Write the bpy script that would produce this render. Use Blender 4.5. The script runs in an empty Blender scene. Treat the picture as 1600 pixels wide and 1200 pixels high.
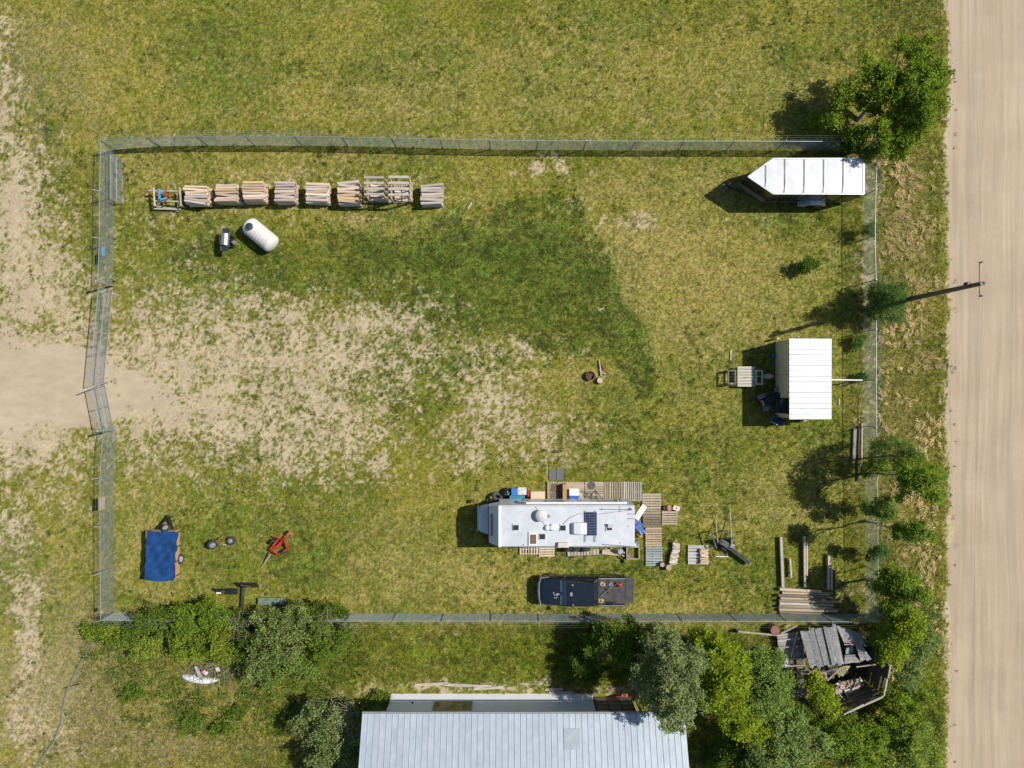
import bpy, math, random
import numpy as np
from mathutils import Vector, Matrix, Euler
random.seed(7)
R = math.radians
sc = bpy.context.scene
col = sc.collection

# ------------------------------------------------------------------ camera, sky, sun, exposure
H, K = 46.2, 24.0                       # camera height (m); photo pixels per metre on the ground
cam_d = bpy.data.cameras.new('camera'); cam = bpy.data.objects.new('camera', cam_d); col.objects.link(cam)
cam.location = (0, 0, H); cam.rotation_euler = (0, 0, 0)
cam_d.sensor_fit = 'HORIZONTAL'; cam_d.angle = 2 * math.atan(800 / (H * K)); cam_d.clip_end = 2000; cam_d.clip_start = .5
sc.camera = cam
EL = R(48.5); sx, sy = .964, .267
SUN = Vector((sx * math.cos(EL), sy * math.cos(EL), math.sin(EL)))
world = bpy.data.worlds.new('World'); sc.world = world; world.use_nodes = True
nt = world.node_tree; bg = nt.nodes['Background']
sky = nt.nodes.new('ShaderNodeTexSky'); sky.sky_type = 'NISHITA'; sky.sun_disc = False
sky.sun_elevation = EL; sky.sun_rotation = math.atan2(sx, sy); sky.altitude = 300
nt.links.new(sky.outputs[0], bg.inputs[0]); bg.inputs[1].default_value = .074
sd = bpy.data.lights.new('sun', 'SUN'); sd.energy = 4.3; sd.angle = R(.55); sd.color = (1, .955, .88)
so = bpy.data.objects.new('sun', sd); col.objects.link(so); so.rotation_euler = (-SUN).to_track_quat('-Z', 'Y').to_euler(); so.location = (20, 5, 40)
sc.view_settings.view_transform = 'Standard'; sc.view_settings.look = 'None'
sc.view_settings.exposure = .25; sc.view_settings.gamma = 1; sc.view_settings.use_curve_mapping = False
sc.render.engine = 'CYCLES'; sc.cycles.max_bounces = 6; sc.cycles.transparent_max_bounces = 8

# ------------------------------------------------------------------ helpers
def W(px, py, h=0.0):
    s = (H - h) / H / K
    return Vector(((px - 800) * s, (600 - py) * s, h))

class MB:
    """collects shapes into one mesh"""
    def __init__(s): s.v = []; s.f = []
    def add(s, vs, fs):
        n = len(s.v); s.v += [tuple(v) for v in vs]; s.f += [[i + n for i in f] for f in fs]; return s
    def box(s, c, d, rz=0, rx=0, ry=0):
        m = Euler((rx, ry, rz)).to_matrix(); c = Vector(c)
        vs = [c + m @ Vector((x * d[0] / 2, y * d[1] / 2, z * d[2] / 2)) for z in (-1, 1) for y in (-1, 1) for x in (-1, 1)]
        return s.add(vs, [(0, 2, 3, 1), (4, 5, 7, 6), (0, 1, 5, 4), (2, 6, 7, 3), (0, 4, 6, 2), (1, 3, 7, 5)])
    def box2(s, a, b):
        return s.box([(a[i] + b[i]) / 2 for i in range(3)], [abs(a[i] - b[i]) for i in range(3)])
    def frame(s, p, q, up=(0, 0, 1)):
        d = (Vector(q) - Vector(p)).normalized(); u = Vector(up)
        if abs(d.dot(u)) > .98: u = Vector((1, 0, 0)) if abs(d.x) < .9 else Vector((0, 1, 0))
        a = d.cross(u).normalized(); return d, a, a.cross(d).normalized()
    def bar(s, p, q, w, t, up=(0, 0, 1)):
        d, a, b = s.frame(p, q, up); p = Vector(p); q = Vector(q)
        vs = [o + a * (i * w / 2) + b * (j * t / 2) for o in (p, q) for (i, j) in ((-1, -1), (1, -1), (1, 1), (-1, 1))]
        return s.add(vs, [(0, 1, 2, 3)[::-1], (4, 5, 6, 7), (0, 1, 5, 4), (1, 2, 6, 5), (2, 3, 7, 6), (3, 0, 4, 7)])
    def cyl(s, p, q, r, r2=None, n=8, cap=True):
        r2 = r if r2 is None else r2; d, a, b = s.frame(p, q); p = Vector(p); q = Vector(q)
        vs = [o + (a * math.cos(2 * math.pi * k / n) + b * math.sin(2 * math.pi * k / n)) * rr for o, rr in ((p, r), (q, r2)) for k in range(n)]
        fs = [(k, (k + 1) % n, n + (k + 1) % n, n + k) for k in range(n)]
        if cap: fs += [tuple(range(n))[::-1], tuple(range(n, 2 * n))]
        return s.add(vs, fs)
    def tube(s, pts, r, n=6, r2=None):
        m = len(pts)
        for i in range(m - 1):
            ra = r if r2 is None else r + (r2 - r) * i / (m - 1); rb = r if r2 is None else r + (r2 - r) * (i + 1) / (m - 1)
            s.cyl(pts[i], pts[i + 1], ra, rb, n, True)
        return s
    def rev(s, prof, o=(0, 0, 0), axis='z', n=20):
        """prof: list of (along, radius) revolved about an axis through o"""
        vs = []; o = Vector(o)
        for (t, r) in prof:
            for k in range(n):
                c, q = math.cos(2 * math.pi * k / n) * r, math.sin(2 * math.pi * k / n) * r
                vs.append(o + Vector({'z': (c, q, t), 'x': (t, c, q), 'y': (q, t, c)}[axis]))
        fs = [(i * n + k, i * n + (k + 1) % n, (i + 1) * n + (k + 1) % n, (i + 1) * n + k) for i in range(len(prof) - 1) for k in range(n)]
        fs += [tuple(range(n))[::-1], tuple(range((len(prof) - 1) * n, len(prof) * n))]
        return s.add(vs, fs)
    def torus(s, o, axis, Rr, r, n=20, m=8):
        vs = []; o = Vector(o); ax = Vector(axis).normalized()
        u = ax.orthogonal().normalized(); w = ax.cross(u)
        for k in range(n):
            a = 2 * math.pi * k / n; d = u * math.cos(a) + w * math.sin(a)
            for j in range(m):
                b = 2 * math.pi * j / m; vs.append(o + d * (Rr + r * math.cos(b)) + ax * (r * math.sin(b)))
        return s.add(vs, [(k * m + j, ((k + 1) % n) * m + j, ((k + 1) % n) * m + (j + 1) % m, k * m + (j + 1) % m) for k in range(n) for j in range(m)])
    def prism(s, pts, z0, z1):
        n = len(pts); zz = lambda z, i: z[i] if isinstance(z, (list, tuple)) else z
        vs = [(p[0], p[1], zz(z0, i)) for i, p in enumerate(pts)] + [(p[0], p[1], zz(z1, i)) for i, p in enumerate(pts)]
        return s.add(vs, [tuple(range(n))[::-1], tuple(range(n, 2 * n))] + [(k, (k + 1) % n, n + (k + 1) % n, n + k) for k in range(n)])
    def loft(s, secs):
        n = len(secs[0]); vs = [v for q in secs for v in q]
        fs = [(i * n + k, i * n + (k + 1) % n, (i + 1) * n + (k + 1) % n, (i + 1) * n + k) for i in range(len(secs) - 1) for k in range(n)]
        return s.add(vs, fs + [tuple(range(n))[::-1], tuple(range((len(secs) - 1) * n, len(secs) * n))])
    def sphere(s, c, r, n=10, m=6, sq=(1, 1, 1)):
        c = Vector(c); prof = [(-math.cos(math.pi * i / m), max(math.sin(math.pi * i / m), .02)) for i in range(m + 1)]
        k0 = len(s.v); s.rev([(a * r, b * r) for a, b in prof], (0, 0, 0), 'z', n)
        for i in range(k0, len(s.v)): s.v[i] = (c.x + s.v[i][0] * sq[0], c.y + s.v[i][1] * sq[1], c.z + s.v[i][2] * sq[2])
        return s
    def build(s, name, mat, parent=None, smooth=False, world=True, bevel=0):
        off = Vector((0, 0, 0))
        if parent is not None and world: off = abs_loc(parent)
        me = bpy.data.meshes.new(name); me.from_pydata([tuple(Vector(v) - off) for v in s.v], [], s.f)
        me.materials.append(mat); fix_normals(me)
        if smooth:
            me.polygons.foreach_set('use_smooth', [True] * len(me.polygons))
            try: me.set_sharp_from_angle(angle=R(40))
            except Exception: pass
        o = bpy.data.objects.new(name, me); col.objects.link(o)
        if parent is not None: o.parent = parent
        if bevel:
            b = o.modifiers.new('bevel', 'BEVEL'); b.width = bevel; b.segments = 2; b.limit_method = 'ANGLE'
        return o
import bmesh
def fix_normals(me):
    bm = bmesh.new(); bm.from_mesh(me); bmesh.ops.recalc_face_normals(bm, faces=bm.faces); bm.to_mesh(me); bm.free()
def abs_loc(o):
    v = Vector(o.location); p = o.parent
    while p is not None: v += Vector(p.location); p = p.parent
    return v
def tag(o, label=None, cat=None, group=None, kind=None):
    for k, v in (('label', label), ('category', cat), ('group', group), ('kind', kind)):
        if v: o[k] = v
    return o
def thing(name, label, cat, loc, rz=0, group=None):
    o = bpy.data.objects.new(name, None); col.objects.link(o); o.location = loc; o.rotation_euler = (0, 0, rz)
    o.empty_display_size = .3; o['kind'] = 'thing'
    return tag(o, label, cat, group)
_pc = {}
def unit(mat, kind='board'):
    """a unit block of slightly irregular section, shared by alike pieces"""
    key = (mat.name, kind)
    if key not in _pc:
        rr = random.Random(hash(kind) % 97 if False else len(kind) * 7)
        me = bpy.data.meshes.new(kind); m = MB()
        if kind.startswith('slab'):      # split/sawn slab: bevelled uneven section, long axis x
            k = int(kind[-1]); rr = random.Random(k)
            prof = [(-.5, -.5), (.5, -.5), (.5, .1), (.28, .5), (-.3, .46), (-.5, .15)]
            prof = [(a + rr.uniform(-.06, .06), b + rr.uniform(-.06, .06)) for a, b in prof]
            secs = [[(x, a + rr.uniform(-.05, .05), b + rr.uniform(-.05, .05)) for a, b in prof] for x in (-.5, -.15, .2, .5)]
            m.loft(secs)
        elif kind.startswith('log'):
            k = int(kind[-1]); rr = random.Random(k); n = 9
            m.loft([[(x, .5 * math.cos(6.283 * i / n) * s, .5 * math.sin(6.283 * i / n) * s) for i in range(n)] for x, s in ((-.5, 1), (-.2, .95 + rr.uniform(-.05, .05)), (.2, .92 + rr.uniform(-.05, .05)), (.5, .86))])
        else:
            m.box((0, 0, 0), (1, 1, 1))
        me.from_pydata(m.v, [], m.f); me.materials.append(mat); fix_normals(me)
        if kind.startswith('log'): me.polygons.foreach_set('use_smooth', [len(p.vertices) == 4 for p in me.polygons])
        _pc[key] = me
    return _pc[key]
def piece(name, mat, parent, c, d, rz=0, rx=0, ry=0, kind='board', world=True):
    o = bpy.data.objects.new(name, unit(mat, kind)); col.objects.link(o)
    off = abs_loc(parent) if (parent is not None and world) else Vector((0, 0, 0))
    o.location = Vector(c) - off; o.scale = d; o.rotation_euler = (rx, ry, rz)
    if parent is not None: o.parent = parent
    return o
def copy_tree(o, parent=None):
    c = o.copy(); col.objects.link(c); c.parent = parent
    for ch in list(o.children): copy_tree(ch, c)
    return c

# ------------------------------------------------------------------ materials
MATS = {}
def M(name, c, rough=.75, metal=0., var=.18, scale=3., c2=None, bump=0., objvar=0., stretch=(1, 1, 1), coat=0., wave=None, detail=5):
    if name in MATS: return MATS[name]
    m = bpy.data.materials.new(name); m.use_nodes = True; t = m.node_tree; N = t.nodes; L = t.links
    b = N['Principled BSDF']; b.inputs['Roughness'].default_value = rough; b.inputs['Metallic'].default_value = metal
    if coat: b.inputs['Coat Weight'].default_value = coat; b.inputs['Coat Roughness'].default_value = .08
    tc = N.new('ShaderNodeTexCoord'); mp = N.new('ShaderNodeMapping'); mp.inputs['Scale'].default_value = stretch
    L.new(tc.outputs['Object'], mp.inputs['Vector'])
    vec = mp.outputs[0]
    if objvar:
        oi = N.new('ShaderNodeObjectInfo'); ad = N.new('ShaderNodeVectorMath'); ad.operation = 'MULTIPLY_ADD'
        ad.inputs[1].default_value = (1, 1, 1); cb = N.new('ShaderNodeCombineXYZ'); mu = N.new('ShaderNodeMath'); mu.operation = 'MULTIPLY'; mu.inputs[1].default_value = 37.
        L.new(oi.outputs['Random'], mu.inputs[0]); L.new(mu.outputs[0], cb.inputs[0]); L.new(mu.outputs[0], cb.inputs[1])
        L.new(vec, ad.inputs[0]); L.new(cb.outputs[0], ad.inputs[2]); vec = ad.outputs[0]
    nz = N.new('ShaderNodeTexNoise'); nz.inputs['Scale'].default_value = scale; nz.inputs['Detail'].default_value = detail; nz.inputs['Roughness'].default_value = .65
    L.new(vec, nz.inputs['Vector'])
    rp = N.new('ShaderNodeValToRGB'); rp.color_ramp.elements[0].position = .3; rp.color_ramp.elements[1].position = .7
    a = [max(0, x * (1 - var)) for x in c]; d = [min(1, x * (1 + var)) for x in (c if c2 is None else c2)]
    rp.color_ramp.elements[0].color = (*a, 1); rp.color_ramp.elements[1].color = (*d, 1)
    L.new(nz.outputs[0], rp.inputs[0]); out = rp.outputs[0]
    if objvar:
        hs = N.new('ShaderNodeHueSaturation'); mr = N.new('ShaderNodeMapRange'); mr.inputs[3].default_value = 1 - objvar; mr.inputs[4].default_value = 1 + objvar
        L.new(oi.outputs['Random'], mr.inputs[0]); L.new(mr.outputs[0], hs.inputs['Value'])
        m2 = N.new('ShaderNodeMath'); m2.operation = 'MULTIPLY'; m2.inputs[1].default_value = 7.31; m3 = N.new('ShaderNodeMath'); m3.operation = 'FRACT'
        mr2 = N.new('ShaderNodeMapRange'); mr2.inputs[3].default_value = 1 - objvar; mr2.inputs[4].default_value = 1 + objvar
        L.new(oi.outputs['Random'], m2.inputs[0]); L.new(m2.outputs[0], m3.inputs[0]); L.new(m3.outputs[0], mr2.inputs[0]); L.new(mr2.outputs[0], hs.inputs['Saturation'])
        L.new(out, hs.inputs['Color']); out = hs.outputs[0]
    L.new(out, b.inputs['Base Color'])
    if bump:
        bp = N.new('ShaderNodeBump'); bp.inputs['Strength'].default_value = bump; bp.inputs['Distance'].default_value = .02
        L.new(nz.outputs[0], bp.inputs['Height']); L.new(bp.outputs[0], b.inputs['Normal'])
    MATS[name] = m; return m
def Mattr(name, rough=.9, fine=None, trans=0., spec=.2):
    """base colour from the mesh's own colour attribute, with fine procedural grain"""
    m = bpy.data.materials.new(name); m.use_nodes = True; t = m.node_tree; N = t.nodes; L = t.links
    b = N['Principled BSDF']; b.inputs['Roughness'].default_value = rough; b.inputs['Specular IOR Level'].default_value = spec
    at = N.new('ShaderNodeAttribute'); at.attribute_name = 'Col'; out = at.outputs['Color']
    if fine:
        tc = N.new('ShaderNodeTexCoord'); last = out
        for sc_, lo, hi in fine:
            nz = N.new('ShaderNodeTexNoise'); nz.inputs['Scale'].default_value = sc_; nz.inputs['Detail'].default_value = 3; L.new(tc.outputs['Object'], nz.inputs['Vector'])
            mr = N.new('ShaderNodeMapRange'); mr.inputs[1].default_value = .3; mr.inputs[2].default_value = .7; mr.inputs[3].default_value = lo; mr.inputs[4].default_value = hi
            L.new(nz.outputs[0], mr.inputs[0])
            mx = N.new('ShaderNodeVectorMath'); mx.operation = 'SCALE'; L.new(last, mx.inputs[0]); L.new(mr.outputs[0], mx.inputs['Scale']); last = mx.outputs[0]
        out = last
        bp = N.new('ShaderNodeBump'); bp.inputs['Strength'].default_value = .5; bp.inputs['Distance'].default_value = .03; L.new(nz.outputs[0], bp.inputs['Height']); L.new(bp.outputs[0], b.inputs['Normal'])
    L.new(out, b.inputs['Base Color'])
    if trans:
        tr = N.new('ShaderNodeBsdfTranslucent'); L.new(out, tr.inputs[0]); mx = N.new('ShaderNodeMixShader'); mx.inputs[0].default_value = trans
        L.new(b.outputs[0], mx.inputs[1]); L.new(tr.outputs[0], mx.inputs[2]); L.new(mx.outputs[0], N['Material Output'].inputs[0])
    return m
def arrays_mesh(name, V, F, C=None, mat=None):
    me = bpy.data.meshes.new(name); V = np.asarray(V, np.float32); F = np.asarray(F, np.int32); k = F.shape[1]
    me.vertices.add(len(V)); me.vertices.foreach_set('co', V.ravel())
    me.loops.add(F.size); me.loops.foreach_set('vertex_index', F.ravel())
    me.polygons.add(len(F)); me.polygons.foreach_set('loop_start', np.arange(len(F), dtype=np.int32) * k)
    me.update(calc_edges=True)
    if C is not None:
        at = me.color_attributes.new('Col', 'FLOAT_COLOR', 'POINT'); c4 = np.ones((len(V), 4), np.float32); c4[:, :3] = C
        at.data.foreach_set('color', c4.ravel())
    if mat: me.materials.append(mat)
    return me

# ------------------------------------------------------------------ ground fields (grass, bare sand, lush clover, straw), all in photo-plan metres*24
rng = np.random.default_rng(11)
_tabs = [rng.random((256, 256)).astype(np.float32) for _ in range(12)]
def vn(x, y, s, k=0):
    t = _tabs[k % 12]; x = x * s + 37.3 * k; y = y * s + 11.7 * k
    ix = np.floor(x).astype(int); iy = np.floor(y).astype(int); fx = x - ix; fy = y - iy
    fx = fx * fx * (3 - 2 * fx); fy = fy * fy * (3 - 2 * fy)
    g = lambda a, b: t[a & 255, b & 255]
    return (g(ix, iy) * (1 - fx) + g(ix + 1, iy) * fx) * (1 - fy) + (g(ix, iy + 1) * (1 - fx) + g(ix + 1, iy + 1) * fx) * fy
def fbm(x, y, s, k=0, o=4):
    r = 0; a = .5; n = 0
    for i in range(o): r = r + a * vn(x, y, s * 2 ** i, k + i); n += a; a *= .55
    return r / n
def sst(a, b, x): t = np.clip((x - a) / (b - a), 0, 1); return t * t * (3 - 2 * t)
# (x, y, rx, ry, strength) in photo-plan pixels on the ground
DIRT = [(60, 600, 105, 74, 1.3), (170, 620, 70, 34, 1.0), (280, 640, 90, 22, .95), (20, 330, 62, 110, 1.0), (40, 430, 88, 95, .95), (100, 490, 65, 60, .6), (5, 180, 30, 150, .7), (40, 690, 85, 48, .98), (80, 745, 65, 50, .55),
        (40, 930, 30, 34, .72), (40, 1000, 22, 64, .7), (40, 1110, 30, 75, .6), (20, 830, 40, 50, .45), (110, 1170, 60, 50, .3),
        (270, 580, 190, 120, .82), (215, 605, 110, 85, .98), (330, 640, 190, 55, .85), (440, 600, 160, 110, .72), (450, 690, 150, 62, .62), (560, 520, 130, 60, .6), (610, 560, 100, 50, .5), (585, 725, 28, 18, .7),
        (765, 640, 60, 60, .66), (800, 545, 90, 22, .62), (790, 665, 80, 30, .6), (870, 690, 60, 40, .4), (620, 495, 60, 40, .55), (450, 515, 120, 55, .6), (320, 480, 80, 40, .5), (500, 650, 120, 60, .5),
        (735, 700, 50, 40, .5), (760, 590, 60, 60, .42), (860, 258, 45, 16, .55), (943, 345, 20, 12, .6), (1000, 346, 30, 12, .65), (880, 322, 25, 12, .55), (1180, 340, 40, 14, .3),
        (740, 1074, 190, 7, .75), (960, 1080, 60, 10, .7), (1355, 450, 14, 90, .5), (1352, 620, 12, 60, .4), (1340, 930, 30, 20, .3), (180, 470, 30, 60, .25), (1360, 280, 20, 70, .35), (500, 300, 160, 40, .22), (260, 340, 80, 40, .2)]
LUSH = [(740, 400, 130, 75, .9), (840, 375, 85, 60, 1.), (925, 430, 60, 60, 1.), (880, 480, 120, 70, .9), (1000, 565, 26, 65, 1.), (955, 530, 50, 40, .8), (650, 400, 130, 40, .85), (700, 480, 90, 50, .85), (300, 395, 60, 32, .7),
        (290, 420, 30, 40, .6), (560, 385, 120, 30, .65), (480, 430, 120, 50, .55), (400, 470, 90, 40, .4), (640, 620, 90, 45, .62), (720, 565, 80, 40, .6), (650, 560, 60, 60, .4), (380, 820, 110, 60, .62), (470, 880, 80, 60, .75), (340, 730, 80, 60, .42),
        (500, 780, 100, 50, .4), (420, 760, 60, 40, .4), (350, 100, 60, 90, .55), (320, 60, 80, 50, .4), (450, 110, 40, 30, .5), (560, 100, 80, 40, .4), (690, 90, 60, 50, .35), (1240, 340, 130, 26, .6), (1250, 355, 60, 40, .4),
        (1100, 730, 120, 60, .5), (1000, 700, 90, 50, .45), (960, 640, 60, 40, .4), (1250, 680, 70, 30, .55), (1180, 600, 40, 60, .4), (1060, 860, 80, 40, .5), (940, 885, 140, 16, .6), (1140, 900, 90, 40, .4), (1300, 780, 40, 60, .4),
        (740, 1020, 200, 40, .62), (620, 1000, 80, 60, .5), (860, 1010, 60, 60, .7), (500, 1080, 80, 60, .5), (430, 1090, 80, 30, .5), (1455, 180, 20, 120, .5), (1450, 1100, 25, 110, .8), (1400, 1000, 60, 120, .7),
        (1420, 560, 30, 60, .2), (250, 1060, 50, 50, .4), (180, 1050, 40, 60, .35), (360, 1150, 60, 50, .35), (1300, 60, 140, 50, .35), (1000, 40, 120, 40, .3), (80, 190, 20, 30, .5), (90, 290, 30, 40, .35)]
DRY = [(1030, 400, 130, 120, .95), (1100, 470, 140, 100, .8), (1190, 440, 120, 100, .6), (960, 310, 60, 50, .6), (1080, 300, 100, 45, .55), (870, 600, 120, 70, .5), (860, 690, 140, 60, .45), (760, 910, 170, 50, .62), (600, 890, 80, 60, .6),
       (1050, 800, 80, 40, .35), (960, 125, 420, 90, .45), (620, 150, 250, 80, .42), (120, 120, 150, 130, .5), (90, 500, 80, 90, .5), (100, 800, 90, 140, .5), (100, 1100, 130, 130, .8), (230, 760, 60, 110, .55), (230, 890, 70, 70, .55),
       (215, 265, 60, 50, .55), (420, 270, 220, 40, .4), (740, 320, 100, 50, .5), (620, 355, 140, 25, .55), (1420, 400, 45, 260, .75), (1410, 640, 40, 120, .75), (1410, 800, 40, 100, .8), (1440, 870, 30, 80, .55), (1180, 800, 120, 60, .35),
       (1120, 600, 90, 60, .35), (1250, 780, 80, 60, .45), (700, 965, 400, 12, .7), (1040, 950, 120, 14, .7), (330, 1090, 160, 60, .5), (250, 1160, 150, 60, .55), (460, 1010, 60, 60, .2), (660, 1000, 70, 50, .4), (580, 1075, 80, 20, .6), (430, 850, 60, 40, .4), (1280, 120, 150, 80, .3)]
TAUPE = [(100, 1080, 140, 150, .75), (60, 130, 110, 130, .45), (260, 1160, 160, 60, .5), (20, 900, 60, 120, .4), (350, 1070, 120, 60, .3)]
POLY = [(258, 385), (400, 372), (600, 375), (770, 335), (800, 306), (905, 308), (932, 372), (962, 420), (978, 478), (1012, 512), (1029, 620), (1003, 625), (985, 600), (955, 560), (860, 555), (800, 520), (660, 500), (560, 470), (400, 450), (300, 440)]
def inpoly(x, y, P):
    ins = np.zeros(x.shape, bool); n = len(P)
    for i in range(n):
        (x1, y1), (x2, y2) = P[i], P[(i + 1) % n]
        if y1 == y2: continue
        c = ((y1 > y) != (y2 > y)) & (x < (x2 - x1) * (y - y1) / (y2 - y1) + x1); ins ^= c
    return ins
def fields(X, Y):
    """X, Y in metres -> dirt, lush, dry weights"""
    px = X * K + 800; py = 600 - Y * K
    wx = px + 26 * (fbm(X, Y, .55, 1, 3) - .5) + 12 * (vn(X, Y, 2.2, 3) - .5); wy = py + 26 * (fbm(X, Y, .55, 5, 3) - .5) + 12 * (vn(X, Y, 2.2, 6) - .5)
    def paint(Ls):
        o = np.zeros(X.shape, np.float32)
        for (x, y, rx, ry, s) in Ls:
            d2 = ((wx - x) / rx) ** 2 + ((wy - y) / ry) ** 2; v = np.clip(s * np.exp(-(d2 ** 1.25) * .8), 0, 1.3); o = np.maximum(o, v) + .35 * np.minimum(o, v) * (1 - np.minimum(1, np.maximum(o, v)))
        return o
    D = paint(DIRT); Lu = paint(LUSH); Dr = paint(DRY)
    ins = inpoly(px + 7 * (vn(X, Y, 1.6, 8) - .5), py + 7 * (vn(X, Y, 1.6, 9) - .5), POLY)
    Lu = np.where(ins, np.maximum(Lu, .44 + .29 * sst(480, 840, px)), Lu * np.where((px > 900) & (px < 1040) & (py > 300) & (py < 630), .25, 1))
    D = np.where(ins, D * .75, D)
    rd = np.clip((px - 1478 + 14 * (fbm(X, Y, .4, 4, 3) - .5)) / 10 + .5, 0, 1)
    D = np.maximum(D, rd * (px < 1775 + 20 * (vn(X, Y, .3, 6) - .5)))
    dv = (px < 150) & (px > -700) & (py > 540 + 12 * (vn(X, Y, .5, 2) - .5)) & (py < 668 + 14 * (vn(X, Y, .5, 7) - .5)); D = np.where(dv, np.maximum(D, 1.), D)
    fields.tp = paint(TAUPE)
    return np.clip(D, 0, 1), np.clip(Lu, 0, 1), np.clip(Dr, 0, 1), px, py
C_OLIVE = np.array((.140, .154, .013)); C_OLIVE2 = np.array((.205, .200, .023)); C_LUSH = np.array((.088, .132, .018)); C_DRY = np.array((.360, .292, .100)); C_BROWN = np.array((.200, .150, .050)); C_SAND = np.array((.440, .362, .232)); C_GRN = np.array((.100, .152, .010)); C_TAUPE = np.array((.285, .235, .130)); C_VIV = np.array((.150, .190, .012))
def ground_col(X, Y, jit=0.):
    D, Lu, Dr, px, py = fields(X, Y)
    n1 = fbm(X, Y, .35, 2, 4)[:, None]; n2 = fbm(X, Y, 1.3, 6, 3); n3 = fbm(X, Y, 3.6, 9, 3); n4 = fbm(X, Y, .16, 7, 3)[:, None]; n5 = vn(X, Y, 9.3, 2)
    e = .30 * n2 + .36 * n3 + .34 * n5; e2 = .32 * fbm(X, Y, 1.1, 3, 3) + .34 * fbm(X, Y, 3.9, 1, 3) + .34 * vn(X, Y, 9.1, 7)
    c = C_OLIVE + (C_OLIVE2 - C_OLIVE) * sst(.35, .65, n1)
    c = c + (C_GRN - c) * (.8 * sst(.42, .68, n4)) * sst(.3, .6, n3)[:, None]
    c = c + (C_BROWN - c) * (.42 * sst(.46, .70, e2 + .06 * (n4[:, 0] - .5)))[:, None]
    td = sst(.24, .78, e + .30 * (Dr - .55) + .10 * (vn(X, Y * 9, .13, 5) - .5))[:, None]; c = c + (C_DRY - c) * (td * .80)
    tt = sst(.30, .70, e2 + .5 * (fields.tp - .55))[:, None]; c = c + (C_TAUPE - c) * tt * .8
    tl = sst(.36, .68, e2 + .40 * (Lu - .58))[:, None]; viv = (((px > 540) & (py > 972)) | (px > 1374))[:, None]; lc = np.where(viv, C_VIV, C_LUSH) * (.62 + .85 * sst(.3, .7, fbm(X, Y, 2.1, 4, 3))[:, None]); c = c + (lc - c) * (tl * .9)
    dd = sst(.37, .63, e + .36 * (D - .60)); Dm = np.where(D > .97, 1., np.where(D < .05, 0, dd))
    sand = C_SAND * (.85 + .3 * fbm(X, Y, .8, 1, 4))[:, None]
    c = c * (.72 + .56 * n5)[:, None]
    c = c + (sand * (.90 + .2 * n5)[:, None] - c) * Dm[:, None]
    return c, Dm, D, Lu, Dr, px, py
# ------------------------------------------------------------------ ground sheet
def axis(lo, hi, step, far):
    a = np.arange(lo, hi + step / 2, step); ext = []
    s = step; p = hi
    while p < far: s *= 1.06; p += s; ext.append(p)
    ext = np.array(ext); return np.concatenate((-(ext - hi)[::-1] + lo, a, ext))
gx = axis(-34.5, 34.5, .1, 600); gy = axis(-26.5, 26.5, .1, 600)
GX, GY = np.meshgrid(gx, gy); X = GX.ravel(); Y = GY.ravel()
gc = ground_col(X, Y)[0]
nx, ny = len(gx), len(gy); ii = (np.arange(ny - 1)[:, None] * nx + np.arange(nx - 1)[None, :]).ravel()
F = np.stack((ii, ii + 1, ii + 1 + nx, ii + nx), 1)
gm = Mattr('ground_soil_and_turf', .95, fine=((5.5, .86, 1.14), (16., .8, 1.2), (42., .72, 1.28)))
ground = bpy.data.objects.new('ground', arrays_mesh('ground', np.stack((X, Y, np.zeros_like(X)), 1), F, gc, gm)); col.objects.link(ground); tag(ground, kind='structure')

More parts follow.
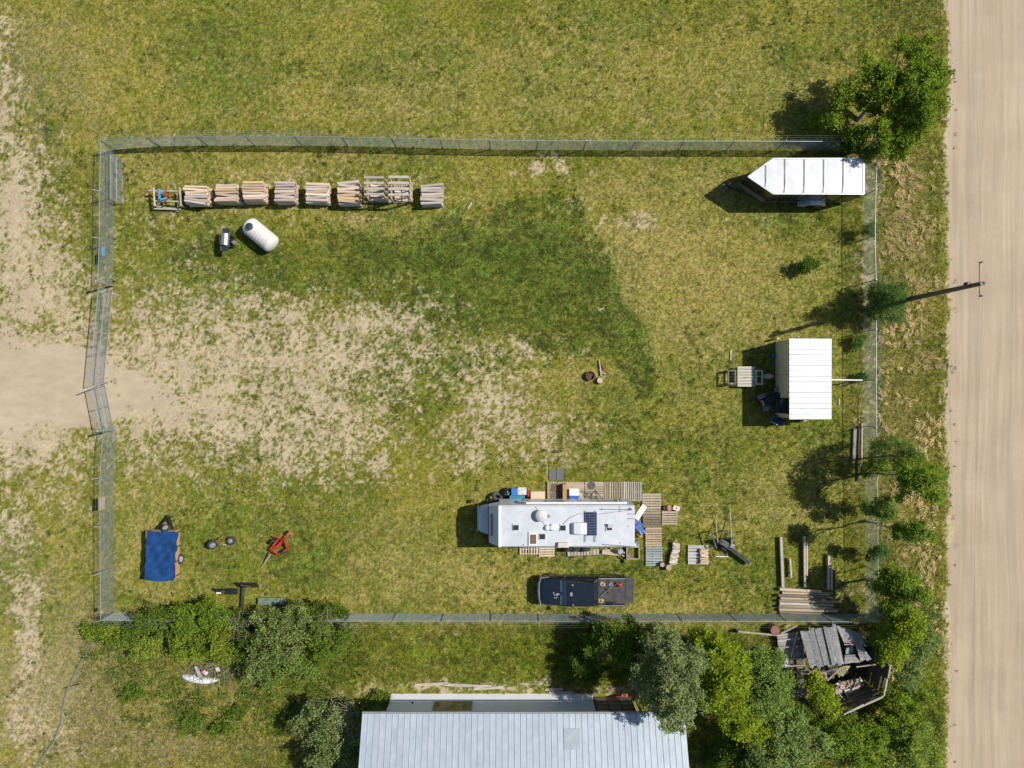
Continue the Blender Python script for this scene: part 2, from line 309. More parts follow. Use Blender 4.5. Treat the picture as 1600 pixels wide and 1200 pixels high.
# road: graded gravel, with a ragged verge, long wheel streaks
def sheet(name, pts, z, mat):
    me = bpy.data.meshes.new(name); me.from_pydata([(x, y, z) for x, y in pts], [], [list(range(len(pts)))]); me.materials.append(mat); fix_normals(me)
    o = bpy.data.objects.new(name, me); col.objects.link(o); return tag(o, kind='structure')
def road_mat(name, a, b, stretch, dark):
    m = bpy.data.materials.new(name); m.use_nodes = True; t = m.node_tree; N = t.nodes; L = t.links; bs = N['Principled BSDF']; bs.inputs['Roughness'].default_value = .95
    tc0 = N.new('ShaderNodeTexCoord'); wn = N.new('ShaderNodeTexNoise'); wn.inputs['Scale'].default_value = .09; wn.inputs['Detail'].default_value = 3; L.new(tc0.outputs['Object'], wn.inputs['Vector'])
    wa = N.new('ShaderNodeVectorMath'); wa.operation = 'MULTIPLY_ADD'; wa.inputs[1].default_value = (.9, .9, 0); L.new(wn.outputs['Color'], wa.inputs[0]); L.new(tc0.outputs['Object'], wa.inputs[2])
    class tc: outputs = {'Object': wa.outputs[0]}
    def noise(sc_, st, d=4):
        mp = N.new('ShaderNodeMapping'); mp.inputs['Scale'].default_value = st; L.new(tc.outputs['Object'], mp.inputs[0]); n = N.new('ShaderNodeTexNoise'); n.inputs['Scale'].default_value = sc_; n.inputs['Detail'].default_value = d; n.inputs['Roughness'].default_value = .6
        L.new(mp.outputs[0], n.inputs['Vector']); return n.outputs[0]
    def ramp(f, p0, c0, p1, c1):
        r = N.new('ShaderNodeValToRGB'); r.color_ramp.elements[0].position = p0; r.color_ramp.elements[0].color = (*c0, 1); r.color_ramp.elements[1].position = p1; r.color_ramp.elements[1].color = (*c1, 1); L.new(f, r.inputs[0]); return r.outputs[0]
    def mul(x, y):
        q = N.new('ShaderNodeMix'); q.data_type = 'RGBA'; q.blend_type = 'MULTIPLY'; q.inputs[0].default_value = 1; L.new(x, q.inputs[6]); L.new(y, q.inputs[7]); return q.outputs[2]
    base = ramp(noise(1., stretch), .3, a, .7, b)
    s2 = ramp(noise(3., stretch, 6), .35, (dark,) * 3, .6, (1.04, 1.04, 1.04))
    s3 = ramp(noise(.35, (1, 1, 1)), .3, (.9, .89, .87), .7, (1.05, 1.05, 1.05))
    s4 = ramp(noise(38., (1, 1, 1), 2), .3, (.80, .79, .77), .68, (1.14, 1.14, 1.14))
    s5 = ramp(noise(9., (1, .6, 1), 3), .64, (1, 1, 1), .74, (.72, .68, .62))
    c = mul(mul(mul(mul(base, s2), s3), s4), s5); L.new(c, bs.inputs['Base Color'])
    bp = N.new('ShaderNodeBump'); bp.inputs['Strength'].default_value = .4; bp.inputs['Distance'].default_value = .02; L.new(noise(30., (1, 1, 1), 3), bp.inputs['Height']); L.new(bp.outputs[0], bs.inputs['Normal'])
    return m
ys = np.arange(-90, 90.01, .35)
lx = (1485 - 800) / K + .9 * (fbm(ys * 0 + 3., ys, .25, 3, 4) - .5) + .25 * (vn(ys * 0 + 9., ys, 2.1, 5) - .5)
road = sheet('road', [(x, y) for x, y in zip(lx, ys)] + [(39.5, 90), (39.5, -90)], .004, road_mat('graded_gravel', (.405, .318, .224), (.485, .388, .28), (1.1, .03, 1), .85))
xs = np.arange(-60, -27.1, .4)
top = [(x, (600 - 537) / K + (.9 if x < -32.3 else 0) + .8 * (vn(np.array([x]), np.array([0.]), .8, 3)[0] - .5)) for x in xs]; bot = [(x, (600 - (664 + 20 * max(0, min(1, (-30.5 - x) / 2)))) / K + .8 * (vn(np.array([x]), np.array([5.]), .8, 4)[0] - .5)) for x in xs]
drive = sheet('driveway', top + [(-26.5, 2.1), (-25.9, 1.2), (-24.2, .55), (-22.5, -.2), (-21.6, -.9), (-22.8, -1.6), (-24.4, -1.5), (-25.8, -2.1), (-26.7, -2.5)] + bot[::-1], .004, road_mat('packed_sand', (.435, .352, .242), (.495, .408, .285), (.3, .8, 1), .93))

# low windrow of loose gravel and weeds along the road edge
# ------------------------------------------------------------------ grass: short blades over the turf, long straw on the verge
def blades(n, area, hgt, wid, lean, colf, keep, per=3, seed=1):
    r = np.random.default_rng(seed); x0, y0, x1, y1 = area
    X = r.uniform(x0, x1, n); Y = r.uniform(y0, y1, n)
    c, Dm, D, Lu, Dr, px, py = ground_col(X, Y)
    k = keep(X, Y, Dm, D, Lu, Dr, px, py, r); X, Y, c = X[k], Y[k], c[k]; ar = [q[k] for q in (Dm, D, Lu, Dr, px, py)]
    n = len(X); X = np.repeat(X, per); Y = np.repeat(Y, per); c = np.repeat(c, per, 0); ar = [np.repeat(q, per) for q in ar]
    m = len(X); X = X + r.normal(0, .03, m); Y = Y + r.normal(0, .03, m); a = r.uniform(0, 6.283, m)
    h = hgt(ar, r, m); l = h * r.uniform(*lean, m); w = r.uniform(*wid, m); dx, dy = np.cos(a), np.sin(a)
    V = np.empty((m, 3, 3), np.float32)
    V[:, 0] = np.stack((X - dy * w / 2, Y + dx * w / 2, np.zeros(m)), 1); V[:, 1] = np.stack((X + dy * w / 2, Y - dx * w / 2, np.zeros(m)), 1); V[:, 2] = np.stack((X + dx * l, Y + dy * l, h), 1)
    cc = colf(c, ar, r, m); C = np.repeat(cc, 3, 0)
    return V.reshape(-1, 3), C
def shade(c, ar, r, m):
    g = np.exp(r.normal(0, .37, m))[:, None]; cc = c * g
    t = r.random(m)[:, None]; cc = np.where(t > .91, cc * .3 + .8 * C_DRY * r.uniform(.8, 1.5, m)[:, None], cc)
    cc = np.where(t < .13, C_LUSH * r.uniform(.7, 1.5, m)[:, None], cc)
    return np.clip(cc, 0, .75)
BLD = [(556, 1080, 1080, 1300)]
def keep_turf(X, Y, Dm, D, Lu, Dr, px, py, r):
    u = r.random(len(X)); k = u > np.clip(Dm * 1.02, 0, 1)
    k &= ~((px > 1490)); k &= ~((px > 575) & (px < 1060) & (py > 1084))
    k &= ~((px < 140) & (py > 545) & (py < 662)); return k
ha = lambda ar, r, m: r.uniform(.035, .085, m) * (1 + .5 * ar[2])
V1, C1 = blades(330000, (-37., -28., 29., 28.), ha, (.014, .036), (.5, 1.7), shade, keep_turf, 3, 3)
# weeds standing in bare sand
def weeds(n, seed):
    r = np.random.default_rng(seed); X = r.uniform(-33.5, 29, n); Y = r.uniform(-25, 25, n); c, Dm, D, Lu, Dr, px, py = ground_col(X, Y)
    k = (Dm > .35) & (r.random(n) < np.clip(1.15 - D, .05, 1) * .95) & ~((px < 140) & (py > 545) & (py < 662)) & (px < 1495) & ~((px > 575) & (px < 1060) & (py > 1084))
    k &= ~((px > 1440) & (r.random(n) < .25))
    X, Y = X[k], Y[k]; m0 = len(X); sz = r.uniform(.05, .22, m0); per = 18
    tint = np.where(r.random(m0)[:, None] < .6, np.array((.125, .150, .022)), np.array((.20, .165, .06))) * r.uniform(.7, 1.3, m0)[:, None]
    X = np.repeat(X, per); Y = np.repeat(Y, per); sz = np.repeat(sz, per); tint = np.repeat(tint, per, 0); m = len(X)
    X = X + r.normal(0, 1, m) * sz * .5; Y = Y + r.normal(0, 1, m) * sz * .5; a = r.uniform(0, 6.283, m); dx, dy = np.cos(a), np.sin(a); h = r.uniform(.03, .1, m); l = r.uniform(.04, .1, m); w = r.uniform(.015, .035, m)
    V = np.empty((m, 3, 3), np.float32); V[:, 0] = np.stack((X - dy * w / 2, Y + dx * w / 2, np.zeros(m)), 1); V[:, 1] = np.stack((X + dy * w / 2, Y - dx * w / 2, np.zeros(m)), 1); V[:, 2] = np.stack((X + dx * l, Y + dy * l, h), 1)
    return V.reshape(-1, 3), np.repeat(np.clip(tint * r.uniform(.6, 1.5, m)[:, None], 0, 1), 3, 0)
V2, C2 = weeds(26000, 5)
def tussocks(n, seed):
    r = np.random.default_rng(seed); X = r.uniform(-33.5, 28.5, n); Y = r.uniform(-25, 25, n); c, Dm, D, Lu, Dr, px, py = ground_col(X, Y)
    k = (Dm < .6) & (fbm(X, Y, .22, 8, 3) + .35 * Lu - .2 * Dr + r.normal(0, .08, n) > .56) & ~((px > 575) & (px < 1060) & (py > 1084)) & (px < 1470); X, Y = X[k], Y[k]; m0 = len(X); sz = r.uniform(.08, .30, m0); per = 22
    tint = np.where(r.random(m0)[:, None] < .7, np.array((.085, .130, .018)), np.array((.14, .185, .014))) * r.uniform(.75, 1.3, m0)[:, None]
    X = np.repeat(X, per); Y = np.repeat(Y, per); sz = np.repeat(sz, per); tint = np.repeat(tint, per, 0); m = len(X)
    X = X + r.normal(0, 1, m) * sz * .5; Y = Y + r.normal(0, 1, m) * sz * .5; a = r.uniform(0, 6.283, m); dx, dy = np.cos(a), np.sin(a); h = r.uniform(.06, .14, m); l = r.uniform(.06, .14, m); w = r.uniform(.02, .045, m)
    V = np.empty((m, 3, 3), np.float32); V[:, 0] = np.stack((X - dy * w / 2, Y + dx * w / 2, h * .3), 1); V[:, 1] = np.stack((X + dy * w / 2, Y - dx * w / 2, h * .3), 1); V[:, 2] = np.stack((X + dx * l, Y + dy * l, h), 1)
    return V.reshape(-1, 3), np.repeat(np.clip(tint * np.exp(r.normal(0, .3, m))[:, None], 0, 1), 3, 0)
V7, C7 = tussocks(9000, 15)
def rough_keep(X, Y, Dm, D, Lu, Dr, px, py, r):
    px = px + 22 * (fbm(X, Y, .7, 2, 3) - .5); py = py + 26 * (fbm(X, Y, .7, 7, 3) - .5)
    z = ((px > 1374) & (px < 1474)) | ((py > 975) & (py < 1066) & (px > 540) & (px < 980)) | ((py > 985) & (px > 120) & (px < 560)) | ((px > 1060) & (py > 985) & (px < 1474))
    z |= inpoly(px, py, POLY) & (r.random(len(X)) < .4)
    return z & (Dm < .5) & ~((px > 575) & (px < 1060) & (py > 1084))
V3, C3 = blades(230000, (-28.5, -25.4, 28.4, 25.4), lambda ar, r, m: r.uniform(.06, .17, m), (.018, .04), (.9, 2.4), shade, rough_keep, 2, 8)
# straw swirls on the verge: locks of long bent grass
def locks(n, seed):
    r = np.random.default_rng(seed); X = r.uniform(23.9, 28., n); Y = r.uniform(-20, 16, n); px = X * K + 800; py = 600 - Y * K
    k = (fbm(X, Y, .7, 4, 3) > .46) & (r.random(n) < np.clip(1.4 - abs(px - 1418) / 45, 0, 1)); X, Y = X[k], Y[k]; m0 = len(X); A = fbm(X, Y, .35, 8, 2) * 9; per = 12
    X = np.repeat(X, per); Y = np.repeat(Y, per); A = np.repeat(A, per); m = len(X); X = X + r.normal(0, .06, m); Y = Y + r.normal(0, .06, m); A = A + r.normal(0, .55, m); L_ = r.uniform(.15, .48, m); w = r.uniform(.014, .03, m)
    dx, dy = np.cos(A), np.sin(A); V = np.empty((m, 3, 3), np.float32); z = r.uniform(.05, .3, m)
    V[:, 0] = np.stack((X - dy * w, Y + dx * w, z * .3), 1); V[:, 1] = np.stack((X + dy * w, Y - dx * w, z * .3), 1); V[:, 2] = np.stack((X + dx * L_, Y + dy * L_, z), 1)
    return V.reshape(-1, 3), np.repeat(np.array((.60, .48, .22)) * r.uniform(.6, 1.35, m)[:, None], 3, 0)
V4, C4 = locks(1700, 4)
# white clover heads and litter-sized flecks in the clover
def flecks(n, seed, colr, keepf, s=(.025, .05)):
    r = np.random.default_rng(seed); X = r.uniform(-33, 29, n); Y = r.uniform(-25, 25, n); c, Dm, D, Lu, Dr, px, py = ground_col(X, Y); k = keepf(px, py, Lu, D, Dr, X, Y); X, Y = X[k], Y[k]; m = len(X)
    a = r.uniform(0, 6.283, m); w = r.uniform(*s, m); z = r.uniform(.07, .11, m); V = np.empty((m, 3, 3), np.float32)
    for j in range(3): V[:, j] = np.stack((X + w * np.cos(a + j * 2.1), Y + w * np.sin(a + j * 2.1), z), 1)
    return V.reshape(-1, 3), np.repeat(np.array(colr) * r.uniform(.75, 1.1, m)[:, None], 3, 0)
V5, C5 = flecks(14000, 6, (.62, .62, .52), lambda px, py, Lu, D, Dr, X, Y: ((px > 180) & (px < 560) & (py > 640) & (py < 930) & (fbm(X, Y, .5, 3, 3) > .5)) | ((py > 240) & (py < 285) & (px > 400) & (px < 900) & (fbm(X, Y, .5, 3, 3) > .5)))
V6, C6 = flecks(9000, 7, (.60, .46, .02), lambda px, py, Lu, D, Dr, X, Y: (fbm(X, Y, .45, 5, 3) > .6) & (py > 940) & (px > 120) & (px < 900) & (D < .3), (.03, .06))
gmat = Mattr('grass_blades', .8, trans=.3, spec=.15)
V = np.concatenate((V1, V2, V3, V4, V5, V6, V7)); C = np.concatenate((C1, C2, C3, C4, C5, C6, C7))
grass = bpy.data.objects.new('grass', arrays_mesh('grass', V, np.arange(len(V)).reshape(-1, 3), C, gmat)); col.objects.link(grass); tag(grass, kind='stuff')
# ------------------------------------------------------------------ common materials
galv = M('galvanised_pipe', (.36, .40, .42), .55, .6, .12, 6)
wire_m = M('galvanised_wire', (.36, .41, .41), .5, .4, .15, 8)
dark_steel = M('black_painted_steel', (.022, .022, .024), .5, 0, .3, 6)
rubber = M('tyre_rubber', (.030, .030, .031), .85, 0, .25, 8)
rim_m = M('grey_steel_rim', (.42, .42, .43), .4, .5, .15, 6)
white_metal = M('white_coated_metal', (.68, .69, .70), .45, 0, .03, 2.)
white_frp = M('white_rv_shell', (.50, .525, .56), .4, 0, .07, 1.1, c2=(.585, .605, .635))
grey_wood = M('weathered_grey_wood', (.33, .29, .245), .85, 0, .28, 2.2, c2=(.42, .375, .32), bump=.3, objvar=.22, stretch=(1, 9, 9))
pale_wood = M('sawn_pale_wood', (.47, .375, .27), .8, 0, .2, 2.2, c2=(.56, .45, .33), bump=.2, objvar=.2, stretch=(1, 8, 8))
tan_wood = M('tan_split_wood', (.53, .405, .295), .85, 0, .3, 2.0, c2=(.63, .52, .41), bump=.3, objvar=.30, stretch=(1, 6, 6))
grey_slab = M('greyed_split_wood', (.42, .37, .32), .85, 0, .35, 2.0, c2=(.54, .48, .41), bump=.3, objvar=.28, stretch=(1, 6, 6))
pallet_wood = M('pallet_wood', (.30, .245, .165), .85, 0, .28, 2.2, c2=(.39, .325, .235), bump=.25, objvar=.2, stretch=(1, 8, 8))
pink_wood = M('reddish_pallet_wood', (.33, .235, .165), .85, 0, .25, 2.2, c2=(.41, .31, .23), bump=.25, objvar=.16, stretch=(1, 8, 8))
dark_wood = M('dark_damp_wood', (.155, .115, .075), .85, 0, .3, 2.2, c2=(.22, .17, .12), bump=.25, objvar=.2, stretch=(1, 8, 8))
blue_wood = M('blue_washed_wood', (.20, .27, .31), .8, 0, .25, 2.2, c2=(.33, .36, .34), bump=.25, objvar=.2, stretch=(1, 8, 8))
bark = M('bark', (.13, .10, .075), .95, 0, .35, 7, c2=(.20, .165, .125), bump=.6)
pole_m = M('treated_pole_wood', (.135, .10, .07), .85, 0, .3, 3, bump=.3, stretch=(6, 6, .4))
glass = M('dark_glass', (.012, .018, .024), .06, 0, .1, 2)
plywood = M('plywood', (.56, .42, .26), .75, 0, .15, 2)

# ------------------------------------------------------------------ chain link fence
def poly_lerp(pts, u):
    L_ = [0]
    for a, b in zip(pts, pts[1:]): L_.append(L_[-1] + (Vector(b) - Vector(a)).length)
    u = max(0, min(L_[-1], u))
    for i in range(len(pts) - 1):
        if u <= L_[i + 1] + 1e-6:
            f = (u - L_[i]) / max(1e-6, L_[i + 1] - L_[i]); return Vector(pts[i]).lerp(Vector(pts[i + 1]), f)
    return Vector(pts[-1])
def poly_len(pts): return sum((Vector(b) - Vector(a)).length for a, b in zip(pts, pts[1:]))
def link_mesh(base, top, sp=.085, r=.0042, z0=.04):
    """woven wire between a base line and a top line: two families of real diagonal wires"""
    Lb = poly_len(base); Lt = poly_len(top); hgt = (Vector(top[0]) - Vector(base[0])).length
    m = MB(); n = int((Lb + hgt) / sp)
    P = lambda u, t: poly_lerp(base, u * Lb).lerp(poly_lerp(top, u * Lt), t)
    for fam in (1, -1):
        for i in range(n + 1):
            s = i * sp - (hgt if fam == 1 else 0)
            a0, a1 = s, s + fam * hgt
            t0, t1 = 0., 1.
            lo, hi = min(a0, a1), max(a0, a1)
            if fam == 1:
                if a0 < 0: t0 = -a0 / hgt
                if a1 > Lb: t1 = (Lb - a0) / hgt
            else:
                if a0 > Lb: t0 = (a0 - Lb) / hgt
                if a1 < 0: t1 = a0 / hgt
            if t1 - t0 < .02: continue
            pu = lambda t: (a0 + fam * hgt * t) / Lb
            m.cyl(P(pu(t0), t0) + Vector((0, 0, z0 * (1 - t0))), P(pu(t1), t1), r, r, 3, False)
    return m
def fence(label, rail_px, rail_h, posts_px, out, group='chain link fence runs round the yard', lean=(0, 0), mesh_skip=None):
    """rail_px: rail polyline in photo pixels at height rail_h; out: outward direction of the barbed wire arms"""
    top = [W(x, y, rail_h) for x, y in rail_px]; base = [Vector((p.x - lean[0], p.y - lean[1], 0)) for p in top]
    t = thing('chain_link_fence', label, 'fence', base[0], 0, group)
    MB().tube(top, .021, 6).build('top_rail', galv, t, True)
    for x, y in posts_px:
        tp = W(x, y, rail_h); bp = Vector((tp.x - lean[0], tp.y - lean[1], 0)); m = MB()
        m.cyl(bp, tp + (tp - bp).normalized() * .06, .032, .032, 8)
        p = m.build('post', galv, t, True)
        MB().bar(tp, tp + Vector((out[0] * .27, out[1] * .27, .30)), .022, .012).build('arm', galv, p)
    for k in range(3):
        f = (k + .8) / 2.9; w = MB().tube([Vector(p) + Vector((out[0] * .27 * f, out[1] * .27 * f, .30 * f)) for p in top], .004, 3)
        w.build('barbed_wire', wire_m, t)
    me = link_mesh(base, top).build('chain_link_mesh', wire_m, t); me['kind'] = 'stuff'
    return t
fence('north chain link fence run above the row of firewood stacks',
      [(157, 220), (192, 216.5), (230, 214.5), (310, 213), (390, 212.8), (465, 213), (530, 214), (612, 215.8), (690, 217.6), (765, 219), (840, 220), (990, 220.5), (1148, 220.5), (1300, 221), (1371, 221)], 1.72,
      [(157, 220), (230, 214.5), (307, 213), (383, 212.8), (460, 213), (534, 214), (612, 215.8), (688, 217.6), (765, 219), (840, 220), (916, 220.3), (993, 220.5), (1070, 220.5), (1148, 220.5), (1228, 220.8), (1304, 221)], (0, 1))
fence('east chain link fence run between the yard and the straw verge by the gravel road',
      [(1371, 221), (1368.5, 300), (1367.5, 375), (1369, 437), (1369.3, 515), (1369.3, 594), (1369.5, 668), (1371, 745), (1371.5, 820), (1372, 895), (1373, 972)], 1.62,
      [(1371, 221), (1369, 296), (1368, 367), (1369, 437), (1369.3, 515), (1369.3, 594), (1369.5, 668), (1371, 745), (1371.5, 820), (1372, 895)], (1, 0))
fence('south chain link fence run behind the parked pickup, part hidden by shrubs',
      [(157, 970), (540, 971), (700, 971.6), (1000, 971.6), (1230, 971.2), (1300, 971.6), (1373, 972)], 1.60,
      [(235, 970.3), (312, 970.5), (390, 970.8), (467, 971), (540, 971), (613, 971.4), (690, 971.6), (767, 971.6), (842.5, 971.6), (917, 971.6), (992, 971.6), (1067, 971.5), (1152, 971.3), (1230, 971.2), (1300, 971.6), (1373, 972)], (0, -1))
fence('short west chain link fence run from the northwest corner down to the gate',
      [(157, 220), (156, 262), (155, 300), (155, 372), (152.5, 441)], 1.65, [(155, 298), (155, 372)], (-1, 0), 'chain link fence runs round the yard')
fence('west chain link fence run beside the blue tarped trailer, below the gate',
      [(161.5, 673), (157, 720), (156, 747), (156, 822), (156.3, 897), (157, 970)], 1.62, [(156, 747), (156, 822), (156.3, 897), (157, 970)], (-1, 0))
# gate posts, taller and stouter than the line posts
for (x, y), lb in (((149, 439.5), 'stout galvanised gate post at the north end of the double gate'), ((151.5, 674), 'stout galvanised gate post at the south end of the double gate')):
    p = W(x, y, 2.0); t = thing('gate_post', lb, 'gate post', (p.x, p.y, 0), 0, 'posts of the double gate')
    MB().cyl((p.x, p.y, 0), p, .065, .065, 10).build('post', galv, t, True); MB().sphere(p, .075, 10, 6, (1, 1, .6)).build('cap', galv, t, True)
def gate(label, a, b, h, verts, group=None, z0=.08, mid=True, diag=False, cat='gate', lean=(0, 0)):
    """a, b: rail end pixels at the leaf's top"""
    A, B = W(*a, h), W(*b, h); g0 = Vector((A.x - lean[0], A.y - lean[1], 0)); g1 = Vector((B.x - lean[0], B.y - lean[1], 0))
    t = thing('yard_gate', label, cat, g0, 0, group); Z = lambda v, z: Vector((v.x, v.y, z))
    lerp = lambda p, q, f: p.lerp(q, f); P = lambda u, f: lerp(lerp(Z(g0, z0), Z(g1, z0), u), lerp(A, B, u), f)
    for f in ((0, .5, 1) if mid else (0, 1)):
        MB().cyl(P(0, f), P(1, f), .026, .026, 6).build('rail', galv, t, True)
    for u in verts: MB().cyl(P(u, 0), P(u, 1), .024, .024, 6).build('upright', galv, t, True)
    if diag:
        for u0, u1 in zip(verts, verts[1:]): MB().cyl(P(u0, 1 if diag == 1 else 0), P(u1, 0 if diag == 1 else 1), .018, .018, 5).build('brace', galv, t, True)
    me = link_mesh([P(0, 0), P(1, 0)], [P(0, 1), P(1, 1)], z0=0).build('chain_link_mesh', wire_m, t); me['kind'] = 'stuff'
    return t
gate('long north leaf of the double chain link gate across the sand driveway', (153.5, 449), (140, 598), 1.62, (0, .33, .66, 1), 'leaves of the double gate')
gate('short south leaf of the double chain link gate, swung slightly outward', (142, 603), (155.5, 671), 1.62, (0, .48, 1), 'leaves of the double gate')
p = W(132, 606, 2.1)
t = thing('gate_stop_post', 'thin steel stop post where the two gate leaves meet', 'post', (W(171, 597).x - .05, W(171, 597).y, 0)); MB().cyl((t.location.x, t.location.y, 0), (p.x, p.y, 2.1), .034, .034, 8).build('post', galv, t, True)
gate('loose braced gate panel leaning on the fence in the northwest corner', (172.5, 241), (173, 311), 1.15, (0, .5, 1), None, .03, True, 1, 'gate panel', (-.12, 0))
# boards and signs wired to the west fence
def fence_panel(name, label, cat, px0, py0, px1, py1, mat, h0, h1):
    a = W(px0, py0, h1); xw = a.x + .03; y0 = W(0, py0, (h0 + h1) / 2).y; y1 = W(0, py1, (h0 + h1) / 2).y
    t = thing(name, label, cat, (xw, (y0 + y1) / 2, 0)); MB().box((xw, (y0 + y1) / 2, (h0 + h1) / 2), (.02, abs(y1 - y0), h1 - h0)).build('board', mat, t)
    for dy in (-.3, .3): MB().cyl((xw - .03, (y0 + y1) / 2 + dy, h1 - .08), (xw + .02, (y0 + y1) / 2 + dy, h1 - .08), .008, .008, 5).build('tie', galv, t)
fence_panel('plywood_sign', 'pinkish plywood board wired to the west fence above the blue trailer', 'sign board', 153.5, 776.5, 165, 796, M('pink_plywood', (.55, .40, .30), .8, 0, .08, 3), .95, 1.62)
fence_panel('blue_sign', 'small blue sign on the west fence north of the gate', 'sign', 157.5, 385, 161, 400, M('blue_sign_paint', (.12, .28, .50), .5, 0, .1, 3), 1.15, 1.5)
fence_panel('orange_tag', 'tiny orange marker on the fence by the southwest corner', 'marker', 156, 953, 159.5, 959, M('orange_tag', (.55, .30, .10), .6, 0, .1, 3), 1.3, 1.6)

# ------------------------------------------------------------------ long metal-roofed building at the bottom
galvalume = M('pale_blue_metal_roof', (.41, .465, .525), .42, .2, .07, 1.3, c2=(.455, .51, .565), objvar=.03)
wall_metal = M('white_ribbed_wall', (.70, .74, .78), .4, 0, .05, 1.5)
xl, xr = (566 - 800) * (H - 3.9) / H / K, (1070 - 800) * (H - 3.9) / H / K
ye, yw = -19.65, -20.45; slope = .40
bld = thing('metal_roofed_building', 'long building with pale blue ribbed metal roof at the bottom of the photo', 'building', ((xl + xr) / 2, yw, 0))
wx0, wx1 = (611 - 800) / K, (926 - 800) / K
def slopez(y): return 3.9 + (ye - y) * slope
ridge = -26.5; n = 53; wp = (xr - xl) / n
for i in range(n):
    x0 = xl + i * wp; m = MB()
    m.add([(x0, ye, 3.9), (x0 + wp - .002, ye, 3.9), (x0 + wp - .004, ridge, slopez(ridge)), (x0, ridge, slopez(ridge)), (x0, ye, 3.86), (x0 + wp - .004, ye, 3.86), (x0 + wp - .004, ridge, slopez(ridge) - .04), (x0, ridge, slopez(ridge) - .04)],
          [(0, 1, 2, 3), (4, 7, 6, 5), (0, 4, 5, 1), (1, 5, 6, 2), (2, 6, 7, 3), (3, 7, 4, 0)])
    m.bar((x0 + .022, ye + .01, 3.915), (x0 + .022, ridge, slopez(ridge) + .015), .022, .018)
    m.build('roof_panel', galvalume, bld)
MB().add([(xl, ridge, slopez(ridge)), (xr, ridge, slopez(ridge)), (xr, -33.5, 3.9), (xl, -33.5, 3.9), (xl, ridge, slopez(ridge) - .05), (xr, ridge, slopez(ridge) - .05), (xr, -33.5, 3.85), (xl, -33.5, 3.85)], [(0, 1, 2, 3), (4, 7, 6, 5), (0, 4, 5, 1), (2, 3, 7, 6), (0, 3, 7, 4), (1, 2, 6, 5)]).build('rear_roof', galvalume, bld)
m = MB(); m.box2((xl - .02, ye + .005, 3.72), (xr + .02, ye + .07, 3.85)); m.build('eave_gutter', M('dull_gutter', (.30, .31, .32), .6, .2, .15, 3), bld)
# walls: ribbed north wall made of a zigzag sheet, plain gable sides
MB().box2((wx0, yw - .06, .02), (wx1, yw, 3.8)).build('front_wall', wall_metal, bld)
for k in range(5):   # skirt of lapped white boards, slope added so the wall foot catches sun
    f0, f1 = k / 5, (k + 1) / 5; y0, y1, z0, z1 = yw + .26 * (1 - f0), yw + .26 * (1 - f1), .5 * f0, .5 * f1
    MB().add([(wx0, y0 + .03, z0), (wx1, y0 + .03, z0), (wx1, y1 + .008, z1 + .008), (wx0, y1 + .008, z1 + .008), (wx0, y0 - .03, z0), (wx1, y0 - .03, z0), (wx1, y1 - .03, z1), (wx0, y1 - .03, z1)], [(0, 1, 2, 3), (4, 7, 6, 5), (0, 4, 5, 1), (1, 5, 6, 2), (2, 6, 7, 3), (3, 7, 4, 0)]).build('skirt_board', white_metal, bld)
MB().prism([(wx0, yw), (wx0, -32.9), (wx0 + .12, -32.9), (wx0 + .12, yw)], 0, [3.8, 3.8, 3.8, 3.8]).build('side_wall', wall_metal, bld)
MB().prism([(wx1 - .12, yw), (wx1 - .12, -32.9), (wx1, -32.9), (wx1, yw)], 0, 3.8).build('side_wall', wall_metal, bld)
for xx in (wx0 + .06, wx1 - .06):
    MB().add([(xx - .05, -20.3, 3.8), (xx - .05, -32.9, 3.8), (xx - .05, ridge, slopez(ridge) - .1), (xx + .05, -20.3, 3.8), (xx + .05, -32.9, 3.8), (xx + .05, ridge, slopez(ridge) - .1)], [(0, 1, 2), (3, 5, 4), (0, 3, 4, 1), (1, 4, 5, 2), (2, 5, 3, 0)]).build('gable', wall_metal, bld)
MB().box2((wx0, -32.9, 0), (wx1, -32.8, 3.8)).build('rear_wall', wall_metal, bld)
# window in the north wall, deep olive pane with a yellow notice behind it
a = 51 / 45.5
wz0, wz1 = .56, 1.95; wxa, wxb = (679 - 800) * .985 / K, (738 - 800) * .985 / K
wf = MB()
for (x0, z0, x1, z1) in ((wxa - .05, wz0 - .05, wxb + .05, wz0), (wxa - .05, wz1, wxb + .05, wz1 + .05), (wxa - .05, wz0, wxa, wz1), (wxb, wz0, wxb + .05, wz1)): wf.box2((x0, yw + .015, z0), (x1, yw + .06, z1))
win = wf.build('window', M('window_trim', (.45, .46, .47), .5, .2), bld)
MB().box2((wxa, yw + .012, wz0), (wxb, yw + .03, wz1)).build('pane', M('olive_pane', (.10, .085, .035), .15, 0, .5, 9, c2=(.16, .135, .05)), win)
MB().box2((wxa + 1.15, yw + .031, 1.42), (wxa + 1.6, yw + .036, 1.70)).build('yellow_notice', M('yellow_notice', (.30, .24, .02), .6, 0, .5, 14), win)
MB().cyl((wx0 + 1.5, yw, .75), (wx0 + 1.5, yw + .1, .75), .06, .06, 8).build('pipe_outlet', dark_steel, bld)
hp = W(894, 1155, 4.45); hz = slopez(hp.y)
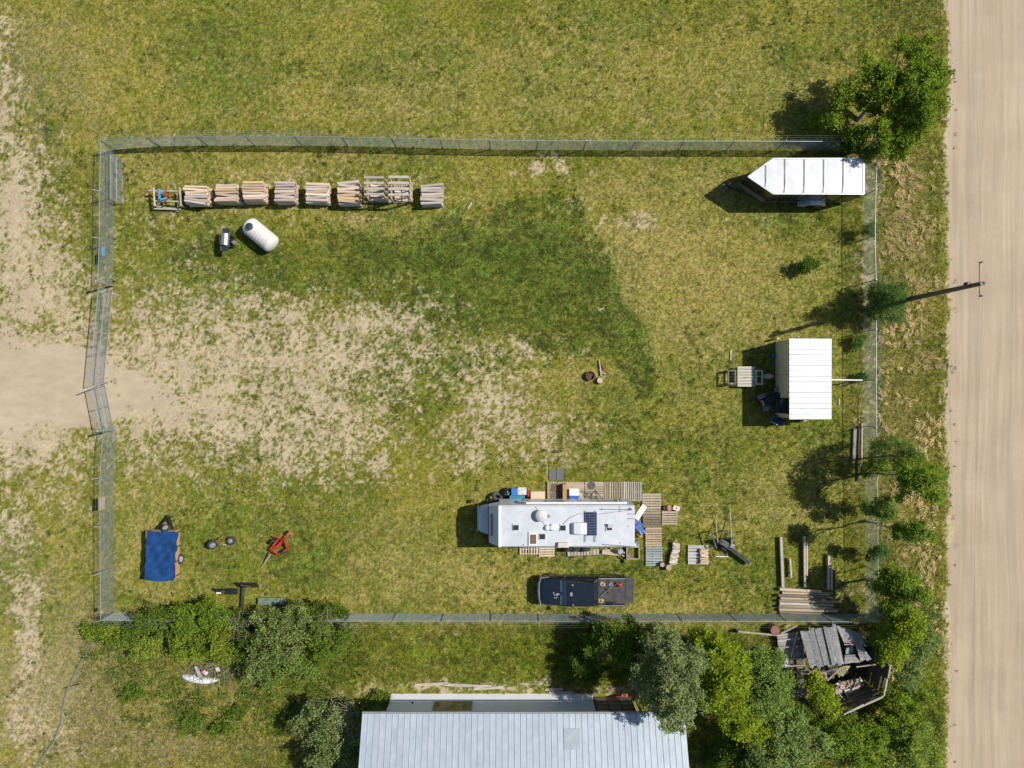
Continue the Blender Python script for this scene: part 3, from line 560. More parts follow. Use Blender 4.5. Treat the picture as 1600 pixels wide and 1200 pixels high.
MB().add([(hp.x - .48, hp.y + .5, slopez(hp.y + .5) + .045), (hp.x + .48, hp.y + .5, slopez(hp.y + .5) + .045), (hp.x + .48, hp.y - .5, slopez(hp.y - .5) + .045), (hp.x - .48, hp.y - .5, slopez(hp.y - .5) + .045), (hp.x - .48, hp.y + .5, hz - .4), (hp.x + .48, hp.y + .5, hz - .4), (hp.x + .48, hp.y - .5, hz - .2), (hp.x - .48, hp.y - .5, hz - .2)],
         [(0, 1, 2, 3), (0, 4, 5, 1), (1, 5, 6, 2), (2, 6, 7, 3), (3, 7, 4, 0)]).build('roof_patch', M('dull_patch_metal', (.345, .395, .43), .5, .25, .12, 4), bld)
# open porch under the east end of the roof: posts, slatted screen, red cloth
for x in (wx1 + 2.6, xr - .25): MB().box2((x - .07, ye - .35, 0), (x + .07, ye - .21, 3.8)).build('porch_post', dark_wood, bld)
for i in range(4):
    for j in range(3):
        c = ((wx1 + .45 + j * .8), yw + .12 + .0, .45 + i * .58); 
        m = MB(); m.box(c, (.74, .05, .5)); m.build('porch_plank', dark_wood if (i + j) % 3 else M('pinkish_plank', (.25, .18, .15), .8, 0, .2, 4), bld)
MB().box2((wx1 + .05, yw - .05, .1), (wx1 + 2.5, yw + .06, 2.5)).build('porch_screen', M('porch_dark', (.02, .02, .022), .9), bld)
t = thing('red_cloth', 'crumpled red cloth lying at the foot of the dark porch screen', 'cloth', W(970, 1088))
m = MB(); rr = random.Random(3); prof = []
for i in range(9):
    m.sphere(W(956 + i * 3.6, 1090 - rr.uniform(0, 3), .06), .12, 7, 4, (rr.uniform(.8, 1.5), rr.uniform(.5, .9), .5))
m.build('cloth', M('red_cloth', (.42, .07, .06), .8, 0, .25, 6), t, True)
# loose white boards along the north wall
wb = M('peeling_white_boards', (.46, .42, .36), .8, 0, .2, 4, objvar=.1, stretch=(1, 6, 6))
for i, (x0, x1, y, rz, lb) in enumerate(((648, 700, 1069, .05, 'short white board lying left of two others north of the building'), (692, 768, 1071, -.04, 'long white board lying north of the building wall'), (740, 786, 1075, .06, 'white board lying against a long one by the building wall'), (852, 880, 1077, .02, 'thin white board near the porch end of the building'), (858, 896, 1082, -.03, 'white board closest to the building wall near the porch'))):
    c = W((x0 + x1) / 2, y, .05); t = thing('white_board', lb, 'board', (c.x, c.y, 0), 0, 'white boards lying north of the building')
    piece('plank', wb, t, c, ((x1 - x0) / K, .17, .035), rz)
    piece('batten', wb, t, c + Vector((.1, .02, .035)), ((x1 - x0) / K * .6, .06, .03), rz + .04)

# ------------------------------------------------------------------ white-roofed shed
roofw = M('white_ribbed_roof', (.55, .575, .61), .4, 0, .06, 1.4, c2=(.63, .65, .68))
ply_wall = M('yellowed_plywood_wall', (.50, .46, .30), .8, 0, .12, 1.5, c2=(.54, .50, .34))
sx0, sx1, sy0, sy1 = 17.12, 19.78, -2.18, 2.82; zl, zr = 2.48, 2.2
shed = thing('white_roofed_shed', 'small open-fronted plywood shed with white ribbed metal roof', 'shed', ((sx0 + sx1) / 2, (sy0 + sy1) / 2, 0))
n = 15; wpn = (sy1 - sy0) / n
for i in range(n):
    y0 = sy0 + i * wpn; wpe = wpn - .022; m = MB()
    m.prism([(sx0 - .03, y0), (sx1 + .03, y0), (sx1 + .03, y0 + wpe), (sx0 - .03, y0 + wpe)], [zl - .02, zr - .02, zr - .02, zl - .02], [zl, zr, zr, zl])
    m.bar((sx0 - .03, y0 + .02, zl + .008), (sx1 + .03, y0 + .02, zr + .008), .035, .035)
    m.build('roof_panel', roofw, shed)
MB().prism([(sx0 + .01, sy0 + .03), (sx1 - .01, sy0 + .03), (sx1 - .01, sy1 - .04), (sx0 + .01, sy1 - .04)], [zl - .07, zr - .07, zr - .07, zl - .07], [zl - .045, zr - .045, zr - .045, zl - .045]).build('seam_underlay', M('dark_seam_underlay', (.06, .06, .06), .9), shed)  # dark underlay added below the panel gaps to darken seams, stop light leaks
MB().box2((sx0 + .02, .60, .05), (sx0 + .06, sy1 - .08, zl - .06)).build('front_wall', ply_wall, shed)
MB().box2((sx0 + .02, -.87, .05), (sx0 + .058, .585, zl - .06)).build('front_wall', ply_wall, shed)
MB().box2((sx0 + .02, sy0 + .06, .05), (sx0 + .06, sy0 + .32, zl - .06)).build('front_wall', ply_wall, shed)
MB().prism([(sx0 + .07, sy1 - .12), (sx1 - .1, sy1 - .12), (sx1 - .1, sy1 - .08), (sx0 + .07, sy1 - .08)], .05, [zl - .06, zr - .04, zr - .04, zl - .06]).build('side_wall', ply_wall, shed)
MB().prism([(sx0 + .07, sy0 + .06), (sx1 - .1, sy0 + .06), (sx1 - .1, sy0 + .1), (sx0 + .07, sy0 + .1)], .05, [zl - .06, zr - .04, zr - .04, zl - .06]).build('side_wall', ply_wall, shed)
MB().box2((sx1 - .14, sy0 + .11, .05), (sx1 - .1, sy1 - .13, zr - .04)).build('rear_wall', ply_wall, shed)
MB().box2((sx0 + .07, sy0 + .12, 0.0), (sx1 - .15, sy1 - .14, .06)).build('floor', M('grey_plank_floor', (.20, .19, .17), .9, 0, .2, 3), shed)
MB().box((sx0 - .06, sy1 + .1, .35), (.14, .1, .7)).build('corner_post', pale_wood, shed); MB().box((sx1 - .9, sy0 - .16, .25), (.2, .14, .5)).build('corner_post', pale_wood, shed)
MB().box2((sx1 + .02, sy0, zr - .16), (sx1 + .06, sy1, zr - .02)).build('fascia', M('brown_fascia', (.18, .12, .09), .7), shed)
MB().bar((sx0 + .55, sy1 + .02, 2.2), (sx0 + .55, sy1 + .09, 2.44), .1, .05).build('bracket', galv, shed)
# white pole and rope behind it
a, b = W(1298, 593.5, 1.5), W(1347, 594, 1.2)
t = thing('white_pole', 'white pole sticking out from behind the shed towards the fence', 'pole', (a.x, a.y, 0)); MB().cyl(a, b, .055, .045, 8).build('pole', white_metal, t, True)
t2 = MB().box((b.x, b.y, .6), (.07, .07, 1.2)).build('support', grey_wood, t)
pts = [W(1345, 597, 1.1), W(1347, 608, .5), W(1346, 622, .15), W(1343, 640, .08), W(1342, 664, .05)]
t = thing('rope', 'pale rope trailing on the grass from the white pole along the fence', 'rope', pts[-1]); MB().tube(pts, .018, 5).build('strand', M('pale_rope', (.45, .36, .22), .9), t, True)

# ------------------------------------------------------------------ V-nosed cargo trailer
tw = M('white_trailer_roof', (.53, .545, .57), .4, 0, .05, .9, c2=(.66, .665, .68)); tb = M('bronze_trailer_skin', (.045, .035, .024), .22, .35, .35, 2, c2=(.075, .06, .045)); alu = M('bright_aluminium', (.48, .51, .55), .3, .8, .12, 6)
roofP = [(14.56, 12.80), (16.14, 11.74), (21.73, 11.74), (21.73, 13.92), (16.14, 13.92)]
trl = thing('cargo_trailer', 'bronze V-nosed cargo trailer with white seamed roof by the northeast fence', 'trailer', (18.5, 12.8, 0))
MB().prism(roofP, .42, 2.38).build('body', tb, trl)
sc_ = lambda P, f: [(18.2 + (x - 18.2) * f, 12.83 + (y - 12.83) * f) for x, y in P]
cuts = [14.56, 15.62, 16.80, 18.0, 19.2, 20.4, 21.66]
def vy(x): # half width at x
    return 1.045 if x >= 16.14 else max(.02, 1.045 * (x - 14.60) / (16.14 - 14.60))
for a, b in zip(cuts, cuts[1:]):
    xs_ = [a + .02, b - .02] if not (a < 16.14 < b) else [a + .02, 16.14, b - .02]
    lo = [(x, 12.83 - vy(x)) for x in xs_]; hi = [(x, 12.83 + vy(x)) for x in xs_][::-1]
    P_ = lo + hi; nP = len(P_); cx = (a + b) / 2
    m = MB(); ring = [(x, y, 2.388 + .012 * math.sin(x * 9)) for x, y in P_]; m.prism(P_, 2.37, [2.392] * nP)
    # slight crown and dents in the sheet
    m.build('roof_panel', tw, trl)
seam = M('grey_roof_sealant', (.20, .19, .18), .7)
for x in cuts[1:-1]: MB().add([(x - .075, 12.83 - vy(x) * .99, 2.397), (x + .03, 12.83 - vy(x) * .5, 2.397), (x - .02, 12.83 + .3, 2.397), (x + .01, 12.83 + vy(x) * .99, 2.397), (x + .085, 12.83 + vy(x) * .99, 2.397), (x + .075, 12.83 + .3, 2.397), (x + .075, 12.83 - vy(x) * .5, 2.397), (x + .02, 12.83 - vy(x) * .99, 2.397)], [(0, 7, 6, 1), (1, 6, 5, 2), (2, 5, 4, 3)]).build('roof_seam', seam, trl)
for a, b in zip(roofP, roofP[1:] + roofP[:1]): MB().bar((*a, 2.38), (*b, 2.38), .07, .05).build('roof_trim', alu, trl)
def wallrib(a, b, z0, z1, mat, name, off=.012):
    d = (Vector((*b, 0)) - Vector((*a, 0))).normalized(); nrm = Vector((d.y, -d.x, 0)) * off
    MB().add([Vector((*a, z0)) + nrm, Vector((*b, z0)) + nrm, Vector((*b, z1)) + nrm, Vector((*a, z1)) + nrm, Vector((*a, z0)) - nrm, Vector((*b, z0)) - nrm, Vector((*b, z1)) - nrm, Vector((*a, z1)) - nrm], [(0, 1, 2, 3), (4, 7, 6, 5), (0, 4, 5, 1), (1, 5, 6, 2), (2, 6, 7, 3), (3, 7, 4, 0)]).build(name, mat, trl)
wallrib(roofP[0], roofP[1], .38, .98, alu, 'stone_guard'); wallrib(roofP[4], roofP[0], .38, .98, alu, 'stone_guard')
wallrib(roofP[1], roofP[2], .40, .46, alu, 'side_rail'); wallrib(roofP[3], roofP[4], .40, .46, alu, 'side_rail')
for f in (.2, .4, .62, .82): 
    x = 16.14 + 5.59 * f; MB().box2((x - .015, 11.715, .46), (x + .015, 11.74, 2.34)).build('wall_seam', dark_steel, trl)
fx0, fx1 = 18.36, 20.16
fm = MB(); secs = []
for i in range(9):
    t_ = i / 8; x = fx0 + (fx1 - fx0) * t_; z = .52 + .36 * min(1, 3.2 * min(t_, 1 - t_)); secs.append((x, z))
for k, (xa, xb) in enumerate(((0, 4), (4, 8))):
    m = MB(); vs = []
    for (x, z) in secs[xa:xb + 1]: vs += [(x, 11.735, z + .02), (x, 11.46, z), (x, 11.44, z - .1)]
    nn = len(vs) // 3; m.add(vs, [(3 * i + j, 3 * i + 3 + j, 3 * i + 4 + j, 3 * i + 1 + j) for i in range(nn - 1) for j in range(2)]); m.build('fender', alu, trl)
def wheel(parent, c, axis, r, w, name='wheel', rim=None, world=True):
    ax = Vector(axis).normalized(); c = Vector(c); m = MB()
    m.torus(c, ax, r - w * .45, w * .5, 22, 8); t_ = m.build(name, rubber, parent, True, world)
    m = MB(); m.cyl(c - ax * w * .40, c + ax * w * .40, r * .60, r * .60, 16); m.cyl(c + ax * w * .40, c + ax * w * .47, r * .3, r * .2, 10); m.cyl(c - ax * w * .47, c - ax * w * .40, r * .2, r * .3, 10)
    rm = m.build('rim', rim or rim_m, None, True); 
    off = abs_loc(parent) if world else Vector((0, 0, 0))
    rm.data.transform(Matrix.Translation(-off)); rm.parent = t_
    return t_
for x in (18.82, 19.72): wheel(trl, (x, 11.57, .34), (0, 1, 0), .34, .22); wheel(trl, (x, 14.0, .34), (0, 1, 0), .34, .22)
MB().bar((14.7, 12.4, .46), (13.72, 12.82, .46), .1, .12).bar((14.7, 13.2, .46), (13.72, 12.82, .46), .1, .12).build('tongue', dark_steel, trl)
MB().cyl((13.95, 12.83, .05), (13.95, 12.83, .95), .04, .04, 8).bar((13.95, 12.83, .93), (13.75, 12.7, .93), .03, .03).cyl((13.95, 12.83, 0), (13.95, 12.83, .08), .12, .12, 10).build('jack', galv, trl, True)
MB().sphere((13.64, 12.82, .5), .09, 8, 6, (1.4, .8, .7)).build('coupler', galv, trl, True)

# ------------------------------------------------------------------ utility pole beside the road
pb = W(1389, 474); up = thing('utility_pole', 'tall wooden utility pole on the verge with its top over the road', 'utility pole', pb)
MB().cyl(pb, (pb.x, pb.y, 9.05), .17, .115, 12).build('pole', pole_m, up, True)
tp = Vector((pb.x, pb.y, 9.05))
MB().cyl(tp, tp + Vector((0, 0, .05)), .10, .08, 10).build('pole_cap', dark_steel, up, True)
MB().bar(tp + Vector((.1, -.35, -.25)), tp + Vector((.1, 1.0, -.25)), .022, .05).build('crossarm', M('dull_arm', (.27, .225, .165), .9), up)
MB().sphere(tp + Vector((.2, .05, -.1)), .13, 10, 6, (1, .7, 1)).build('insulator', M('glazed_grey_insulator', (.16, .18, .19), .4), up, True)
for dy in (-.62, 1.15):
    q = MB().cyl(tp + Vector((.13, dy, -.32)), tp + Vector((.13, dy, -.05)), .035, .055, 8).build('insulator', dark_steel, up, True)
MB().bar(tp + Vector((.1, -.35, -.25)), tp + Vector((.13, -.62, -.25)), .04, .05).bar(tp + Vector((.1, 1., -.25)), tp + Vector((.13, 1.15, -.25)), .03, .04).build('bracket', M('dull_bracket', (.15, .14, .13), .8), up)
MB().cyl(tp + Vector((-.25, .1, -.9)), tp + Vector((-.25, .1, -.55)), .1, .1, 10).build('junction_can', dark_steel, up, True)

for dx, dy0, lb in ((.13, 1.15, 'thin power line running off from the north insulator of the pole'), (.13, -.62, 'thin power line running off from the south insulator of the pole')):
    q0 = tp + Vector((dx, dy0, -.03)); t = thing('power_line', lb, 'power line', q0, 0, 'power lines at the pole'); sg = 1 if dy0 > 0 else -1
    MB().tube([q0 + Vector((.004 * i * i, sg * 4.0 * i, -.9 * (1 - (1 - i / 6.) ** 2))) for i in range(7)], .005, 4).build('conductor', wire_m, t)
# ------------------------------------------------------------------ motorhome
def lp(px, py, h): return W(px, py, h)
rx0, rx1, ry1, ry0 = -.80, 7.44, -7.36, -9.90; rh = 3.2
rv = thing('motorhome', 'white motorhome with solar panel, domes and vents on its flat roof', 'motorhome', (3.3, -8.6, 0))
m = MB(); m.loft([[(x, ry0 + .03, .55), (x, ry1 - .03, .55), (x, ry1, .75), (x, ry1, rh - .1), (x, ry1 - .08, rh), (x, ry0 + .08, rh), (x, ry0, rh - .1), (x, ry0, .75)] for x in (rx0, rx1)])
m.build('body', white_frp, rv)
cap = M('shaded_cab_paint', (.62, .66, .70), .35, 0, .05, 2)
cx = -1.42
MB().loft([[(rx0, ry0 + .01, 1.75), (rx0, ry1 - .01, 1.75), (rx0, ry1 - .01, rh - .12), (rx0, ry1 - .1, rh - .02), (rx0, ry0 + .1, rh - .02), (rx0, ry0 + .01, rh - .12)], [(cx, ry0 + .12, 1.82), (cx, ry1 - .12, 1.82), (cx, ry1 - .12, 2.35), (cx, ry1 - .2, 2.45), (cx, ry0 + .2, 2.45), (cx, ry0 + .12, 2.35)]]).build('cabover', cap, rv)
q = MB().add([(-1.36, -9.35, 2.53), (-1.36, -7.95, 2.53), (-1.12, -7.95, 2.82), (-1.12, -9.35, 2.82)], [(0, 1, 2, 3)]); q.add([(-1.20, -9.3, 2.60), (-1.20, -8.0, 2.60), (-1.0, -8.0, 2.85), (-1.0, -9.3, 2.85)], []); 
MB().bar((-1.24, -9.3, 2.70), (-1.24, -7.95, 2.70), .16, .05, (.7, 0, .7)).build('cabover_window', M('dark_rubber_trim', (.03, .035, .035), .5), rv)
MB().bar((-.74, ry0 + .02, rh - .01), (-.74, ry1 - .02, rh - .01), .16, .07).build('front_trim', white_metal, rv)
hood = M('shade_blue_hood_paint', (.58, .66, .74), .3, 0, .05, 2)  # cab and hood whites tinted blue for the shade on them
MB().loft([[(-.8, ry0 + .35, .5), (-.8, ry1 - .3, .5), (-.8, ry1 - .3, 1.45), (-.8, ry0 + .35, 1.45)], [(-1.45, ry0 + .38, .5), (-1.45, ry1 - .33, .5), (-1.45, ry1 - .33, 1.32), (-1.45, ry0 + .38, 1.32)], [(-2.0, ry0 + .5, .5), (-2.0, ry1 - .45, .5), (-2.0, ry1 - .45, 1.12), (-2.0, ry0 + .5, 1.12)], [(-2.12, ry0 + .62, .55), (-2.12, ry1 - .58, .55), (-2.12, ry1 - .6, 1.0), (-2.12, ry0 + .65, 1.0)]]).build('hood', hood, rv, False, True, .03)
MB().add([(-1.52, ry0 + .42, 1.33), (-1.52, ry1 - .36, 1.33), (-1.0, ry1 - .34, 1.80), (-1.0, ry0 + .4, 1.80), (-1.0, ry1 - .34, 1.30), (-1.0, ry0 + .4, 1.30)], [(0, 1, 2, 3), (1, 4, 2), (0, 3, 5), (0, 5, 4, 1), (2, 4, 5, 3)]).build('windshield', glass, rv)
MB().bar((-2.18, ry0 + .5, .6), (-2.18, ry1 - .45, .6), .12, .2).build('bumper', M('chrome', (.6, .62, .65), .2, .9), rv)
MB().bar((-1.95, -8.4, 1.22), (-1.62, -8.05, 1.32), .02, .05).build('hood_crease', white_metal, rv)
for yy in (-7.9, -9.3): MB().cyl((-2.13, yy, .85), (-2.10, yy, .85), .1, .1, 12).build('headlight', M('headlight_glass', (.5, .52, .55), .15), rv)
for yy, sg in ((ry1 - .12, 1), (ry0 + .12, -1)):
    for x in (-1.2, 4.7): wheel(rv, (x, yy - sg * .12, .38), (0, 1, 0), .38, .26)
    mi = MB().box((-1.55, yy + sg * .18, 1.5), (.1, .2, .3)).build('mirror', dark_steel, rv); 
# north side: windows, door, awning
for x0, x1, z0, z1 in ((.2, 1.1, 1.6, 2.3), (2.0, 3.3, 1.5, 2.3), (5.4, 6.6, 1.5, 2.2)):
    w = MB().box2((x0, ry1, z0), (x1, ry1 + .02, z1)).build('window', dark_steel, rv); MB().box2((x0 + .06, ry1 + .02, z0 + .06), (x1 - .06, ry1 + .027, z1 - .06)).build('pane', glass, w)
dr = MB().box2((4.2, ry1, .65), (4.9, ry1 + .025, 2.5)).build('door', white_metal, rv); MB().box2((4.28, ry1 + .025, 1.5), (4.36, ry1 + .06, 1.6)).build('handle', dark_steel, dr)
MB().cyl((.85, ry1 + .11, 2.98), (7.0, ry1 + .11, 2.98), .085, .085, 12).build('awning_roll', white_metal, rv, True)
for x in (.95, 6.8): MB().bar((x, ry1 + .1, 2.95), (x, ry1 + .06, 1.0), .05, .04, (0, 1, 0)).build('awning_arm', galv, rv)
MB().box2((rx0 + .1, ry1 - .015, 2.05), (rx1 - .2, ry1 + .008, 2.22)).build('stripe', M('faded_blue_stripe', (.25, .36, .45), .5), rv)
# roof gear (pixel centres at roof height)
def R_(px, py): return W(px, py, rh)
rgrey = M('vent_frame', (.56, .57, .58), .6); rblk = M('smoked_vent_lid', (.035, .04, .045), .25)
for (px, py) in ((806.5, 824), (879.7, 824.6), (847.8, 838)):
    c = R_(px, py); v = MB().box(c + Vector((0, 0, .03)), (.42, .42, .06)).build('roof_vent', rgrey, rv); MB().box(c + Vector((0, 0, .085)), (.30, .30, .05)).build('lid', rblk, v)
c = R_(952, 824); v = MB().box(c + Vector((0, 0, .03)), (.42, .42, .06)).build('roof_vent', rgrey, rv); MB().box(c + Vector((.05, .12, .17)), (.32, .3, .02), 0, .5).build('lid', rgrey, v); MB().box(c + Vector((0, 0, .064)), (.32, .32, .01)).build('opening', rblk, v)
c = R_(833.2, 841.5); v = MB().box(c + Vector((0, 0, .04)), (.56, .80, .08)).build('skylight', white_metal, rv); MB().box(c + Vector((0, -.02, .085)), (.36, .56, .04)).build('pane', M('brown_skylight', (.19, .105, .065), .25, 0, .15, 3), v)
c = R_(845.5, 804.5); v = MB().rev([(0, .10), (.22, .12), (.24, .36), (.30, .37), (.38, .30), (.43, .12), (.435, .02)], c, 'z', 24).build('satellite_dome', M('beige_dome', (.55, .55, .53), .5), rv, True)
c = R_(858, 806); MB().rev([(0, .09), (.10, .09), (.13, .05)], c, 'z', 14).build('pipe_vent', M('grey_plastic', (.3, .3, .3), .6), rv, True)
for px, py, rr_ in ((855.2, 824.3, .17), (863, 823.8, .21)):
    c = R_(px, py); MB().rev([(0, rr_), (.10, rr_), (.2, rr_ * .7), (.23, .02)], c, 'z', 18).build('white_dome', M('pale_dome', (.66, .67, .67), .5), rv, True)
MB().rev([(0, .2), (.04, .2), (.05, .02)], R_(869, 823.5), 'z', 16).build('vent_cover', white_metal, rv, True)
ac0, ac1 = R_(893, 834), R_(916, 815.5)
MB().loft([[(x, ac0.y + e, rh), (x, ac1.y - e, rh), (x, ac1.y - e, rh + z), (x, ac1.y - e - .08, rh + z + .04), (x, ac0.y + e + .08, rh + z + .04), (x, ac0.y + e, rh + z)] for x, e, z in ((ac0.x, .1, .1), (ac0.x + .12, .02, .26), (ac0.x + .5, 0, .32), (ac1.x, 0, .32))]).build('air_conditioner', white_metal, rv, False, True, .02)
s0, s1 = W(917.3, 836.8, rh + .16), W(932.6, 800.2, rh + .16)
pan = MB().box2((s0.x, s0.y, rh + .12), (s1.x, s1.y, rh + .16)).build('solar_panel', M('panel_frame', (.32, .36, .42), .4, .4), rv)
cell = M('solar_cell', (.018, .028, .075), .18, 0, .25, 3, objvar=.2)
cw, ch = (s1.x - s0.x) / 4, (s1.y - s0.y) / 9
for i in range(4):
    for j in range(9): piece('cell', cell, pan, (s0.x + cw * (i + .5), s0.y + ch * (j + .5), rh + .163), (cw * .90, ch * .90, .008))
for px in (915.2, 930.5): MB().bar(W(px, 798, rh + .1), W(px, 847, rh + .1), .03, .04).build('panel_rail', M('dark_rail', (.12, .12, .13), .5, .5), rv)
MB().tube([W(876, 823, rh + .02), W(890, 809, rh + .02), W(904, 803, rh + .02), W(915, 802.5, rh + .03), W(936, 803.5, rh + .02), W(955, 800.5, rh + .02), W(985, 797, rh + .02)], .018, 5).build('cable', M('grey_cable', (.30, .30, .31), .6), rv, True)
MB().tube([W(836, 791, rh + .02), W(842, 799, rh + .02), W(848, 815, rh + .02), W(853, 823, rh + .02)], .014, 5).build('cable', MATS['grey_cable'], rv, True)
MB().bar(W(939, 795.7, rh + .12), W(988, 796, rh + .12), .03, .03).bar(W(943, 793.5, rh + .12), W(943, 798, rh + .12), .02, .02).bar(W(970, 791, rh + .1), W(970, 800.5, rh + .1), .02, .02).build('antenna', M('grey_rod', (.22, .22, .23), .5, .5), rv)
MB().cyl(W(985.3, 795.7, rh), W(985.3, 795.7, rh + .12), .07, .07, 10).build('antenna_base', dark_steel, rv, True)
for py in (803, 810.5): MB().bar(W(982, py, rh + .05), W(992.5, py, rh + .05), .025, .03).cyl(W(982, py, rh), W(982, py, rh + .06), .03, .02, 6).build('grab_rail', MATS['grey_rod'], rv)
MB().box2(W(871.5, 854.6, rh) - Vector((0, 0, .3)), W(889, 848, rh + .22)).build('storage_box', M('beige_box', (.60, .54, .46), .6), rv, False, True, .02)
MB().bar(W(942, 850.5, rh + .05), W(986, 854, rh + .05), .035, .04).bar(W(947, 854, rh + .02), W(972, 855, rh + .02), .03, .03).build('side_rail', MATS['grey_rod'], rv)
for px, py in ((818, 851), (982, 822), (969, 848)): MB().rev([(0, .04), (.05, .03)], W(px, py, rh), 'z', 8).build('roof_plug', MATS['grey_plastic'], rv)
MB().box2((rx1, ry0 + .1, .7), (rx1 + .05, ry1 - .1, 2.9)).build('rear_wall_trim', white_frp, rv)
MB().bar((rx1 + .12, -7.8, .8), (rx1 + .12, -7.8, 3.25), .03, .03, (1, 0, 0)).bar((rx1 + .12, -8.15, .8), (rx1 + .12, -8.15, 3.25), .03, .03, (1, 0, 0)).build('ladder', galv, rv)
stn = M('dirt_stain', (.50, .50, .50), .6)
# ------------------------------------------------------------------ pickup truck (facing west)
navy = M('navy_black_paint', (.010, .016, .026), .16, 0, .25, 2, coat=.8)
blackp = M('faded_black_plastic', (.035, .035, .037), .65, 0, .2, 5)
pk = thing('pickup_truck', 'dark navy pickup with open tailgate parked along the south fence', 'pickup truck', (4.7, -13.2, 0))
fx = 1.72; n_y, s_y = -12.28, -14.18; cy_ = (n_y + s_y) / 2
def psec(x, w, zb, zt, sh=.16):
    return [(x, cy_ - w + .05, zb), (x, cy_ + w - .05, zb), (x, cy_ + w, zb + .15), (x, cy_ + w - .03, zt - sh), (x, cy_ + w - .14, zt - .03), (x, cy_ + w * .55, zt), (x, cy_ - w * .55, zt), (x, cy_ - w + .14, zt - .03), (x, cy_ - w + .03, zt - sh), (x, cy_ - w, zb + .15)]
MB().loft([psec(fx, .70, .5, .86), psec(fx + .10, .84, .42, .98), psec(fx + .35, .92, .38, 1.04), psec(fx + 1.42, .95, .36, 1.10)]).build('hood', navy, pk, True)
MB().loft([psec(fx + 1.424, .95, .36, 1.10), psec(fx + 1.6, .95, .36, 1.08), psec(fx + 3.72, .95, .36, 1.08)]).build('cab', navy, pk, True)
wv = .68
def gsec(x, w, z): return (x, cy_ - w, z), (x, cy_ + w, z)
a0, b0 = gsec(fx + 1.40, .86, 1.09); a1, b1 = gsec(fx + 1.98, .70, 1.66); a2, b2 = gsec(fx + 3.40, .70, 1.66); a3, b3 = gsec(fx + 3.70, .84, 1.09)
MB().add([a0, b0, a1, b1, a2, b2, a3, b3], [(0, 1, 3, 2), (2, 3, 5, 4), (4, 5, 7, 6), (0, 2, 4, 6), (1, 7, 5, 3), (0, 6, 7, 1)]).build('greenhouse', glass, pk)
MB().prism([(fx + 1.95, cy_ - .73), (fx + 3.42, cy_ - .73), (fx + 3.42, cy_ + .73), (fx + 1.95, cy_ + .73)], 1.655, 1.71).build('roof', navy, pk, False, True, .025)
lerp3 = lambda p, q, f: tuple(Vector(p).lerp(Vector(q), f))
wsm = MB(); e = .012
for (f0, f1, nm, mt) in ((.04, .60, 'windshield', M('blue_reflection_glass', (.02, .10, .17), .08, 0, .2, 2)), (.62, .97, 'reflection_band', M('grey_reflection', (.09, .09, .095), .35, 0, .4, 5))):  # reflections put into the glass colour: blue below, grey band above
    P0, P1 = lerp3(a0, a1, f0), lerp3(b0, b1, f0); P2, P3 = lerp3(b0, b1, f1), lerp3(a0, a1, f1); up_ = Vector((-.7, 0, .7)) * e
    MB().add([Vector(p_) + up_ for p_ in (P0, P1, P2, P3)] + [Vector(p_) + up_ * .3 for p_ in (P0, P1, P2, P3)], [(0, 1, 2, 3), (4, 7, 6, 5), (0, 4, 5, 1), (1, 5, 6, 2), (2, 6, 7, 3), (3, 7, 4, 0)]).build(nm, mt, pk)
for A_, B_ in ((a0, a1), (b0, b1), (a3, a2), (b3, b2)): MB().bar(A_, B_, .07, .05).build('pillar', navy, pk)
MB().bar(lerp3(a0, b0, .03), lerp3(a0, b0, .97), .035, .03).build('wiper_cowl', M('grey_trim', (.32, .34, .36), .4, .3), pk)
for k in (0, 1):
    yy = cy_ + (.955 if k else -.955); MB().box2((fx + 2.72, yy - .006, .5), (fx + 2.735, yy + .004, 1.07)).build('door_seam', blackp, pk); MB().box2((fx + 2.5, yy - .02, .92), (fx + 2.66, yy + .02, .96)).build('door_handle', blackp, pk)
    MB().box((fx + 1.62, yy + (.13 if k else -.13), 1.16), (.12, .2, .16)).bar((fx + 1.62, yy - (.05 if k else -.05), 1.13), (fx + 1.62, yy + (.1 if k else -.1), 1.15), .04, .04).build('mirror', blackp, pk)
    MB().box2((fx + .06, cy_ + (.45 if k else -.8), .62), (fx + .10, cy_ + (.8 if k else -.45), .8)).build('headlight', MATS['headlight_glass'], pk)
MB().loft([[(fx - .10 + o, cy_ + y_, .42), (fx + .02 + o, cy_ + y_, .42), (fx + .02 + o, cy_ + y_, .66), (fx - .10 + o, cy_ + y_, .66)] for y_, o in ((-.9, .16), (-.5, .03), (0, 0), (.5, .03), (.9, .16))]).build('bumper', MATS['chrome'], pk)
MB().tube([(fx + .12, cy_ - .86, .98), (fx + .03, cy_ - .5, .9), (fx + .0, cy_, .89), (fx + .03, cy_ + .5, .9), (fx + .12, cy_ + .86, .98), (fx + .6, cy_ + .93, 1.0)], .02, 6).build('front_molding', M('pale_grey_molding', (.45, .49, .53), .4, .2), pk, True)
bx0, bx1 = fx + 3.74, fx + 5.52
bedg = M('scuffed_bed_liner', (.040, .040, .042), .8, 0, .35, 3, c2=(.07, .068, .068))
MB().box2((bx0, s_y + .06, .60), (bx1, n_y - .06, .66)).build('bed_floor', bedg, pk)
for yy, sg in ((n_y, -1), (s_y, 1)): MB().loft([[(x, yy, .42), (x, yy + sg * .1, .42), (x, yy + sg * .12, 1.06), (x, yy + sg * .03, 1.08), (x, yy - sg * .0, .95)] for x in (bx0, bx1)]).build('bed_side', navy, pk); 
for yy, sg in ((n_y, -1), (s_y, 1)): MB().bar((bx0 + .05, yy + sg * .09, 1.10), (bx1 - .05, yy + sg * .09, 1.10), .05, .04).build('bed_rail', M('pale_bed_rail', (.42, .43, .45), .35, .6), pk)
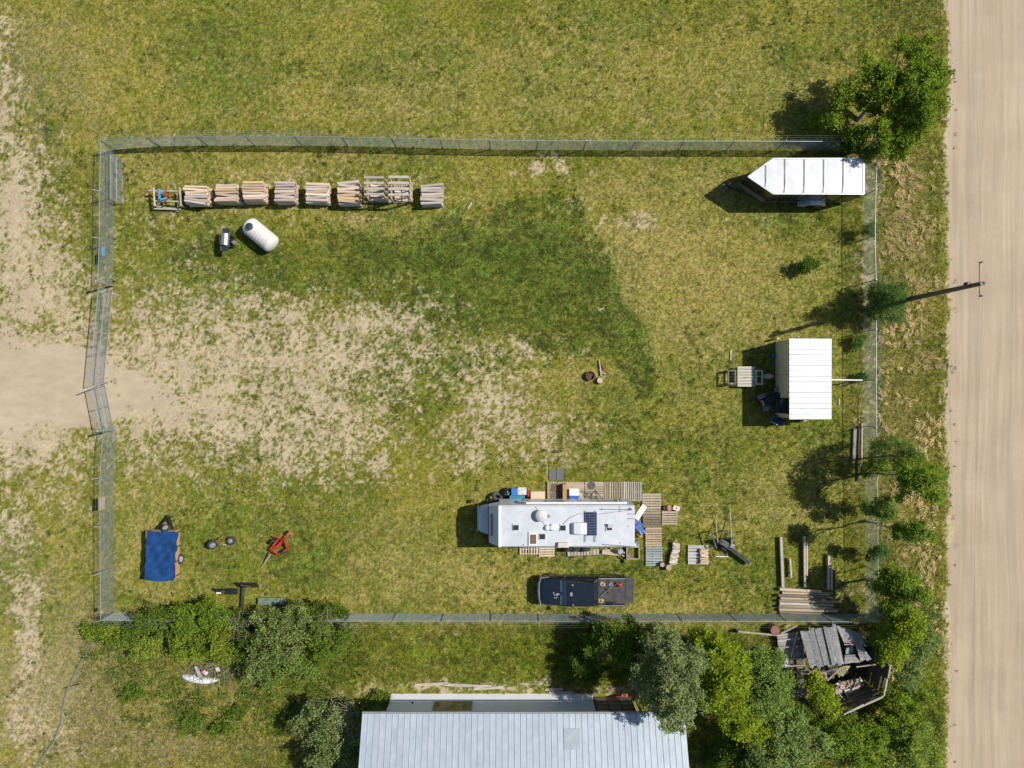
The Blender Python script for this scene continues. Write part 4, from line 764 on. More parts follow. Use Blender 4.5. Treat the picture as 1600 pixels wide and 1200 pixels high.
MB().box2((bx0, s_y + .07, .62), (bx0 + .05, n_y - .07, 1.05)).build('bed_front', blackp, pk)
MB().box2((bx1 + .03, s_y + .12, .60), (bx1 + .56, n_y - .12, .66)).build('tailgate', bedg, pk); MB().box2((bx1 - .02, s_y + .12, .615), (bx1 + .03, n_y - .12, .655)).build('hinge_gap', dark_steel, pk)
MB().box2((bx1, s_y + .1, .38), (bx1 + .16, n_y - .1, .5)).build('rear_bumper', MATS['chrome'], pk)
for yy in (n_y - .13, s_y + .13):
    for x in (fx + .86, fx + 4.5): wheel(pk, (x, yy, .37), (0, 1, 0), .37, .25, 'wheel', M('tan_dusty_rim', (.40, .36, .32), .6, .2))
rr = random.Random(5); m = MB()
for i in range(16):
    q = W(868 + rr.gauss(0, 2.6), 929 + rr.gauss(0, 2.2), 1.08); m.cyl((q.x, q.y, 1.07), (q.x, q.y, 1.112), rr.uniform(.012, .032), None, 7)
m.build('bird_droppings', M('chalky_white', (.7, .7, .68), .9), pk)
for (x, y, w_, h_) in ((fx + 2.08, cy_ + .62, .14, .09), (fx + 2.0, cy_ + .05, .16, .22), (fx + 2.12, cy_ - .62, .12, .05)): MB().box((x, y, 1.725), (w_, h_, .03)).build('clearance_lamp', MATS['pale_bed_rail'], pk)
# load in the bed
g = W(968, 915, 1.0); t = thing('red_fuel_can', 'small red fuel can in the open pickup bed', 'fuel can', (g.x - .02, g.y, .66)); MB().loft([[(g.x - w_, g.y - w_ * .7, z), (g.x + w_, g.y - w_ * .7, z), (g.x + w_, g.y + w_ * .7, z), (g.x - w_, g.y + w_ * .7, z)] for z, w_ in ((.66, .16), (.9, .16), (.98, .08))]).build('can', M('red_plastic', (.50, .045, .03), .5), t, False, True, .02); MB().cyl((g.x, g.y, .97), (g.x, g.y, 1.06), .04, .03, 8).build('spout', dark_steel, t)
a, b = W(937, 934, .85), W(966, 911, 1.05)
t = thing('long_pry_bar', 'long pale bar lying diagonally across the pickup bed', 'bar', (a.x, a.y, .66)); MB().cyl((a.x, a.y, .72), (b.x, b.y, .98), .022, .022, 6).build('shaft', M('pale_steel', (.42, .41, .39), .4, .5), t, True); MB().cyl((b.x, b.y, .98), (b.x + .1, b.y + .1, 1.0), .04, .02, 6).build('hook', dark_steel, t)
for k, (x, y, lb, mt, d) in enumerate(((941, 913.5, 'tan crumpled sack in the front corner of the pickup bed', M('tan_sack', (.38, .31, .22), .9, 0, .3, 5), (.34, .26, .2)), (955, 913, 'grey wire basket beside the red fuel can in the pickup', galv, (.2, .2, .12)), (938, 939.5, 'straw tan bundle in the south front corner of the pickup bed', M('straw_bundle', (.40, .30, .13), .9, 0, .3, 9), (.22, .18, .2)), (950, 921, 'dark bent branch lying in the pickup bed', M('dark_branch', (.08, .06, .045), .9), (.5, .05, .05)), (957, 942, 'black tube lying along the south side of the pickup bed', dark_steel, (.55, .1, .1)))):
    c = W(x, y, .75); t = thing('bed_cargo', lb, 'cargo', (c.x, c.y, .66))
    if d[0] > .4:
        MB().tube([(c.x - d[0] / 2, c.y + .12 * (k == 3), .72), (c.x, c.y - .05 * (k == 3), .75), (c.x + d[0] / 2, c.y - .1 * (k == 3), .72)], d[1] / 2, 6).build('shaft', mt, t, True)
        if k == 3: MB().tube([(c.x, c.y - .05, .75), (c.x + .05, c.y - .3, .72)], .02, 5).build('side_twig', mt, t, True)
    elif k == 1:
        m = MB(); 
        for zz in (.68, .76, .84): m.torus((c.x, c.y, zz), (0, 0, 1), .14, .012, 14, 4)
        m.build('hoop', mt, t, True); MB().cyl((c.x, c.y, .665), (c.x, c.y, .68), .14, None, 12).build('base', mt, t)
    else:
        m = MB(); r2_ = random.Random(k)
        for i in range(6): m.sphere((c.x + r2_.uniform(-.1, .1), c.y + r2_.uniform(-.07, .07), .74), .12, 7, 5, (1.2, r2_.uniform(.7, 1.1), .6))
        m.build('bag', mt, t, True); MB().cyl((c.x, c.y, .78), (c.x + .1, c.y + .05, .86), .04, .06, 7).build('tied_neck', mt, t)
# ------------------------------------------------------------------ row of firewood stacks on pallets
rr = random.Random(21)
orange_w = M('orange_split_wood', (.56, .36, .17), .85, 0, .25, 2.0, c2=(.60, .44, .27), bump=.3, objvar=.2, stretch=(1, 6, 6))
PALLET_N = 0
def pallet_parts(t, x0, y0, x1, y1, z0, d, n, mat, jit=.01, gap=.3, missing=(), world=True, th=.022):
    """boards run along d ('x' or 'y') on stringers; top at z0 + .145"""
    top = z0 + .134
    for k in (0, .5, 1):
        if d == 'x': piece('stringer', mat, t, (x0 + .05 + k * (x1 - x0 - .1), (y0 + y1) / 2, z0 + .07), (y1 - y0 - .01, .045, .092), math.pi / 2, world=world)
        else: piece('stringer', mat, t, ((x0 + x1) / 2, y0 + .05 + k * (y1 - y0 - .1), z0 + .07), (x1 - x0 - .01, .045, .092), world=world)
    span = (y1 - y0) if d == 'x' else (x1 - x0); w = span / n
    for i in range(n):
        if i in missing: continue
        bw = w * (1 - gap) if 0 < i < n - 1 else w * (1 - gap * .5); o = w * (i + .5)
        if d == 'x': piece('board', mat, t, ((x0 + x1) / 2 + rr.uniform(-jit, jit), y0 + o, top), (x1 - x0, bw, th), rr.uniform(-.012, .012), world=world)
        else: piece('board', mat, t, (x0 + o, (y0 + y1) / 2 + rr.uniform(-jit, jit), top), (y1 - y0, bw, th), math.pi / 2 + rr.uniform(-.012, .012), world=world)
    for k in (0, .5, 1):
        if d == 'x': piece('bottom_board', mat, t, ((x0 + x1) / 2, y0 + .06 + k * (y1 - y0 - .12), z0 + .012), (x1 - x0, .1, .02), world=world)
        else: piece('bottom_board', mat, t, (x0 + .06 + k * (x1 - x0 - .12), (y0 + y1) / 2, z0 + .012), (y1 - y0, .1, .02), math.pi / 2, world=world)
def stack(label, px, h, mat, layers, seed, tilt=0.03, extra=0):
    x0, x1, y0, y1 = px; a, b = W(x0, y1, h), W(x1, y0, h); r = random.Random(seed)
    cx, cy = (a.x + b.x) / 2, (a.y + b.y) / 2; w, d = b.x - a.x, b.y - a.y
    t = thing('firewood_stack', label, 'firewood stack', (cx, cy, 0), 0, 'split firewood stacks on pallets')
    pallet_parts(t, cx - w / 2, cy - d / 2, cx + w / 2, cy + d / 2, 0, 'x', 6, pallet_wood)
    z = .15; lh = (h - z) / layers
    for l in range(layers):
        n = 7 if l == layers - 1 else 6; wd = d / n
        for i in range(n):
            s = r.uniform(.86, 1.1); L_ = w * r.uniform(.9, 1.06); tz = lh * r.uniform(.85, 1.2)
            piece('split_log', (orange_w if mat is tan_wood and r.random() < .22 else grey_slab if r.random() < .12 else mat), t, (cx + r.uniform(-.05, .05) * (1 + extra), cy - d / 2 + wd * (i + .5) + r.uniform(-.02, .02), z + lh * (l + .5) + (r.uniform(0, .04) if l == layers - 1 else 0)), (L_, wd * s * 1.02, tz), r.gauss(0, tilt if l < layers - 1 else tilt * 1.6), r.uniform(-.25, .25), r.gauss(0, .015), kind='slab%d' % r.randint(1, 4))
    return t
stack('leftmost firewood stack, its top logs lying askew, next to the sawbuck', (288, 322.5, 290, 318), 1.0, tan_wood, 6, 1, .05)
stack('second firewood stack from the sawbuck, tan and level', (336, 370, 287, 315), 1.05, tan_wood, 6, 2)
stack('third firewood stack from the sawbuck, tallest of the orange ones', (378, 411, 283, 312), 1.25, tan_wood, 7, 3)
stack('fourth firewood stack from the sawbuck, pinkish grey logs', (429, 459.5, 283, 315), 1.1, M('pinkish_split_wood', (.42, .31, .25), .85, 0, .3, 2, c2=(.46, .38, .33), bump=.3, objvar=.25, stretch=(1, 6, 6)), 6, 4)
stack('fifth firewood stack from the sawbuck, isolated by gaps on both sides', (478, 512, 285, 315), 1.0, tan_wood, 6, 5)
stack('firewood stack half shaded by the tall slatted crate beside it', (527, 560, 283, 317), 1.1, tan_wood, 6, 6)
stack('rightmost firewood stack, low and greyest, right of the slatted crates', (657, 691, 287, 319), .85, grey_slab, 5, 7)
def crate(label, px, h, fill, seed):
    x0, x1, y0, y1 = px; a, b = W(x0, y1, h), W(x1, y0, h); r = random.Random(seed); w, d = b.x - a.x, b.y - a.y; cx, cy = (a.x + b.x) / 2, (a.y + b.y) / 2
    t = thing('slatted_crate', label, 'crate', (cx, cy, 0), 0, 'tall slatted timber crates'); xa, xb, ya, yb = cx - w / 2, cx + w / 2, cy - d / 2, cy + d / 2
    pallet_parts(t, xa, ya, xb, yb, 0, 'y', 8, pallet_wood)
    for k in range(4):
        y = ya + .06 + k * (d - .12) / 3
        for x in (xa + .03, xb - .03): piece('post', pale_wood, t, (x, y, (h + .14) / 2), (.045, .09, h - .14))
        piece('top_board', grey_wood, t, (cx, y, h + .012), (w, .15, .03), r.uniform(-.01, .01))
    for x in (xa - .012, xb + .012):
        for z in (.6, 1.15): piece('side_slat', pale_wood, t, (x, cy, z), (d, .022, .10), math.pi / 2)
    for i in range(fill):
        piece('split_log', tan_wood if i % 3 else grey_slab, t, (cx + r.uniform(-.08, .08), cy - d / 2 + .14 + (i % 6) * (d - .25) / 5.5, .23 + .15 * (i // 6) + r.uniform(0, .04)), (w * .86, .15, .13), r.gauss(0, .06), kind='slab%d' % r.randint(1, 4))
crate('left slatted crate, partly filled with split logs', (569, 599.5, 275.5, 305), 2.0, 16, 1)
crate('right slatted crate, nearly empty, beside the rightmost stack', (607, 638.5, 275, 305.5), 2.0, 5, 2)
# sawbuck with blue and red steel on it
c = W(256, 313); t = thing('sawbuck', 'old grey timber sawbuck frame at the left end of the firewood row', 'sawbuck', c)
for y, z in ((298, .75), (314, .62), (326, .25)):
    a, b = W(232 if y < 310 else 239, y, z), W(278 if y < 320 else 282, y + 1, z); MB().bar(a, b, .10, .10).build('beam', grey_wood, t)
for x in (240, 281):
    a, b = W(x, 293, .85), W(x + 2, 322, .75); MB().bar(a, b, .08, .08).build('cross_beam', pale_wood, t)
    for y in (297, 320): q = W(x, y, .75); MB().bar((q.x, q.y, 0), (q.x, q.y, .75), .09, .09, (1, 0, 0)).build('leg', grey_wood, t)
a, b = W(240, 320, .1), W(279, 330, .1); MB().bar(a, b, .09, .08).build('brace', grey_wood, t); a, b = W(277, 303, .7), W(278, 318, .1); MB().bar(a, b, .08, .07).build('brace', grey_wood, t)
bluep = M('light_blue_paint', (.10, .27, .46), .5, 0, .2, 4); redp = M('red_oxide_paint', (.30, .055, .025), .55, 0, .3, 4)
c = W(250, 305, .8); t = thing('blue_bracket', 'light blue steel bracket lying on the sawbuck', 'bracket', (c.x, c.y, .8)); z = .86
MB().bar(W(249, 295.5, z), W(249.5, 314.5, z), .13, .1).build('upright', bluep, t); MB().bar(W(249, 313, z), W(261, 309, z), .10, .1).build('foot', bluep, t); MB().bar(W(250, 297, z), W(254, 303, z), .1, .09).build('brace', bluep, t)
t = thing('steel_cross', 'rust red steel cross frame lying over the sawbuck', 'frame', (c.x + .3, c.y, .8)); MB().bar(W(238, 305, .82), W(250, 304, .82), .12, .05).bar(W(254, 301, .82), W(268, 308, .82), .12, .05).build('arm', redp, t); MB().bar(W(259, 291, .8), W(259.5, 317, .8), .07, .07).build('spine', redp, t)

# ------------------------------------------------------------------ water tank and barbecue
tk = thing('water_tank', 'white plastic tank lying on its side with a black lid', 'tank', W(407, 367.5, 0) + Vector((0.0, 0, 0)), -R(39.5)); c = W(406.5, 366.5, .7); tk.location = (c.x, c.y, 0)
prof = [(-1.2, .05), (-1.17, .30), (-1.08, .47), (-.95, .57), (-.8, .60)]
for i in range(7): x = -.7 + i * .22; prof += [(x, .605), (x + .05, .592), (x + .1, .605)]
prof += [(.92, .60), (1.02, .55), (1.12, .40), (1.17, .22), (1.19, .05)]
tankm = M('cream_polythene', (.64, .61, .57), .5, 0, .06, 1.5)
MB().rev(prof, (0, 0, .62), 'x', 28).build('shell', tankm, tk, True, False)
MB().rev([(1.12, .26), (1.24, .26), (1.25, .02)], (-.62, 0, 0), 'z', 20).build('collar', tankm, tk, True, False); MB().rev([(1.24, .23), (1.31, .23), (1.33, .2), (1.335, .02)], (-.62, 0, 0), 'z', 20).build('lid', M('black_lid', (.035, .04, .055), .5), tk, True, False)
for x in (-.75, .75): MB().loft([[(x - .06, -.5, 0), (x + .06, -.5, 0), (x + .06, .5, 0), (x - .06, .5, 0)], [(x - .06, -.38, .2), (x + .06, -.38, .2), (x + .06, .38, .2), (x - .06, .38, .2)]]).build('foot', tankm, tk, False, False)
c = W(351, 374, 1.0); g = thing('barbecue_grill', 'black barbecue with stainless lid standing near the white tank', 'barbecue', (c.x, c.y, 0), -R(4)); stainless = M('stainless_steel', (.62, .63, .64), .28, .85, .15, 4)
blk = M('black_enamel', (.02, .022, .026), .35, 0, .2, 4)
m = MB(); 
for (x, y) in ((-.22, -.32), (.22, -.32), (-.22, .32), (.22, .32)): m.box((x, y, .4), (.05, .05, .8))
m.box((0, 0, .16), (.5, .72, .04)); m.build('cart', blk, g, False, False); MB().box((0, 0, .82), (.52, .74, .18)).build('firebox', blk, g, False, False, .02)
m = MB(); pts = [(.27 * math.cos(a_), .91 + .27 * math.sin(a_)) for a_ in [math.pi * i / 9 for i in range(10)]]
m.loft([[(x, y, z) for x, z in pts] for y in (-.37, .37)]).build('lid', stainless, g, False, False); MB().cyl((-.33, -.28, 1.0), (-.33, .28, 1.0), .018, None, 8).build('lid_handle', blk, g, True, False)
for y in (-.56, .56): MB().box((.02, y, .93), (.46, .34, .035)).build('side_shelf', M('slate_shelf', (.03, .036, .045), .4), g, False, False, .01); MB().box((-.22, y, .94), (.03, .34, .05)).build('shelf_trim', stainless, g, False, False)
for y in (-.34, .34): MB().cyl((.24, y - .02, .09), (.24, y + .02, .09), .09, None, 14).build('wheel', rubber, g, True, False)
MB().rev([(.02, .12), (.05, .15), (.35, .15), (.45, .08), (.52, .05)], (.3, -.05, 0), 'z', 14).build('gas_bottle', M('gas_bottle_grey', (.2, .2, .2), .5), g, True, False)
for i in range(4): MB().cyl((-.27, -.2 + i * .13, .82), (-.3, -.2 + i * .13, .82), .025, None, 8).build('knob', blk, g, False, False)

# ------------------------------------------------------------------ deck of pallets round the motorhome
def pallet(label, px, d, n, mat, z=0., missing=(), grp='pallets laid as decking round the motorhome', gap=.3):
    x0, y0, x1, y1 = px; a, b = W(x0, y1, z + .14), W(x1, y0, z + .14); t = thing('pallet', label, 'pallet', ((a.x + b.x) / 2, (a.y + b.y) / 2, z), 0, grp)
    pallet_parts(t, a.x, a.y, b.x, b.y, z, d, n, mat, .008, gap, missing); return t
pallet('pallet under the brown rug, left end of the deck', (855, 753, 883, 783), 'y', 7, pallet_wood)
pallet('pale close-boarded pallet under the blue cooler', (883.6, 753, 913, 783), 'x', 8, M('fresh_pallet_wood', (.42, .335, .225), .8, 0, .2, 2.2, bump=.2, objvar=.15, stretch=(1, 8, 8)), gap=.06)
pallet('grey brown close-boarded pallet under the round grey mat', (914, 753, 943.6, 783), 'x', 8, pallet_wood, gap=.1)
pallet('open slatted pallet right of the tripod, boards pointing at the motorhome', (944.2, 753, 973.5, 783), 'y', 8, pallet_wood, gap=.36)
pallet('last pallet of the north deck row, greyest boards', (974, 753, 1003, 783), 'y', 9, grey_wood, gap=.42)
pallet('pallet at the top of the deck column behind the motorhome', (1003.5, 771, 1032.5, 803.6), 'x', 8, pallet_wood, missing=(), gap=.28)
pallet('dark brown damp pallet in the middle of the deck column', (1004.5, 804.2, 1032.8, 823.6), 'x', 5, dark_wood, gap=.25)
pallet('reddish brown pallet below the dark damp one', (1008.5, 824.2, 1034, 854), 'x', 8, pink_wood, gap=.3)
pallet('blue-stained pallet at the bottom of the deck column', (1009, 854.6, 1035, 884.5), 'x', 8, blue_wood, gap=.3)
pallet('pallet jutting right under the orange pot and planter', (1034.3, 798.5, 1059, 820), 'x', 6, pallet_wood, gap=.32)
pallet('pallet with boards end-on, half under the south side of the motorhome', (811.5, 850, 841.5, 866.5), 'y', 7, pale_wood, gap=.5)
pallet('sidelong pale pallet by the south side of the motorhome', (842.3, 851, 866.5, 870), 'x', 5, pale_wood, gap=.35)
pallet('grey pallet carrying a few logs near the log splitter', (1075, 852, 1107, 882), 'y', 2, grey_wood, grp='pallets on the grass') if False else pallet('grey pallet carrying a few logs near the log splitter', (1075, 852, 1107, 882), 'x', 6, M('silver_pallet_wood', (.43, .41, .39), .85, 0, .2, 2.2, bump=.2, objvar=.12, stretch=(1, 8, 8)), gap=.2)
def flat(name, label, cat, px, h, th, mat, rz=0, part='sheet', group=None):
    x0, y0, x1, y1 = px; a, b = W(x0, y1, h), W(x1, y0, h); c = (a + b) / 2
    t = thing(name, label, cat, (c.x, c.y, h - th), 0, group); piece(part, mat, t, (c.x, c.y, h - th / 2), (b.x - a.x, b.y - a.y, th), rz); return t
for x0, x1, lb in ((858, 869, 'left half of the grey rubber mat at the deck edge'), (869.6, 880.5, 'right half of the grey rubber mat at the deck edge')):
    t = flat('rubber_mat', lb, 'mat', (x0, 732.8, x1, 750), .075, .03, M('grey_rubber_mat', (.125, .125, .135), .7, 0, .2, 3), 0, 'mat', 'grey rubber mats')
t = flat('brown_rug', 'brown rug lying crooked on the left end of the deck', 'rug', (861.5, 756.5, 876.5, 769), .18, .02, M('brown_rug', (.15, .085, .065), .9, 0, .2, 6), -.12, 'pile')
t = flat('doormat', 'grey brown doormat between the rug and the motorhome door', 'mat', (861, 770, 878, 783), .175, .02, M('doormat', (.16, .13, .105), .9, 0, .3, 6), .03, 'mat')
c = W(924.5, 758.5, .17); t = thing('round_mat', 'round dark grey mat on the deck', 'mat', c); MB().cyl(c, c + Vector((0, 0, .02)), .25, None, 24).build('mat', M('round_grey_mat', (.085, .09, .09), .85), t)
t = flat('leaning_board', 'tall orange brown board standing beside the cooler', 'board', (879.5, 757, 885.5, 786), .65, .5, M('orange_board', (.40, .25, .10), .7, 0, .15, 3), 0, 'panel')
# cooler
c = W(897, 774, .55); t = thing('cooler', 'blue cooler with open white lid on the deck', 'cooler', (c.x, c.y, .15)); cb = M('cobalt_plastic', (.035, .13, .50), .4, 0, .08, 4)
z = W(0, 0, .55); a, b = W(889.5, 787, .5), W(905.5, 775, .5); m = MB().box2((a.x, a.y, .16), (b.x, b.y, .5)); m.build('tub', cb, t, False, True, .02)
a, b = W(889.5, 774.6, .6), W(905, 763.5, .62); m = MB(); m.box(((a.x + b.x) / 2, (a.y + b.y) / 2, .58), (b.x - a.x, b.y - a.y, .07), 0, -.25).build('lid', white_metal, t, False, True, .02)
c2 = W(895, 781, .52); MB().box((c2.x, c2.y, .51), (.09, .14, .02), .5).build('handle', white_metal, t)
# tripod on the deck
c = W(930, 772, 1.0); t = thing('tripod', 'black folding tripod stand on the deck by the round mat', 'tripod', (c.x, c.y, .15)); top = W(930, 766, 1.0)
for x, y in ((915, 783), (944, 783), (932, 784)): MB().cyl(W(x, y, .16), top, .022, .018, 6).build('leg', dark_steel, t, True)
MB().cyl(top, top + Vector((0, 0, .2)), .03, .03, 8).build('head', dark_steel, t, True); MB().torus(top - Vector((0, .4, .5)), (0, 0, 1), .2, .02, 14, 5).build('ring', dark_steel, t, True)
# left of the deck: tyre, bag, bins, boxes
tl = thing('worn_tyre', 'worn black tyre leaning at the front corner of the motorhome', 'tyre', W(776, 777, 0)); c = W(777, 776, .35)
MB().torus(c, (.35, .75, .55), .27, .11, 24, 8).build('casing', M('dusty_tyre', (.07, .068, .066), .9, 0, .3, 7), tl, True); MB().torus(c, (.35, .75, .55), .37, .028, 24, 5).build('tread_rib', rubber, tl, True)
c = W(793, 770, .25); t = thing('rubbish_bag', 'black rubbish bag beside the loose tyre', 'bag', (c.x, c.y, 0)); m = MB(); r2 = random.Random(8)
for i in range(9): m.sphere((c.x + r2.uniform(-.2, .2), c.y + r2.uniform(-.14, .14), .2 + r2.uniform(0, .12)), r2.uniform(.14, .24), 8, 5, (1, 1, .8))
m.build('bag', M('black_polythene', (.012, .013, .014), .35), t, True); MB().cyl((c.x, c.y, .42), (c.x + .06, c.y, .55), .03, .07, 7).build('knot', MATS['black_polythene'], t)
def tote(name, label, cat, px, h, z0, body, lid=None, rz=0, taper=.85, openi=None):
    x0, y0, x1, y1 = px; a, b = W(x0, y1, h), W(x1, y0, h); c = (a + b) / 2; w, d = (b.x - a.x) / 2, (b.y - a.y) / 2
    t = thing(name, label, cat, (c.x, c.y, z0), rz); m = MB(); q = lambda s, z: [(-w * s, -d * s, z), (w * s, -d * s, z), (w * s, d * s, z), (-w * s, d * s, z)]
    if openi is None: m.loft([q(taper, 0), q(1, h - z0)]).build('body', body, t, False, False, .015); MB().box((0, 0, h - z0 + .015), (2.05 * w, 2.05 * d, .03)).build('lid', lid or body, t, False, False, .01)
    else:
        m.loft([q(taper, 0), q(1, h - z0), q(.88, h - z0), q(taper * .85, .06)]).build('body', body, t, False, False); MB().box((0, 0, (h - z0) * .6), (1.7 * w, 1.7 * d, .04)).build('contents', openi, t, False, False)
    return t
tote('blue_bin', 'round-cornered bright blue bin behind the teal crate', 'bin', (799, 763, 808.5, 773.5), .5, 0, M('blue_bin', (.04, .17, .50), .45, 0, .1, 4))
t = tote('white_tote', 'pale grey tote with rusty smears next to the blue bin', 'tote', (809, 761.5, 822.5, 773), .45, 0, M('pale_tote', (.46, .46, .48), .5, 0, .1, 4, c2=(.50, .40, .36)), M('rusty_tote_lid', (.48, .42, .40), .6, 0, .3, 5, c2=(.58, .60, .62)))
t = tote('teal_crate', 'teal plastic crate nearest the motorhome side', 'crate', (796.5, 774, 819.5, 782), .6, 0, M('teal_plastic', (.03, .20, .28), .5, 0, .15, 4))
for i in range(5): MB().box((-.42 + i * .21, 0, .62), (.03, .26, .03)).build('rib', MATS['teal_plastic'], t, False, False)
c = W(826, 771.5, .35); t = thing('red_jerry_can', 'red jerry can between the white tote and the plywood box', 'fuel can', (c.x, c.y, 0)); MB().box((c.x, c.y, .19), (.2, .36, .38)).build('can', M('bright_red_plastic', (.55, .06, .03), .5), t, False, True, .03); MB().cyl((c.x, c.y + .12, .38), (c.x, c.y + .12, .45), .035, None, 8).build('cap', dark_steel, t); MB().box((c.x, c.y - .03, .41), (.04, .18, .03)).build('handle', MATS['bright_red_plastic'], t)
tote('plywood_box', 'plain plywood box beside the red jerry can', 'box', (829.5, 768, 851, 781), .45, 0, plywood, M('pale_plywood', (.62, .48, .32), .75, 0, .12, 2), 0, 1.0)
# behind the motorhome
a, b = W(994, 811, 1.4), W(1007.5, 790, 1.1); t = thing('white_board', 'long white sheet leaning out from the back of the motorhome', 'board', (b.x, b.y, 0)); MB().bar(a, b, .33, .03).build('sheet', white_metal, t); m = MB().bar((b.x, b.y, 0), (b.x, b.y, 1.08), .05, .05, (1, 0, 0)); m.build('prop', grey_wood, t)
t = thing('blue_folding_chair', 'blue folding chair propped behind the motorhome', 'chair', W(1000, 825, 0)); 
for x0, y0, x1, y1, mt in ((994, 812, 1001, 823, M('denim_blue', (.07, .13, .36), .8, 0, .15, 4)), (995, 820, 1006, 834, MATS['denim_blue'])): MB().bar(W(x0, y0, .6), W(x1, y1, .45), .36, .03).build('panel', mt, t)
for dx in (-.14, .14): MB().cyl(W(994, 816, .1) + Vector((dx, 0, 0)), W(1007, 836, .7) + Vector((dx, 0, 0)), .018, None, 6).build('leg', white_metal, t, True)
MB().bar(W(993, 826, .3), W(1003, 840, .3), .16, .03).build('seat_frame', M('orange_slat', (.42, .20, .07), .7), t)
c = W(995.5, 851, .8); t = thing('white_bucket', 'white bucket at the southeast corner of the motorhome', 'bucket', (c.x, c.y, .5)); MB().rev([(.5, .14), (.82, .17), (.8, .15), (.55, .12)], (c.x, c.y, 0), 'z', 16).build('pail', white_metal, t, True); MB().torus((c.x, c.y, .8), (1, 0, .5), .17, .008, 14, 4).build('bail', galv, t, True); MB().box((c.x, c.y, .25), (.3, .3, .5)).build('stand', dark_wood, t)
t = thing('planter_frame', 'open grey timber planter frame with grass growing inside', 'planter', W(988, 866, 0)); A, B = W(979.5, 873.5, .3), W(998.5, 855, .3)
for p, q in (((A.x, A.y), (B.x, A.y)), ((B.x, A.y), (B.x, B.y)), ((A.x, B.y), (A.x, A.y)), ((A.x, B.y), (B.x, B.y))): MB().bar((*p, .15), (*q, .15), .045, .3).build('side_board', grey_wood, t)
def pot(name, label, px, py, r, h, mat, fill, z0=0, cat='pot'):
    c = W(px, py, z0 + h); t = thing(name, label, cat, (c.x, c.y, z0)); MB().rev([(z0, r * .72), (z0 + h, r), (z0 + h, r * .86), (z0 + h * .8, r * .82)], (c.x, c.y, 0), 'z', 20).build('pot', mat, t, True); MB().cyl((c.x, c.y, z0 + h * .75), (c.x, c.y, z0 + h * .82), r * .83, None, 18).build('soil', fill, t); return t
soil = M('potting_soil', (.06, .045, .035), .95, 0, .3, 9); clay = M('terracotta', (.40, .20, .12), .8, 0, .15, 5)
pot('clay_pot', 'clay pot standing inside the timber planter frame', 984.5, 868.5, .17, .25, M('faded_clay', (.42, .30, .23), .85, 0, .2, 5), M('dry_soil', (.24, .15, .11), .95, 0, .2, 9))
pot('orange_pot', 'orange pot on the pallet jutting right of the deck', 1046.5, 793.5, .19, .3, clay, M('orange_tray', (.46, .23, .09), .7, 0, .1, 5), 0)
pot('black_planter', 'black planter left of the orange pot', 1040, 794, .17, .28, blk, soil, 0, 'planter')
t = tote('white_planter', 'white box with a red label right of the orange pot', 'box', (1052, 790.5, 1062, 797.5), .3, 0, M('cream_box', (.62, .58, .52), .6, 0, .1, 5), None, -.3); MB().box((0, 0, .335), (.1, .1, .01)).build('red_label', M('red_label', (.40, .10, .07), .6), t, False, False)
for px, py, r_, lb in ((1035, 882.5, .15, 'smaller round stump at the corner of the blue-stained pallet'), (1045, 887, .19, 'larger round stump at the foot of the log heap')):
    c = W(px, py, .42); t = thing('stump', lb, 'stump', (c.x, c.y, 0), 0, 'cut stumps'); MB().cyl((c.x, c.y, 0), (c.x, c.y, .42), r_ * 1.05, r_, 14).build('bark', bark, t, True); MB().cyl((c.x, c.y, .42), (c.x, c.y, .425), r_ * .93, None, 14).build('cut_face', M('cut_wood_face', (.40, .29, .19), .8, 0, .2, 12), t)
t = thing('log_heap', 'heap of split logs in a short row beside the deck column', 'log heap', W(1055, 866, 0)); r2 = random.Random(12)
for i in range(26):
    f = (i % 13) / 12; c = W(1057 - 5 * f + r2.uniform(-1.2, 1.2), 850 + 31 * f, .12 + .2 * (i // 13)); piece('split_log', grey_slab if i % 3 else tan_wood, t, (c.x, c.y, .1 + .18 * (i // 13)), (.46, .13, .13), r2.gauss(0, .25), kind='slab%d' % r2.randint(1, 4))
t = thing('log_pile_on_pallet', 'small pile of pale split logs on the grey pallet', 'log pile', W(1100, 869, .15)); 
for i in range(14):
    f = (i % 7) / 6; c = W(1100 + r2.uniform(-.8, .8), 859 + 20 * f, .3); piece('split_log', M('fresh_split_wood', (.52, .39, .25), .85, 0, .25, 2, c2=(.56, .45, .32), bump=.2, objvar=.2, stretch=(1, 6, 6)), t, (c.x, c.y, .22 + .13 * (i // 7)), (.5, .13, .13), r2.gauss(0, .12), kind='slab%d' % r2.randint(1, 4))
# things along the south side of the motorhome
for px, lb in ((887, 'left of the three spare tyres by the south side of the motorhome'), (898.5, 'middle spare tyre by the south side of the motorhome'), (914, 'right spare tyre by the south side of the motorhome')):
    c = W(px, 859, .38); t = thing('spare_tyre', lb, 'tyre', (c.x, c.y, 0), 0, 'spare tyres along the motorhome'); MB().torus(c, (.1, -1, .35), .27, .11, 20, 7).build('casing', rubber, t, True); MB().cyl(c + Vector((0, -.05, .02)), c + Vector((0, -.09, .035)), .2, .18, 14).build('rim', M('dull_rim', (.30, .29, .27), .6, .3), t, True)
t = thing('flatbed_ramp', 'grey slatted ramp lying along the south side of the motorhome', 'ramp', W(915, 865, 0)); 
for i in range(12): c = W(889 + i * 5.0, 864.5 - i * .25, .12); piece('slat', grey_wood, t, (c.x, c.y, .12), (.17, .36, .03), .02)
for dy in (-.15, .15): a, b = W(885, 866, .08), W(948, 862, .08); MB().bar(a + Vector((0, dy, 0)), b + Vector((0, dy, 0)), .05, .08).build('rail', M('green_black_rail', (.03, .05, .05), .6), t)
